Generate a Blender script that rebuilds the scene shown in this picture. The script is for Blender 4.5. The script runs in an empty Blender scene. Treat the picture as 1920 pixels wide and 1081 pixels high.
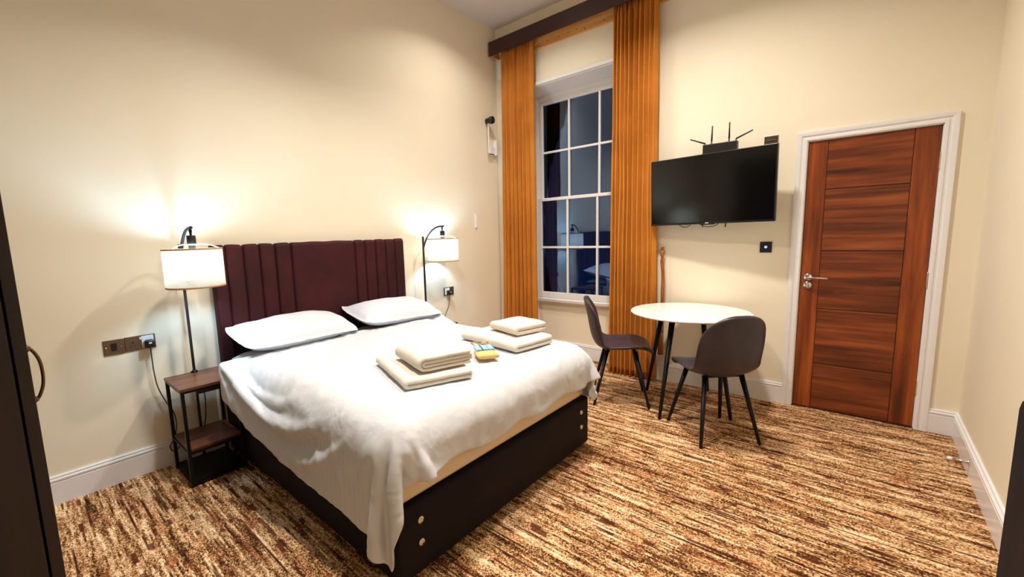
import bpy, bmesh, math, random
from mathutils import Vector, Matrix, noise

# ------------------------------------------------------------------ camera, world, light, exposure
SC = bpy.context.scene
COL = SC.collection
PI = math.pi

cam_data = bpy.data.cameras.new('camera')
cam = bpy.data.objects.new('camera', cam_data)
COL.objects.link(cam)
cam_data.sensor_fit = 'HORIZONTAL'
cam_data.sensor_width = 36.0
cam_data.lens = 801.54 / 1920 * 36.0
cam_data.shift_x = 77.8 / 1920
cam_data.shift_y = 4.3 / 1920
cam_data.clip_start = 0.02
_r = Vector((0.73792423, 0.67406088, -0.03331313))
_u = Vector((-0.06265842, 0.11757591, 0.99108518))
_f = Vector((-0.67196857, 0.72925842, -0.1289977))
_m = Matrix(((_r.x, _u.x, -_f.x), (_r.y, _u.y, -_f.y), (_r.z, _u.z, -_f.z)))
cam.matrix_world = Matrix.Translation((3.1772424, -3.99228789, 1.38434294)) @ _m.to_4x4()
SC.camera = cam

world = bpy.data.worlds.new('night')
SC.world = world
world.use_nodes = True
world.node_tree.nodes['Background'].inputs[0].default_value = (0.012, 0.030, 0.11, 1)
world.node_tree.nodes['Background'].inputs[1].default_value = 0.28

SC.view_settings.view_transform = 'Standard'
SC.view_settings.look = 'None'
SC.view_settings.gamma = 1
SC.view_settings.use_curve_mapping = False
SC.view_settings.exposure = 0.0
SC.cycles.max_bounces = 10
SC.cycles.diffuse_bounces = 6
SC.cycles.sample_clamp_indirect = 6
SC.cycles.use_denoising = True

CEIL_Z = 3.631
CEILING_LIGHTS = (((1.65, -2.90), 42, 'near the middle of the room', 122), ((0.80, -0.95), 15, 'near the window corner', 134), ((2.15, -1.40), 54, 'above the dining table', 134))   # recessed lights: place, watts, place name, beam
CEILING_COLOR = (1.0, 0.905, 0.79)
BULB_STRENGTH = 310
BULB_COLOR = (0.50, 0.76, 1.0, 1)

# ------------------------------------------------------------------ materials
def lin(c):
    return tuple(((x/255)/12.92 if x/255 <= 0.04045 else ((x/255+0.055)/1.055)**2.4) for x in c) + (1,)

def base_mat(name, col, rough=0.5, metal=0.0, spec=0.5):
    m = bpy.data.materials.new(name); m.use_nodes = True
    b = m.node_tree.nodes['Principled BSDF']
    b.inputs['Base Color'].default_value = col
    b.inputs['Roughness'].default_value = rough
    b.inputs['Metallic'].default_value = metal
    b.inputs['Specular IOR Level'].default_value = spec
    return m, m.node_tree.nodes, m.node_tree.links, b

def coords(n, l, scale=(1, 1, 1), rot=(0, 0, 0), kind='Object'):
    tc = n.new('ShaderNodeTexCoord'); mp = n.new('ShaderNodeMapping')
    mp.inputs['Scale'].default_value = scale; mp.inputs['Rotation'].default_value = rot
    l.new(tc.outputs[kind], mp.inputs['Vector'])
    return mp.outputs['Vector']

def noise_tex(n, l, vec, scale, detail=4, rough=0.5):
    t = n.new('ShaderNodeTexNoise'); t.inputs['Scale'].default_value = scale
    t.inputs['Detail'].default_value = detail; t.inputs['Roughness'].default_value = rough
    l.new(vec, t.inputs['Vector']); return t.outputs['Fac']

def ramp(n, l, fac, stops, interp='LINEAR'):
    r = n.new('ShaderNodeValToRGB'); r.color_ramp.interpolation = interp
    e = r.color_ramp.elements
    while len(e) > 1: e.remove(e[-1])
    e[0].position = stops[0][0]; e[0].color = stops[0][1]
    for p, c in stops[1:]:
        q = e.new(p); q.color = c
    l.new(fac, r.inputs['Fac']); return r.outputs['Color']

def mix(n, l, fac, a, b, mode='MIX'):
    m = n.new('ShaderNodeMix'); m.data_type = 'RGBA'; m.blend_type = mode
    for s, v in ((0, fac), (6, a), (7, b)):
        if hasattr(v, 'links') or hasattr(v, 'is_linked'): l.new(v, m.inputs[s])
        else: m.inputs[s].default_value = v
    return m.outputs[2]

def bump(n, l, b, h, strength=0.2, dist=0.01):
    k = n.new('ShaderNodeBump'); k.inputs['Strength'].default_value = strength; k.inputs['Distance'].default_value = dist
    l.new(h, k.inputs['Height']); l.new(k.outputs['Normal'], b.inputs['Normal'])

def plain(name, col, rough=0.5, metal=0.0, spec=0.5, nscale=60, namt=0.06):
    """simple procedural material: colour with faint noise variation"""
    m, n, l, b = base_mat(name, col, rough, metal, spec)
    v = coords(n, l); f = noise_tex(n, l, v, nscale, 3)
    hi = tuple(min(1, c*(1+namt)) for c in col[:3]) + (1,); lo = tuple(c*(1-namt) for c in col[:3]) + (1,)
    l.new(ramp(n, l, f, [(0.3, lo), (0.7, hi)]), b.inputs['Base Color'])
    return m

def m_wall():
    m, n, l, b = base_mat('cream_wall_paint', lin((235, 227, 206)), 0.62)
    v = coords(n, l); f = noise_tex(n, l, v, 1.3, 2)
    l.new(ramp(n, l, f, [(0.3, lin((233, 225, 204))), (0.7, lin((237, 230, 211)))]), b.inputs['Base Color'])
    bump(n, l, b, noise_tex(n, l, v, 260, 2), 0.06, 0.002)
    return m

def m_carpet():
    m, n, l, b = base_mat('streaked_carpet', lin((190, 150, 110)), 0.95, 0, 0.1)
    tc = n.new('ShaderNodeTexCoord'); sp = n.new('ShaderNodeSeparateXYZ'); l.new(tc.outputs['Object'], sp.inputs[0])
    def math_(op, a, c):
        k = n.new('ShaderNodeMath'); k.operation = op
        for i, q in enumerate((a, c)):
            if isinstance(q, (int, float)): k.inputs[i].default_value = q
            else: l.new(q, k.inputs[i])
        return k.outputs[0]
    X, Y = sp.outputs[0], sp.outputs[1]
    def rows(row, xf, seed, detail=2, rough=0.6):
        """woven rows: every row of the pile (width row) has its own run of noise along x"""
        cb = n.new('ShaderNodeCombineXYZ')
        l.new(math_('MULTIPLY', X, xf), cb.inputs[0]); l.new(math_('MULTIPLY', math_('SNAP', Y, row), 431.7/row*0.011), cb.inputs[1])
        cb.inputs[2].default_value = seed
        return noise_tex(n, l, cb.outputs[0], 1.0, detail, rough)
    # single tufts
    cb = n.new('ShaderNodeCombineXYZ'); l.new(math_('SNAP', X, 0.006), cb.inputs[0]); l.new(math_('SNAP', Y, 0.0045), cb.inputs[1])
    wn = n.new('ShaderNodeTexWhiteNoise'); l.new(cb.outputs[0], wn.inputs['Vector']); tuft = wn.outputs['Value']
    r1 = rows(0.009, 5.0, 1.3, 3, 0.7); r2 = rows(0.020, 2.4, 7.1, 2, 0.5)
    soft = noise_tex(n, l, coords(n, l, (1.4, 14, 1)), 1.6, 4, 0.65)
    big = noise_tex(n, l, coords(n, l, (1.0, 1.8, 1)), 1.6, 3, 0.6)
    t = math_('ADD', math_('MULTIPLY', r1, 0.42), math_('MULTIPLY', r2, 0.22))
    t = math_('ADD', t, math_('MULTIPLY', soft, 0.34))
    t = math_('ADD', t, math_('MULTIPLY', big, 0.14))
    t = math_('ADD', t, math_('MULTIPLY', math_('SUBTRACT', tuft, 0.5), 0.17))
    base = ramp(n, l, t, [(0.455, lin((52, 28, 14))), (0.515, lin((112, 72, 40))), (0.565, lin((172, 128, 82))),
                          (0.620, lin((218, 180, 136))), (0.69, lin((244, 220, 186)))])
    red = noise_tex(n, l, coords(n, l, (3, 12, 1)), 2.2, 3, 0.6)
    rf = ramp(n, l, red, [(0.50, (0, 0, 0, 1)), (0.66, (1, 1, 1, 1))])
    base = mix(n, l, math_('MULTIPLY', rf, 0.32), base, lin((176, 96, 62)))
    tf = math_('ADD', 0.62, math_('MULTIPLY', tuft, 0.38))
    # short wide dark dashes and long thin dark lines
    d1 = ramp(n, l, rows(0.017, 5.0, 21.0, 1, 0.4), [(0.660, (0, 0, 0, 1)), (0.675, (1, 1, 1, 1))])
    base = mix(n, l, math_('MULTIPLY', d1, tf), base, lin((74, 26, 12)))
    d2 = ramp(n, l, rows(0.0085, 1.7, 33.0, 2, 0.5), [(0.635, (0, 0, 0, 1)), (0.652, (1, 1, 1, 1))])
    base = mix(n, l, math_('MULTIPLY', d2, tf), base, lin((52, 24, 12)))
    l.new(base, b.inputs['Base Color'])
    bump(n, l, b, tuft, 0.35, 0.004)
    return m

def m_wood(name, dark, mid, light, axis='z', scale=1.0, rough=0.32, contrast=(0.32, 0.5, 0.68)):
    m, n, l, b = base_mat(name, mid, rough)
    sc = {'z': (14, 14, 0.9), 'x': (0.9, 14, 14), 'y': (14, 0.9, 14)}[axis]
    sc = tuple(s*scale for s in sc)
    v = coords(n, l, sc)
    f = noise_tex(n, l, v, 1.3, 6, 0.62)
    c1 = ramp(n, l, f, [(contrast[0], dark), (contrast[1], mid), (contrast[2], light)])
    f2 = noise_tex(n, l, coords(n, l, tuple(s*4 for s in sc)), 2.0, 3, 0.6)
    c2 = mix(n, l, 0.35, c1, ramp(n, l, f2, [(0.35, dark), (0.65, light)]), 'MULTIPLY')
    c3 = mix(n, l, 0.55, c1, c2)
    l.new(c3, b.inputs['Base Color'])
    bump(n, l, b, f2, 0.05, 0.002)
    return m

def m_velvet(name, a, c, scale=6, sheen=0.5, rough=0.75):
    m, n, l, b = base_mat(name, a, rough, 0, 0.25)
    f = noise_tex(n, l, coords(n, l, (scale, scale, scale)), 1.0, 4, 0.6)
    l.new(ramp(n, l, f, [(0.32, a), (0.7, c)]), b.inputs['Base Color'])
    bump(n, l, b, noise_tex(n, l, coords(n, l), 420, 2), 0.12, 0.002)
    b.inputs['Sheen Weight'].default_value = sheen; b.inputs['Sheen Roughness'].default_value = 0.4
    b.inputs['Sheen Tint'].default_value = c
    return m

def m_cotton(name, col, stripe=False, wr=0.35):
    m, n, l, b = base_mat(name, col, 0.72, 0, 0.2)
    v = coords(n, l)
    tw_ = n.new('ShaderNodeTexNoise'); tw_.inputs['Scale'].default_value = 6; tw_.inputs['Detail'].default_value = 3; tw_.inputs['Distortion'].default_value = 0.5
    l.new(v, tw_.inputs['Vector']); w1 = tw_.outputs['Fac']
    bump(n, l, b, w1, wr, 0.02)
    f = noise_tex(n, l, v, 500, 2)
    lo = tuple(x*0.965 for x in col[:3]) + (1,)
    c = ramp(n, l, f, [(0.3, lo), (0.7, col)])
    if stripe:       # satin stripe woven across the cover
        w = n.new('ShaderNodeTexWave'); w.wave_type = 'BANDS'; w.bands_direction = 'X'; w.inputs['Scale'].default_value = 9.5
        l.new(v, w.inputs['Vector'])
        rr = ramp(n, l, w.outputs['Fac'], [(0.45, (0.42, 0.42, 0.42, 1)), (0.55, (0.70, 0.70, 0.70, 1))])
        l.new(rr, b.inputs['Roughness'])
        c = mix(n, l, 0.5, c, mix(n, l, w.outputs['Fac'], c, tuple(x*0.94 for x in col[:3]) + (1,)))
    l.new(c, b.inputs['Base Color'])
    return m

def m_terry(name, col):
    m, n, l, b = base_mat(name, col, 0.95, 0, 0.1)
    v = coords(n, l)
    bump(n, l, b, noise_tex(n, l, v, 260, 3, 0.7), 0.55, 0.006)
    lo = tuple(x*0.93 for x in col[:3]) + (1,)
    l.new(ramp(n, l, noise_tex(n, l, v, 180, 2), [(0.3, lo), (0.7, col)]), b.inputs['Base Color'])
    return m

def m_linen_shade():
    m, n, l, b = base_mat('linen_lampshade', lin((238, 222, 196)), 0.9, 0, 0.1)
    hz = noise_tex(n, l, coords(n, l, (10, 10, 150)), 1.0, 4, 0.7)
    col = ramp(n, l, hz, [(0.28, lin((196, 162, 128))), (0.38, lin((246, 234, 218))), (0.7, lin((252, 246, 236)))])
    l.new(col, b.inputs['Base Color'])
    tr = n.new('ShaderNodeBsdfTranslucent'); l.new(col, tr.inputs['Color'])
    mx = n.new('ShaderNodeMixShader'); mx.inputs[0].default_value = 0.72
    out = n['Material Output']
    l.new(b.outputs[0], mx.inputs[1]); l.new(tr.outputs[0], mx.inputs[2]); l.new(mx.outputs[0], out.inputs['Surface'])
    return m

def m_glass():
    m, n, l, b = base_mat('window_glass', (1, 1, 1, 1), 0.02)
    out = n['Material Output']
    tr = n.new('ShaderNodeBsdfTransparent'); tr.inputs[0].default_value = (0.86, 0.92, 0.98, 1)
    gl = n.new('ShaderNodeBsdfGlossy'); gl.inputs['Roughness'].default_value = 0.015; gl.inputs['Color'].default_value = (0.50, 0.68, 1.0, 1)
    fr = n.new('ShaderNodeFresnel'); fr.inputs['IOR'].default_value = 1.85
    # old panes are very slightly wavy
    bp = n.new('ShaderNodeBump'); bp.inputs['Strength'].default_value = 0.03; bp.inputs['Distance'].default_value = 0.01
    l.new(noise_tex(n, l, coords(n, l), 5, 1), bp.inputs['Height']); l.new(bp.outputs[0], gl.inputs['Normal'])
    mx = n.new('ShaderNodeMixShader')
    l.new(fr.outputs[0], mx.inputs[0]); l.new(tr.outputs[0], mx.inputs[1]); l.new(gl.outputs[0], mx.inputs[2])
    l.new(mx.outputs[0], out.inputs['Surface'])
    return m

def m_emit(name, col, s):
    m, n, l, b = base_mat(name, col, 0.4)
    b.inputs['Emission Color'].default_value = col; b.inputs['Emission Strength'].default_value = s
    return m

def m_gloss_paint(name, col, worn=False):
    m, n, l, b = base_mat(name, col, 0.28)
    v = coords(n, l)
    f = noise_tex(n, l, v, 30, 4, 0.7)
    if worn:
        c = ramp(n, l, f, [(0.24, lin((150, 140, 128))), (0.31, col), (0.8, col)])
    else:
        c = ramp(n, l, f, [(0.3, tuple(x*0.97 for x in col[:3]) + (1,)), (0.7, col)])
    l.new(c, b.inputs['Base Color'])
    bump(n, l, b, f, 0.08, 0.002)
    return m

def m_marble():
    m, n, l, b = base_mat('white_marble_top', lin((246, 246, 244)), 0.12)
    v = coords(n, l)
    w = n.new('ShaderNodeTexNoise'); w.inputs['Scale'].default_value = 3; w.inputs['Detail'].default_value = 8
    w.inputs['Distortion'].default_value = 2.2; l.new(v, w.inputs['Vector'])
    l.new(ramp(n, l, w.outputs['Fac'], [(0.47, lin((248, 247, 245))), (0.50, lin((236, 236, 235))), (0.53, lin((248, 247, 245)))]), b.inputs['Base Color'])
    return m

M = dict(
    wall=m_wall(),
    ceiling=plain('white_ceiling_paint', lin((214, 210, 208)), 0.8, nscale=2, namt=0.02),
    carpet=m_carpet(),
    trim=m_gloss_paint('white_gloss_trim', lin((232, 232, 236))),
    sash=m_gloss_paint('old_white_sash_paint', lin((232, 232, 234)), True),
    door_v=m_wood('walnut_door_stile', lin((84, 34, 12)), lin((140, 66, 24)), lin((178, 94, 38)), 'z'),
    door_h=m_wood('walnut_door_panel', lin((66, 28, 13)), lin((122, 58, 28)), lin((164, 88, 46)), 'x', 0.9),
    groove=plain('door_groove', lin((52, 20, 8)), 0.5),
    pine=m_wood('raw_pine', lin((196, 132, 66)), lin((222, 164, 92)), lin((236, 188, 120)), 'x', 1, 0.6),
    pelmet=plain('dark_brown_pelmet', lin((48, 22, 18)), 0.4),
    curtain=m_velvet('amber_velvet', lin((184, 114, 40)), lin((206, 134, 52)), 3, 0.25),
    head=m_velvet('burgundy_velvet', lin((44, 10, 14)), lin((62, 16, 20)), 5, 0.12),
    base=m_velvet('aubergine_base_fabric', lin((11, 4, 9)), lin((17, 6, 13)), 6, 0.0),
    mattress=m_cotton('cream_mattress_cover', lin((226, 206, 176)), wr=0.1),
    duvet=m_cotton('white_sateen_duvet', lin((206, 210, 217)), True, 0.6),
    pillow=m_cotton('white_pillowcase', lin((206, 212, 222)), True, 0.4),
    towel=m_terry('ivory_terry', lin((222, 215, 205))),
    black_metal=plain('black_metal', lin((22, 20, 24)), 0.38, 0.6),
    gunmetal=plain('dark_grey_metal', lin((52, 52, 60)), 0.4, 0.7),
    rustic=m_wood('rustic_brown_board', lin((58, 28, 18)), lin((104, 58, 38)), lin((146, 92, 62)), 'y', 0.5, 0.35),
    wardrobe=m_wood('dark_walnut_wardrobe', lin((20, 10, 8)), lin((32, 17, 12)), lin((46, 26, 18)), 'z', 0.6, 0.6),
    bronze=plain('antique_bronze', lin((104, 78, 48)), 0.35, 0.8),
    chrome=plain('chrome', lin((208, 204, 200)), 0.16, 1.0, nscale=20, namt=0.03),
    nickel=plain('black_nickel', lin((120, 108, 98)), 0.25, 1.0),
    white_plastic=plain('white_plastic', lin((236, 238, 240)), 0.35),
    black_plastic=plain('black_plastic', lin((14, 13, 15)), 0.4),
    screen=plain('tv_screen', lin((4, 4, 5)), 0.13, 0, 0.5),
    tv_bezel=plain('tv_bezel', lin((9, 9, 10)), 0.3),
    leather=None,
    marble=m_marble(),
    shade=m_linen_shade(),
    shade_trim=plain('lampshade_tan_binding', lin((176, 134, 88)), 0.8),
    glass=m_glass(),
    blue_led=m_emit('blue_led', (0.10, 0.12, 1.0, 1), 6),
    bulb=m_emit('lamp_bulb', BULB_COLOR, BULB_STRENGTH),
    ceil_lamp=m_emit('ceiling_light_diffuser', (1.0, 0.88, 0.70, 1), 8),
    kraft=plain('kraft_card', lin((214, 176, 112)), 0.7),
    twine=plain('jute_twine', lin((206, 160, 96)), 0.9),
    blue_pack=plain('blue_wrapper', lin((122, 184, 214)), 0.35, nscale=40, namt=0.2),
    navy_pack=plain('navy_wrapper_edge', lin((44, 78, 128)), 0.35),
    white_pack=plain('white_wrapper_print', lin((226, 240, 246)), 0.4),
    case=m_velvet('black_ribbed_fabric', lin((15, 12, 16)), lin((24, 19, 24)), 6, 0.1),
    cord=plain('black_cord', lin((30, 24, 24)), 0.5),
    tan_cord=plain('brown_rope', lin((150, 84, 26)), 0.8),
    copper=plain('rubber_foot', lin((20, 20, 20)), 0.8),
    outside=plain('night_brick', lin((30, 30, 34)), 0.9),
    slate=plain('dark_brush_mark', lin((70, 62, 56)), 0.8),
    oak_foot=plain('castor_metal', lin((190, 186, 180)), 0.3, 0.9),
)
def m_leather():
    m, n, l, b = base_mat('grey_leatherette', lin((50, 45, 55)), 0.36, 0, 0.5)
    v = coords(n, l)
    f = noise_tex(n, l, v, 8, 4)
    l.new(ramp(n, l, f, [(0.3, lin((44, 38, 46))), (0.7, lin((58, 52, 64)))]), b.inputs['Base Color'])
    bump(n, l, b, noise_tex(n, l, v, 300, 2), 0.1, 0.001)
    return m
M['leather'] = m_leather()

# ------------------------------------------------------------------ geometry helpers
def link(name, bm, mt, parent=None, smooth=False):
    me = bpy.data.meshes.new(name)
    bmesh.ops.recalc_face_normals(bm, faces=bm.faces)
    bm.to_mesh(me); bm.free()
    mats = mt if isinstance(mt, (list, tuple)) else [mt]
    for k in mats: me.materials.append(k)
    if smooth:
        for p in me.polygons: p.use_smooth = True
    o = bpy.data.objects.new(name, me); COL.objects.link(o)
    if parent: o.parent = parent
    return o

def thing(name, label, cat, loc=(0, 0, 0), rz=0, group=None):
    o = bpy.data.objects.new(name, None); COL.objects.link(o)
    o.empty_display_size = 0.1
    o.location = loc; o.rotation_euler = (0, 0, rz)
    return tag(o, label, cat, group)

def tag(o, label, cat, group=None):
    o['label'] = label; o['category'] = cat
    if group: o['group'] = group
    return o

def structure(o):
    o['kind'] = 'structure'; return o

def box(bm, x0, x1, y0, y1, z0, z1, bev=0, seg=2):
    r = bmesh.ops.create_cube(bm, size=1)
    vs = r['verts']
    for v in vs:
        v.co = Vector((x0+(v.co.x+.5)*(x1-x0), y0+(v.co.y+.5)*(y1-y0), z0+(v.co.z+.5)*(z1-z0)))
    if bev > 0:
        es = list({e for v in vs for e in v.link_edges})
        bmesh.ops.bevel(bm, geom=es, offset=bev, segments=seg, profile=.5, affect='EDGES')

def boxo(name, dims, mt, parent=None, bev=0.0, seg=2, smooth=False):
    bm = bmesh.new(); box(bm, *dims, bev=bev, seg=seg)
    return link(name, bm, mt, parent, smooth)

def ring_tube(bm, pts, rad, sides=10, caps=True, squash=None):
    """tube along pts; rad number or list"""
    pts = [Vector(p) for p in pts]; n = len(pts)
    rads = rad if isinstance(rad, (list, tuple)) else [rad]*n
    rings = []; prev = None
    for i, p in enumerate(pts):
        t = (pts[min(i+1, n-1)] - pts[max(i-1, 0)]).normalized()
        if prev is None:
            a = Vector((0, 0, 1)) if abs(t.z) < .9 else Vector((1, 0, 0))
            nx = t.cross(a).normalized()
        else:
            nx = (prev - t*prev.dot(t)).normalized()
        prev = nx; ny = t.cross(nx)
        rg = []
        for k in range(sides):
            an = 2*PI*k/sides + PI/sides
            rg.append(bm.verts.new(p + (nx*math.cos(an)+ny*math.sin(an))*rads[i]))
        rings.append(rg)
    for i in range(n-1):
        for k in range(sides):
            k2 = (k+1) % sides
            bm.faces.new((rings[i][k], rings[i][k2], rings[i+1][k2], rings[i+1][k]))
    if caps:
        bm.faces.new(rings[0][::-1]); bm.faces.new(rings[-1])

def tubeo(name, pts, rad, mt, parent=None, sides=10, smooth=True):
    bm = bmesh.new(); ring_tube(bm, pts, rad, sides)
    return link(name, bm, mt, parent, smooth)

def lathe(bm, prof, c=(0, 0, 0), seg=40, axis='z', closed=False):
    """prof: list of (r, h)"""
    c = Vector(c)
    rings = []
    for r, h in prof:
        rg = []
        for k in range(seg):
            a = 2*PI*k/seg
            if axis == 'z': q = Vector((r*math.cos(a), r*math.sin(a), h))
            elif axis == 'y': q = Vector((r*math.cos(a), h, r*math.sin(a)))
            else: q = Vector((h, r*math.cos(a), r*math.sin(a)))
            rg.append(bm.verts.new(c+q))
        rings.append(rg)
    m = len(rings)
    for i in range(m if closed else m-1):
        j = (i+1) % m
        for k in range(seg):
            k2 = (k+1) % seg
            bm.faces.new((rings[i][k], rings[i][k2], rings[j][k2], rings[j][k]))
    if not closed:
        if prof[0][0] > 1e-6: bm.faces.new(rings[0][::-1])
        if prof[-1][0] > 1e-6: bm.faces.new(rings[-1])
    bmesh.ops.remove_doubles(bm, verts=bm.verts, dist=1e-6)

def latheo(name, prof, c, mt, parent=None, seg=40, axis='z', smooth=True, closed=False):
    bm = bmesh.new(); lathe(bm, prof, c, seg, axis, closed)
    o = link(name, bm, mt, parent, smooth)
    return o

def autosmooth(o, ang=35):
    me = o.data
    bm = bmesh.new(); bm.from_mesh(me)
    for e in bm.edges:
        if len(e.link_faces) == 2 and e.calc_face_angle(0) > math.radians(ang): e.smooth = False
    for f in bm.faces: f.smooth = True
    bm.to_mesh(me); bm.free(); return o

def spline(pts, k=8):
    """Catmull-Rom through pts"""
    P = [Vector(p) for p in pts]; out = []
    for i in range(len(P)-1):
        p0 = P[max(i-1, 0)]; p1 = P[i]; p2 = P[i+1]; p3 = P[min(i+2, len(P)-1)]
        for s in range(k):
            t = s/k
            out.append(0.5*((2*p1)+(-p0+p2)*t+(2*p0-5*p1+4*p2-p3)*t*t+(-p0+3*p1-3*p2+p3)*t**3))
    out.append(P[-1]); return out

def profile_extrude(bm, prof, a, b, up=Vector((0, 0, 1)), out=Vector((0, -1, 0)), cap=True, ma=0.0, mb=0.0):
    """sweep 2D profile (depth, height) from a to b; ma/mb mitre: shift along per unit depth"""
    a = Vector(a); b = Vector(b); d = (b-a).normalized()
    A = [bm.verts.new(a + out*p[0] + up*p[1] + d*(ma*p[0])) for p in prof]
    B = [bm.verts.new(b + out*p[0] + up*p[1] + d*(mb*p[0])) for p in prof]
    n = len(prof)
    for i in range(n):
        j = (i+1) % n
        bm.faces.new((A[i], A[j], B[j], B[i]))
    if cap: bm.faces.new(A[::-1]); bm.faces.new(B)

# ------------------------------------------------------------------ room shell
W = 3.689; YF = -4.62; T = 0.12
OX0, OX1, OZ1 = 0.41, 1.565, 2.905          # window bay opening in the far wall (down to the floor)
REC = 0.19                                   # depth of the bay
DX0, DX1, DZ = 2.838, 3.497, 1.967           # door opening

structure(boxo('floor', (-T, W+T, YF-T, T+0.3, -0.1, 0), M['carpet']))
structure(boxo('ceiling', (-T, W+T, YF-T, T, CEIL_Z, CEIL_Z+0.1), M['ceiling']))
structure(boxo('wall_left', (-T, 0, YF-T, 0, 0, CEIL_Z), M['wall']))
structure(boxo('wall_right', (W, W+T, YF-T, 0, 0, CEIL_Z), M['wall']))
structure(boxo('wall_front', (0, W, YF-T, YF, 0, CEIL_Z), M['wall']))
bm = bmesh.new()
box(bm, -T, OX0, 0, REC+.1, 0, CEIL_Z); box(bm, OX1, DX0, 0, REC+.1, 0, CEIL_Z)
box(bm, DX1, W+T, 0, REC+.1, 0, CEIL_Z); box(bm, OX0, OX1, 0, REC+.1, OZ1, CEIL_Z); box(bm, DX0, DX1, 0, REC+.1, DZ, CEIL_Z)
structure(link('wall_back', bm, M['wall']))

# skirting boards with moulded top
BH = 0.159
prof = [(0, 0), (0.018, 0), (0.018, BH-0.036), (0.014, BH-0.033), (0.014, BH-0.029), (0.019, BH-0.026), (0.019, BH-0.017),
        (0.010, BH-0.013), (0.010, BH-0.009), (0.013, BH-0.006), (0.010, BH), (0, BH)]
def skirting(name, a, b, out, ma=0, mb=0):
    bm = bmesh.new(); profile_extrude(bm, prof, a, b, out=Vector(out), ma=ma, mb=mb)
    return structure(link(name, bm, M['trim']))
skirting('baseboard_left', (0, YF, 0), (0, 0, 0), (1, 0, 0), mb=-1)
skirting('baseboard_right', (W, YF, 0), (W, 0, 0), (-1, 0, 0), mb=-1)
bm = bmesh.new()
profile_extrude(bm, prof, (0, 0, 0), (OX0, 0, 0), out=Vector((0, -1, 0)), ma=1)
profile_extrude(bm, prof, (OX0, REC-.005, 0), (OX1, REC-.005, 0), out=Vector((0, -1, 0)))
profile_extrude(bm, prof, (OX1, 0, 0), (DX0-0.06, 0, 0), out=Vector((0, -1, 0)))
profile_extrude(bm, prof, (DX1+0.06, 0, 0), (W, 0, 0), out=Vector((0, -1, 0)), mb=-1)
structure(link('baseboard_back', bm, M['trim']))

# ------------------------------------------------------------------ door with architrave
ar = [(0, 0), (0.012, 0), (0.016, 0.006), (0.016, 0.018), (0.011, 0.022), (0.011, 0.030), (0.018, 0.038), (0.020, 0.052), (0.020, 0.062), (0, 0.062)]
bm = bmesh.new()
def arch_piece(a, b, up, ma, mb):
    A = []; B = []
    a = Vector(a); b = Vector(b); d = (b-a).normalized(); up = Vector(up)
    for dep, h in ar:
        A.append(bm.verts.new(a + Vector((0, -dep, 0)) + up*h + d*(ma*h)))
        B.append(bm.verts.new(b + Vector((0, -dep, 0)) + up*h + d*(mb*h)))
    n = len(ar)
    for i in range(n):
        j = (i+1) % n; bm.faces.new((A[i], A[j], B[j], B[i]))
    bm.faces.new(A[::-1]); bm.faces.new(B)
arch_piece((DX0, 0, 0), (DX0, 0, DZ), (-1, 0, 0), 0, 1)
arch_piece((DX1, 0, 0), (DX1, 0, DZ), (1, 0, 0), 0, 1)
arch_piece((DX0, 0, DZ), (DX1, 0, DZ), (0, 0, 1), -1, 1)
# lining inside the opening
box(bm, DX0-.001, DX0+0.004, 0, 0.14, 0, DZ); box(bm, DX1-0.004, DX1+.001, 0, 0.14, 0, DZ); box(bm, DX0, DX1, 0, 0.14, DZ-0.004, DZ+.001)
structure(link('trim_1', bm, M['trim']))

door = thing('door_1', 'brown walnut veneer door with horizontal grooves and steel lever, right of the television', 'door', (DX0, 0.0, 0))
structure(door)
DW = DX1-DX0; y0 = 0.006; y1 = 0.046
lx0 = 0.115; lx1 = 0.535
boxo('door_stile', (0.006, lx0-0.003, y0, y1, 0.008, DZ-0.006), M['door_v'], door, 0.0015)
boxo('door_stile', (lx1+0.003, DW-0.006, y0, y1, 0.008, DZ-0.006), M['door_v'], door, 0.0015)
cuts = [0.008, 0.353, 0.765, 1.187, 1.622, DZ-0.006]
bm = bmesh.new()
for i in range(5):
    box(bm, lx0, lx1, y0, y1, cuts[i]+(0.003 if i else 0), cuts[i+1]-(0.003 if i < 4 else 0), 0.0015)
# narrow double reed beside each groove
link('door_panel', bm, M['door_h'], door)
boxo('door_groove', (lx0-0.004, lx1+0.004, y0+0.006, y1-0.004, 0.010, DZ-0.008), M['groove'], door)
bm = bmesh.new()
for z in cuts[1:-1]:
    box(bm, lx0, lx1, y0-0.0006, y0+0.002, z-0.022, z-0.0195)
link('door_reed', bm, M['groove'], door)
for z in (1.745, 0.279, 1.0):
    h = boxo('hinge', (DW-0.008, DW+0.006, -0.008, 0.010, z-0.052, z+0.052), M['chrome'], door, 0.003)
hd = latheo('door_handle', [(0, 0.0), (0.026, 0.0), (0.026, -0.006), (0.023, -0.009), (0, -0.009)], (0.050, y0, 0.995), M['chrome'], door, 28, 'y')
tubeo('lever', [(0.050, y0-0.008, 0.995), (0.050, y0-0.042, 0.995), (0.054, y0-0.049, 0.995), (0.066, y0-0.052, 0.995), (0.165, y0-0.052, 0.993)], 0.0085, M['chrome'], hd, 12)
esc = latheo('lock_rose', [(0, 0.0), (0.026, 0.0), (0.026, -0.006), (0.023, -0.009), (0, -0.009)], (0.050, y0, 0.935), M['chrome'], door, 28, 'y')
boxo('thumb_turn', (0.044, 0.056, y0-0.024, y0-0.008, 0.918, 0.952), M['chrome'], esc, 0.003)
boxo('strike_plate', (-0.001, 0.006, 0.001, 0.008, 0.93, 1.03), M['nickel'], door)
boxo('threshold', (0, DW, 0.0, 0.12, 0.0, 0.006), M['groove'], door)

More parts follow.
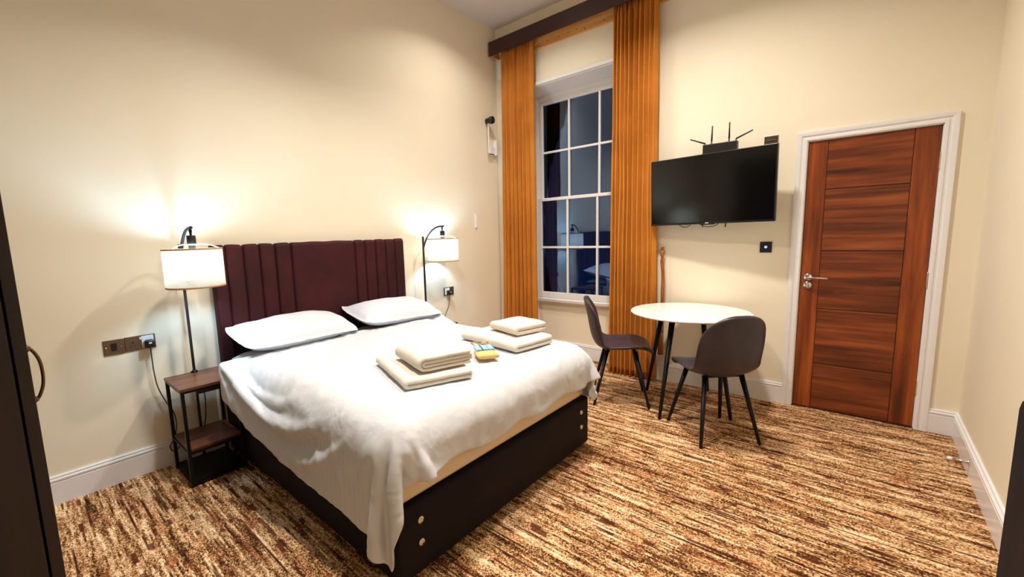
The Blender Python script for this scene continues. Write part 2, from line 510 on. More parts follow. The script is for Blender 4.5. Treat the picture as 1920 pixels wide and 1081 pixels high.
# ------------------------------------------------------------------ window bay: head moulding, soffit, apron, sash window
bm = bmesh.new()
hm = [(0, 0), (0.012, 0), (0.014, 0.008), (0.028, 0.014), (0.028, 0.030), (0.018, 0.036), (0.018, 0.048), (0.008, 0.055), (0, 0.055)]
profile_extrude(bm, hm, (OX0-0.03, 0, OZ1-0.008), (OX1+0.03, 0, OZ1-0.008), out=Vector((0, -1, 0)))
structure(link('trim_2', bm, M['trim']))
bm = bmesh.new()   # sloping soffit board and jamb linings
sv = [(OX0, 0.0, OZ1), (OX1, 0.0, OZ1), (OX1, 0.15, 2.842), (OX0, 0.15, 2.842), (OX0, 0.0, OZ1+.02), (OX1, 0.0, OZ1+.02), (OX1, 0.29, OZ1+.02), (OX0, 0.29, OZ1+.02), (OX1, 0.29, 2.842), (OX0, 0.29, 2.842)]
V = [bm.verts.new(p) for p in sv]
for f in ((0, 1, 2, 3), (3, 2, 8, 9), (4, 5, 6, 7), (0, 1, 5, 4), (9, 8, 6, 7)): bm.faces.new([V[i] for i in f])
bm.faces.new([V[i] for i in (0, 3, 9, 7, 4)]); bm.faces.new([V[i] for i in (1, 2, 8, 6, 5)])
box(bm, OX0-.002, OX0+0.012, 0.0, 0.29, 0, 2.87); box(bm, OX1-0.012, OX1+.002, 0.0, 0.29, 0, 2.87)
structure(link('trim_3', bm, M['trim']))
structure(boxo('trim_4', (OX0, OX1, REC-0.006, REC+0.1, 0, 0.60), M['wall']))    # painted apron panel under the sill

win = thing('window_1', 'white six over six sash window with dark night panes between the amber curtains', 'window', (0, 0, 0))
structure(win)
GX0, GX1 = 0.497, 1.478
YU, YL = 0.172, 0.150        # upper sash sits behind the lower one
bm = bmesh.new()
box(bm, OX0+0.012, 0.448, 0.128, 0.20, 0.62, 2.845, 0.003); box(bm, 1.527, OX1-0.012, 0.128, 0.20, 0.62, 2.845, 0.003)
box(bm, 0.448, 1.527, 0.14, 0.21, 2.80, 2.845, 0.003)
link('window_frame', bm, M['sash'], win)
def sash(name, z0, z1, zb, zt, bars, y, dep=0.036):
    bm = bmesh.new()
    box(bm, 0.445, GX0, y, y+dep, z0, z1, 0.004); box(bm, GX1, 1.530, y, y+dep, z0, z1, 0.004)
    box(bm, GX0-.002, GX1+.002, y, y+dep, z0, zb, 0.004); box(bm, GX0-.002, GX1+.002, y, y+dep, zt, z1, 0.004)
    s = link(name, bm, M['sash'], win)
    bm = bmesh.new()
    for x in (0.817, 1.158): box(bm, x-0.011, x+0.011, y+0.002, y+dep-0.006, zb-.001, zt+.001, 0.004)
    for z in bars: box(bm, GX0, GX1, y+0.003, y+dep-0.007, z-0.011, z+0.011, 0.004)
    link('glazing_bar', bm, M['sash'], s)
    bm = bmesh.new(); box(bm, GX0-.004, GX1+.004, y+dep*0.55, y+dep*0.55+0.003, zb-.004, zt+.004)
    link('glass', bm, M['glass'], s)
sash('upper_sash', 1.735, 2.815, 1.765, 2.752, [2.252], YU)
sash('lower_sash', 0.655, 1.760, 0.720, 1.728, [1.220], YL-0.018)
bm = bmesh.new(); profile_extrude(bm, [(0, 0), (0.03, 0), (0.034, 0.012), (0.055, 0.02), (0.06, 0.045), (0.055, 0.06), (0, 0.065)],
                                  (OX0+.01, REC-.01, 0.592), (OX1-.01, REC-.01, 0.592), out=Vector((0, -1, 0)))
link('window_sill', bm, M['trim'], win)
# what stands beyond the glass at night: a dim wall across the yard
# ------------------------------------------------------------------ pelmet, batten, curtains
pel = thing('pelmet', 'dark brown box pelmet with raw pine inside, above the window curtains', 'pelmet', (0, 0, 3.304))
PX0, PX1, PY = 0.030, 1.985, -0.150
boxo('fascia', (PX0, PX1, PY-0.008, PY, 0, 0.146), M['pelmet'], pel, 0.001)
bm = bmesh.new(); box(bm, PX0+.001, PX0+0.020, PY, -0.001, 0, 0.145); box(bm, PX1-0.020, PX1-.001, PY, -0.001, 0, 0.145)
box(bm, PX0+.001, PX1-.001, PY, -0.001, 0.127, 0.145)
link('pine_box', bm, M['pine'], pel)
bat = boxo('batten', (0.10, 1.93, -0.030, -0.001, -0.040, 0.10), M['pine'], pel, 0.001)
for x, z in ((0.575, -0.02), (0.60, -0.03), (0.59, -0.004), (0.70, -0.01), (0.93, 0.0), (1.10, -0.012), (1.11, -0.03), (1.30, -0.016), (0.83, -0.006), (1.02, -0.002)):
    boxo('screw', (x-0.004, x+0.004, -0.033, -0.0285, z-0.004, z+0.004), M['black_metal'], bat, 0.0015)
tubeo('curtain_track', [(0.08, -0.085, 0.085), (1.94, -0.085, 0.085)], 0.010, M['white_plastic'], pel, 8)

def curtain(name, x0t, x1t, x0b, x1b, folds, z0, z1, yc, label, seed, amp=0.036):
    rnd = random.Random(seed)
    NU = folds*14; NV = 60
    ph = [rnd.uniform(-0.35, 0.35) for _ in range(folds+2)]; am = [rnd.uniform(0.5, 1.15) for _ in range(folds+2)]
    wd = [rnd.uniform(0.75, 1.3) for _ in range(folds)]; tot = sum(wd); cum = [0]
    for w_ in wd: cum.append(cum[-1]+w_/tot)
    bm = bmesh.new(); rows = []
    for j in range(NV+1):
        t = j/NV                      # 0 bottom, 1 top
        z = z0 + (z1-z0)*t
        xa = x0b + (x0t-x0b)*t; xb = x1b + (x1t-x1b)*t
        top = max(0, (t-0.955)/0.045)
        row = []
        for i in range(NU+1):
            s = i/NU*folds; k = min(int(s), folds-1); f = s-k
            u = cum[k] + (cum[k+1]-cum[k])*f
            a = (am[k]*(1-f)+am[k+1]*f)*amp*(0.85+0.35*(1-t))
            sway = 0.010*math.sin(3.1*t+ph[k]*5)*(1-t*0.5)
            wv = 1-2*abs(math.sin(PI*f))**0.75
            y = yc + a*wv*(1-0.35*top) + sway*0.6 + 0.006*noise.noise(Vector((u*12, z*2.2, seed)))
            if top > 0: y += 0.006*math.sin(2*PI*s*3)*top      # pencil pleats of the heading
            x = xa + (xb-xa)*u + 0.012*math.sin(2*PI*f)*(1-t*0.3) + 0.008*noise.noise(Vector((s*1.3, z*1.4, seed+7)))
            row.append(bm.verts.new((x, y, z)))
        rows.append(row)
    for j in range(NV):
        for i in range(NU):
            bm.faces.new((rows[j][i], rows[j][i+1], rows[j+1][i+1], rows[j+1][i]))
    o = link(name, bm, M['curtain'], None, True)
    so = o.modifiers.new('thickness', 'SOLIDIFY'); so.thickness = 0.004
    tag(o, label, 'curtain', 'amber velvet curtains')
    return o
cl = curtain('curtain', 0.135, 0.553, 0.085, 0.560, 8, 0.015, 3.36, -0.085, 'amber brown velvet curtain left of the sash window, next to the bed', 5)
cr = curtain('curtain', 1.412, 1.800, 1.400, 1.835, 10, 0.015, 3.36, -0.085, 'amber brown velvet curtain right of the sash window, behind the dining chair', 11)
for c_, pts in ((cl, [(0.50, 3.30), (0.47, 3.29)]), (cr, [(1.44, 3.31), (1.52, 3.30), (1.60, 3.30)])):
    for x, z in pts:
        tubeo('heading_cord', spline([(x, -0.118, z+0.05), (x+.006, -0.132, z), (x+.012, -0.126, z-0.06), (x+.018, -0.134, z-0.02), (x+.022, -0.12, z+.04)], 5), 0.004, M['tan_cord'], c_, 6)

t = thing('curtain_tieback', 'brown rope tieback hanging from its hook beside the right curtain', 'tieback', (1.862, 0, 0))
tubeo('hook', [(0.0, 0.0, 1.215), (0.0, -0.03, 1.215), (0.0, -0.045, 1.20), (0, -0.05, 1.225)], 0.005, M['bronze'], t, 8)
tubeo('rope', spline([(0.0, -0.045, 1.215), (0.018, -0.045, 1.19), (0.010, -0.045, 1.14), (-0.004, -0.045, 1.09), (0.006, -0.045, 0.98), (0.004, -0.045, 0.80), (0.008, -0.045, 0.60), (0.004, -0.045, 0.42)], 6), 0.007, M['tan_cord'], t, 8)
tubeo('rope', spline([(0.0, -0.045, 1.215), (-0.014, -0.045, 1.18), (0.004, -0.045, 1.12), (0.016, -0.045, 1.05), (0.024, -0.045, 0.90), (0.018, -0.045, 0.70), (0.02, -0.045, 0.45)], 6), 0.007, M['tan_cord'], t, 8)
latheo('tassel', [(0, 0.44), (0.012, 0.43), (0.010, 0.40), (0.020, 0.36), (0.024, 0.25), (0.0, 0.245)], (0.006, -0.045, 0), M['tan_cord'], t, 14)

# ------------------------------------------------------------------ small fittings near the window
t = thing('window_winder', 'white wall winder arm with black round knob, left of the window curtain', 'winding handle', (0.0, -0.11, 2.27))
bm = bmesh.new(); box(bm, 0.0, 0.030, -0.055, 0.065, 0.0, 0.085, 0.004)
box(bm, 0.0, 0.045, 0.028, 0.060, 0.0, 0.165, 0.004)
link('bracket', bm, M['white_plastic'], t)
boxo('arm', (0.030, 0.044, -0.100, -0.086, 0.0, 0.335), M['white_plastic'], t, 0.003)
boxo('arm_link', (0.030, 0.044, -0.100, -0.010, -0.004, 0.010), M['chrome'], t, 0.003)
bm = bmesh.new(); lathe(bm, [(0, 0.0), (0.026, 0.0), (0.030, 0.006), (0.030, 0.030), (0.020, 0.036), (0.020, 0.046), (0.036, 0.052), (0.040, 0.064), (0.038, 0.09), (0, 0.094)], (0.010, -0.09, 0.355), 28, 'x')
link('knob', bm, M['black_plastic'], t, True)
t = tag(boxo('blind_bracket', (0.045, 0.098, -0.03, -0.006, 3.09, 3.298), M['white_plastic'], None, 0.004), 'narrow white plastic bracket under the left end of the dark pelmet', 'bracket')
tag(boxo('wall_trunking', (0.0, 0.014, -0.434, -0.408, 1.461, 1.612), M['white_plastic'], None, 0.003), 'short white plastic strip on the cream wall right of the far lamp', 'cover strip')

# ------------------------------------------------------------------ television and router
tv = thing('television', 'black flat screen television on the wall between curtain and door', 'television', (2.247, -0.2, 1.68))
tv.rotation_euler = (math.radians(2.5), 0, math.radians(-6.5))
bm = bmesh.new(); box(bm, -0.453, 0.453, -0.005, 0.030, -0.270, 0.270, 0.004)
link('tv_frame', bm, M['tv_bezel'], tv)
boxo('screen', (-0.444, 0.444, -0.0065, -0.0045, -0.253, 0.263), M['screen'], tv)
boxo('rear_casing', (-0.34, 0.34, 0.029, 0.065, -0.22, 0.15), M['tv_bezel'], tv, 0.012)
boxo('logo_bump', (-0.055, 0.055, -0.006, 0.010, -0.277, -0.267), M['tv_bezel'], tv, 0.003)
boxo('logo', (-0.012, 0.012, -0.0072, -0.0055, -0.2650, -0.2595), M['white_plastic'], tv)
boxo('rear_bracket', (-0.12, 0.12, 0.060, 0.078, -0.2, 0.14), M['black_metal'], tv, 0.002)
_wb = boxo('wall_bracket', (-0.12, 0.12, -0.020, 0.0, -0.12, 0.14), M['black_metal'], tv, 0.002)
_ba = boxo('bracket_arm', (-0.03, 0.03, -0.130, -0.018, -0.04, 0.04), M['black_metal'], tv, 0.002)
_tm = Matrix.Translation((2.247, -0.2, 1.68)) @ tv.rotation_euler.to_matrix().to_4x4()
for _o in (_wb, _ba): _o.matrix_local = _tm.inverted() @ Matrix.Translation((2.247, 0, 1.68))
tubeo('cable', spline([(-0.30, 0.075, -0.21), (-0.265, 0.10, -0.268), (-0.215, 0.11, -0.296), (-0.165, 0.10, -0.272), (-0.13, 0.075, -0.21)]), 0.003, M['cord'], tv, 6)
tubeo('cable', spline([(-0.10, 0.075, -0.21), (-0.09, 0.10, -0.27), (-0.05, 0.11, -0.296), (0.01, 0.11, -0.294), (0.05, 0.10, -0.27), (0.08, 0.075, -0.21)]), 0.003, M['cord'], tv, 6)
tubeo('cable', [(-0.072, 0.09, -0.20), (-0.070, 0.10, -0.30)], 0.004, M['cord'], tv, 6)
tubeo('cable', [(0.115, 0.09, -0.20), (0.098, 0.10, -0.302)], 0.005, M['cord'], tv, 6)

rt = thing('router', 'black wireless router with four antennas above the television', 'router', (2.305, -0.12, 1.955))
boxo('router_body', (-0.118, 0.118, -0.030, 0.030, -0.02, 0.074), M['black_plastic'], rt, 0.004)
boxo('mounting_plate', (-0.05, 0.05, 0.029, 0.119, 0.01, 0.05), M['black_metal'], rt)
for pts in (((-0.108, 0, 0.072), (-0.108, 0, 0.086), (-0.218, 0, 0.136)), ((-0.062, 0, 0.072), (-0.062, 0, 0.1), (-0.060, 0, 0.212)),
            ((0.058, 0, 0.072), (0.058, 0, 0.1), (0.058, 0, 0.218)), ((0.105, 0, 0.072), (0.105, 0, 0.090), (0.212, 0, 0.134))):
    bm = bmesh.new(); ring_tube(bm, pts[:2], 0.005, 8); ring_tube(bm, pts[1:], [0.0065, 0.0045], 6)
    link('antenna', bm, M['gunmetal'], rt, True)
tubeo('cable', spline([(-0.05, 0.035, 0.07), (-0.04, 0.06, 0.12), (0.0, 0.06, 0.135), (0.04, 0.06, 0.12), (0.05, 0.035, 0.07)]), 0.002, M['white_plastic'], rt, 6)
tubeo('cable', spline([(-0.10, 0.03, 0.05), (-0.135, 0.05, 0.02), (-0.15, 0.06, -0.05), (-0.10, 0.07, -0.12)]), 0.003, M['cord'], rt, 6)

t = thing('wall_socket', 'brushed metal outlet plate with a slot above the television right corner', 'wall plate', (2.617, 0, 2.0))
boxo('plate', (-0.043, 0.043, -0.008, 0, -0.040, 0.046), M['nickel'], t, 0.002)
boxo('slot', (-0.022, 0.022, -0.0105, -0.0078, 0.004, 0.012), M['black_plastic'], t, 0.0005)
boxo('slot_lip', (-0.024, 0.024, -0.0115, -0.0078, 0.0125, 0.016), M['chrome'], t)
t = thing('light_switch', 'square black switch plate with a blue light, left of the door', 'switch', (2.620, 0, 1.216))
boxo('plate', (-0.0385, 0.0385, -0.008, 0, -0.041, 0.041), M['black_plastic'], t, 0.0015)
latheo('blue_light', [(0, -0.0095), (0.008, -0.0095), (0.0095, -0.0078), (0, -0.0078)], (0.0, 0, 0.001), M['blue_led'], t, 20, 'y')

# ------------------------------------------------------------------ sockets on the headboard wall
def wall_plate(parent, y0, y1, z0, z1):
    return boxo('plate', (0, 0.007, y0, y1, z0, z1), M['nickel'], parent, 0.002)
def screws(parent, ys, z):
    for y in ys: latheo('plate_screw', [(0, 0.0085), (0.0035, 0.0085), (0.004, 0.0068), (0, 0.0068)], (0, y, z), M['chrome'], parent, 12, 'x')
def plug(parent, y, z):
    bm = bmesh.new(); box(bm, 0.007, 0.052, y-0.024, y+0.024, z-0.024, z+0.024, 0.010, 3)
    p = link('plug', bm, M['black_plastic'], parent, True)
    boxo('plug_label', (0.0515, 0.0530, y-0.007, y+0.007, z+0.002, z+0.011), M['white_plastic'], p)
    return p
def socket_holes(parent, y, z):
    bm = bmesh.new()
    box(bm, 0.0066, 0.0082, y-0.003, y+0.003, z+0.006, z+0.016); box(bm, 0.0066, 0.0082, y-0.014, y-0.007, z-0.010, z-0.006); box(bm, 0.0066, 0.0082, y+0.007, y+0.014, z-0.010, z-0.006)
    link('socket_hole', bm, M['black_plastic'], parent)
t = thing('wall_socket', 'chrome wall plate with one dark module, left of the double socket', 'wall plate', (0, -3.617, 0.809))
wall_plate(t, -0.047, 0.047, -0.043, 0.043)
boxo('module', (0.006, 0.009, -0.014, 0.014, -0.022, 0.022), M['black_plastic'], t); screws(t, (-0.035, 0.035), 0)
t = thing('wall_socket', 'chrome double socket left of the bed with a black plug in it', 'socket', (0, -3.492, 0.811))
wall_plate(t, -0.075, 0.075, -0.043, 0.043)
socket_holes(t, -0.036, -0.006); boxo('socket_insert', (0.006, 0.009, 0.006, 0.066, -0.034, 0.038), M['white_plastic'], t, 0.002)
boxo('rocker', (0.0066, 0.011, -0.004, 0.006, 0.018, 0.034), M['white_plastic'], t, 0.002)
t = thing('power_cable', 'black plug and cord hanging from the double socket to the left bedside table', 'cable', (0, 0, 0))
plug(t, -3.452, 0.800)
tubeo('cord', spline([(0.035, -3.452, 0.778), (0.035, -3.452, 0.70), (0.030, -3.45, 0.62), (0.028, -3.44, 0.52), (0.028, -3.41, 0.42), (0.032, -3.378, 0.34), (0.034, -3.372, 0.25), (0.036, -3.395, 0.17),
     (0.036, -3.42, 0.13), (0.036, -3.40, 0.09), (0.036, -3.365, 0.12), (0.036, -3.36, 0.16), (0.036, -3.32, 0.17), (0.04, -3.25, 0.15), (0.05, -3.22, 0.22), (0.06, -3.21, 0.30), (0.10, -3.215, 0.42), (0.20, -3.25, 0.52)]), 0.0032, M['cord'], t, 7)
t = thing('wall_socket', 'black nickel double socket behind the far lamp with a white insert', 'socket', (0, -0.880, 0.811))
wall_plate(t, -0.075, 0.068, -0.043, 0.043)
boxo('socket_insert', (0.006, 0.009, -0.064, 0.004, -0.034, 0.036), M['white_plastic'], t, 0.002); socket_holes(t, 0.036, 0)
t = thing('power_cable', 'black plug and cord in the socket right of the far bedside lamp', 'cable', (0, 0, 0))
plug(t, -0.900, 0.800)
tubeo('cord', spline([(0.035, -0.90, 0.778), (0.035, -0.905, 0.72), (0.032, -0.93, 0.64), (0.030, -0.97, 0.58), (0.030, -1.05, 0.45), (0.04, -1.12, 0.36), (0.12, -1.20, 0.45), (0.2, -1.25, 0.52)]), 0.0032, M['cord'], t, 7)

# ------------------------------------------------------------------ bedside tables with built-in lamps
def bedside(label, loc, adir, rz_sign):
    """table with shelves; post and arched arm; adir is the direction the arm points; post offset in table coords"""
    tx0, tx1, ty0, ty1 = 0.085, 0.430, -0.155, 0.155
    H = 0.585
    t = thing('lamp_table', label, 'bedside table lamp', loc, 0, 'bedside tables with arched lamps')
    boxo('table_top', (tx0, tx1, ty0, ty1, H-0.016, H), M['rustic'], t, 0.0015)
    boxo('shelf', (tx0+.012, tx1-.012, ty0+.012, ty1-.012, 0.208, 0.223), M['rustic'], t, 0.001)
    boxo('bottom_shelf', (tx0+.012, tx1-.012, ty0+.012, ty1-.012, 0.020, 0.034), M['black_metal'], t, 0.001)  # black instead of board brown: the shade low in the table is coloured in
    for x in (tx0+0.012, tx1-0.012):
        for y in (ty0+0.012, ty1-0.012):
            boxo('leg', (x-0.009, x+0.009, y-0.009, y+0.009, 0, H-0.016), M['black_metal'], t, 0.001)
    for z in (H-0.027, 0.198, 0.012):
        bm = bmesh.new()
        for y in (ty0+0.012, ty1-0.012): box(bm, tx0+.02, tx1-.02, y-0.007, y+0.007, z-.002, z+0.010)
        for x in (tx0+0.012, tx1-0.012): box(bm, x-0.007, x+0.007, ty0+.02, ty1-.02, z-.002, z+0.010)
        link('frame_rail', bm, M['black_metal'], t)
    us = boxo('power_hub', (tx1-0.085, tx1-0.045, -0.065, 0.070, H-0.062, H-0.029), M['black_plastic'], t, 0.003)
    return t
def lamp(t, post, adir):
    H = 0.585
    px, py = post; a = Vector(adir).normalized()
    latheo('collar', [(0, 0), (0.020, 0), (0.020, 0.006), (0.010, 0.010), (0.010, 0.016), (0, 0.016)], (px, py, H), M['black_metal'], t, 20)
    boxo('post', (px-0.007, px+0.007, py-0.007, py+0.007, 0.034, 1.388), M['gunmetal'], t, 0.001)
    P = [Vector((px, py, 1.27)), Vector((px, py, 1.30))+a*0.010, Vector((px, py, 1.355))+a*0.036, Vector((px, py, 1.41))+a*0.078,
         Vector((px, py, 1.452))+a*0.132, Vector((px, py, 1.474))+a*0.190, Vector((px, py, 1.480))+a*0.262]
    tubeo('arm', spline(P, 6), 0.0085, M['gunmetal'], t, 8)
    c = Vector((px, py, 0)) + a*0.240
    latheo('socket_stem', [(0, 1.478), (0.006, 1.478), (0.009, 1.462), (0.006, 1.446), (0.006, 1.434), (0, 1.434)], c, M['black_metal'], t, 16)
    latheo('bulb_socket', [(0, 1.436), (0.021, 1.436), (0.023, 1.432), (0.023, 1.385), (0.018, 1.378), (0.018, 1.334), (0, 1.334)], c, M['black_plastic'], t, 24)
    R_ = 0.149
    sh = latheo('lamp_shade', [(R_, 1.144), (R_, 1.358), (R_-0.0025, 1.358), (R_-0.0025, 1.144)], c, M['shade'], t, 64, closed=True)
    bm = bmesh.new(); lathe(bm, [(R_+.0012, 1.140), (R_+.0012, 1.149), (R_-0.003, 1.149), (R_-0.003, 1.140)], c, 64, closed=True)
    link('shade_binding', bm, M['shade_trim'], sh, True)
    bm = bmesh.new(); lathe(bm, [(R_+.0012, 1.354), (R_+.0012, 1.362), (R_-0.003, 1.362), (R_-0.003, 1.354)], c, 64, closed=True)
    link('shade_binding', bm, M['shade_trim'], sh, True)
    bm = bmesh.new()
    for k in range(3):
        an = math.atan2(a.y, a.x) + PI/2 + k*2*PI/3
        d = Vector((math.cos(an), math.sin(an), 0))
        ring_tube(bm, spline([c+d*0.146+Vector((0, 0, 1.356)), c+d*0.10+Vector((0, 0, 1.378)), c+d*0.05+Vector((0, 0, 1.386)), c+d*0.02+Vector((0, 0, 1.384))], 5), 0.003, 6)
    lathe(bm, [(0.024, 1.380), (0.024, 1.388), (0.018, 1.388), (0.018, 1.380)], c, 20, closed=True)
    link('shade_carrier', bm, M['white_plastic'], sh, True)
    b = latheo('bulb', [(0.012, 1.336), (0.015, 1.325), (0.030, 1.290), (0.031, 1.265), (0.022, 1.240), (0.008, 1.229), (0, 1.228)], c, M['bulb'], t, 20)
    return sh
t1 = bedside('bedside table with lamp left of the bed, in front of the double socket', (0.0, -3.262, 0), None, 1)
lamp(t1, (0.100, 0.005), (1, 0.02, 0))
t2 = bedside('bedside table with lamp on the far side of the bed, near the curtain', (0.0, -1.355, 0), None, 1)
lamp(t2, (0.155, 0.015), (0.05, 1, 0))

# ------------------------------------------------------------------ bed
BX, BY0, BY1 = 1.935, -3.100, -1.560
bed = thing('bed', 'divan bed with dark aubergine base and burgundy channelled headboard', 'bed', (0, 0, 0))
bb = boxo('bed_base', (0.10, BX, BY0, BY1, 0.030, 0.338), M['base'], bed, 0.016, 4, True); autosmooth(bb)
for (y, z) in ((-2.985, 0.262), (-2.985, 0.165), (-1.660, 0.262), (-1.660, 0.165)):
    latheo('base_button', [(0, 0.0), (0.016, 0.0), (0.017, 0.003), (0.012, 0.007), (0, 0.008)], (BX, y, z), M['chrome'], bed, 20, 'x')
for x in (0.22, 0.92, 1.03, 1.84):
    for y in (BY0+0.05, BY1-0.05):
        bm = bmesh.new(); lathe(bm, [(0, -0.012), (0.016, -0.012), (0.016, 0.012), (0, 0.012)], (x, y, 0.016), 16, 'y'); box(bm, x-0.010, x+0.010, y-0.010, y+0.010, 0.016, 0.034)
        link('castor', bm, M['oak_foot'], bed)
mt = boxo('mattress', (0.105, 1.915, -3.085, -1.575, 0.338, 0.585), M['mattress'], bed, 0.035, 5, True); autosmooth(mt, 50)
# headboard: padded slab, channels at both sides, rolled top
bm = bmesh.new()
YH0, YH1 = -3.085, -1.525
chan = [-3.085, -3.002, -2.893, -2.787, -2.680, -2.563]
chan2 = [-2.030, -1.933, -1.827, -1.721, -1.622, -1.525]
def depth(y):
    grooves = chan[1:] + chan2[:-1]
    d = min(abs(y-g) for g in grooves)
    return 0.014*(1-math.exp(-(d/0.007)**2)) + 0.006*min(1, d/0.05)**0.5 - 0.006
ys = []
for i in range(261): ys.append(YH0 + (YH1-YH0)*i/260)
for g in chan[1:]+chan2[:-1]:
    for dd in (-.006, -.003, 0, .003, .006): ys.append(g+dd)
ys = sorted(set(round(y, 5) for y in ys))
zc = [0.55, 0.60, 0.9, 1.2, 1.345]
top = [(math.cos(a)*0.5+0.5, math.sin(a)) for a in [PI*k/10 for k in range(11)]]
rows = []
for y in ys:
    d = depth(y); xf = 0.088 + d
    edge = min(y-YH0, YH1-y); e = 1-math.sqrt(max(0, 1-((0.012-edge)/0.012)**2)) if edge < 0.012 else 0
    tp = 0.004*math.sin(y*31)*0.4
    line = [(0.035, 0.55)] + [(xf - e*0.012, z) for z in zc]
    for k in range(1, 9):
        a = PI*k/9
        line.append((0.035+(xf-e*.012-0.035)*(0.5+0.5*math.cos(a)), 1.345 + 0.030*math.sin(a)*(0.75+0.25*d/0.012) + tp))
    line.append((0.035, 1.345)); 
    rows.append([bm.verts.new((x, y, z)) for x, z in line])
for i in range(len(rows)-1):
    n_ = len(rows[i])
    for k in range(n_):
        k2 = (k+1) % n_
        bm.faces.new((rows[i][k], rows[i][k2], rows[i+1][k2], rows[i+1][k]))
bm.faces.new(rows[0]); bm.faces.new(rows[-1][::-1])
hb = link('headboard', bm, M['head'], bed, True); autosmooth(hb, 60)
for y in (-2.95, -1.65): boxo('headboard_strut', (0.03, 0.10, y-0.03, y+0.03, 0.06, 0.56), M['black_metal'], bed)

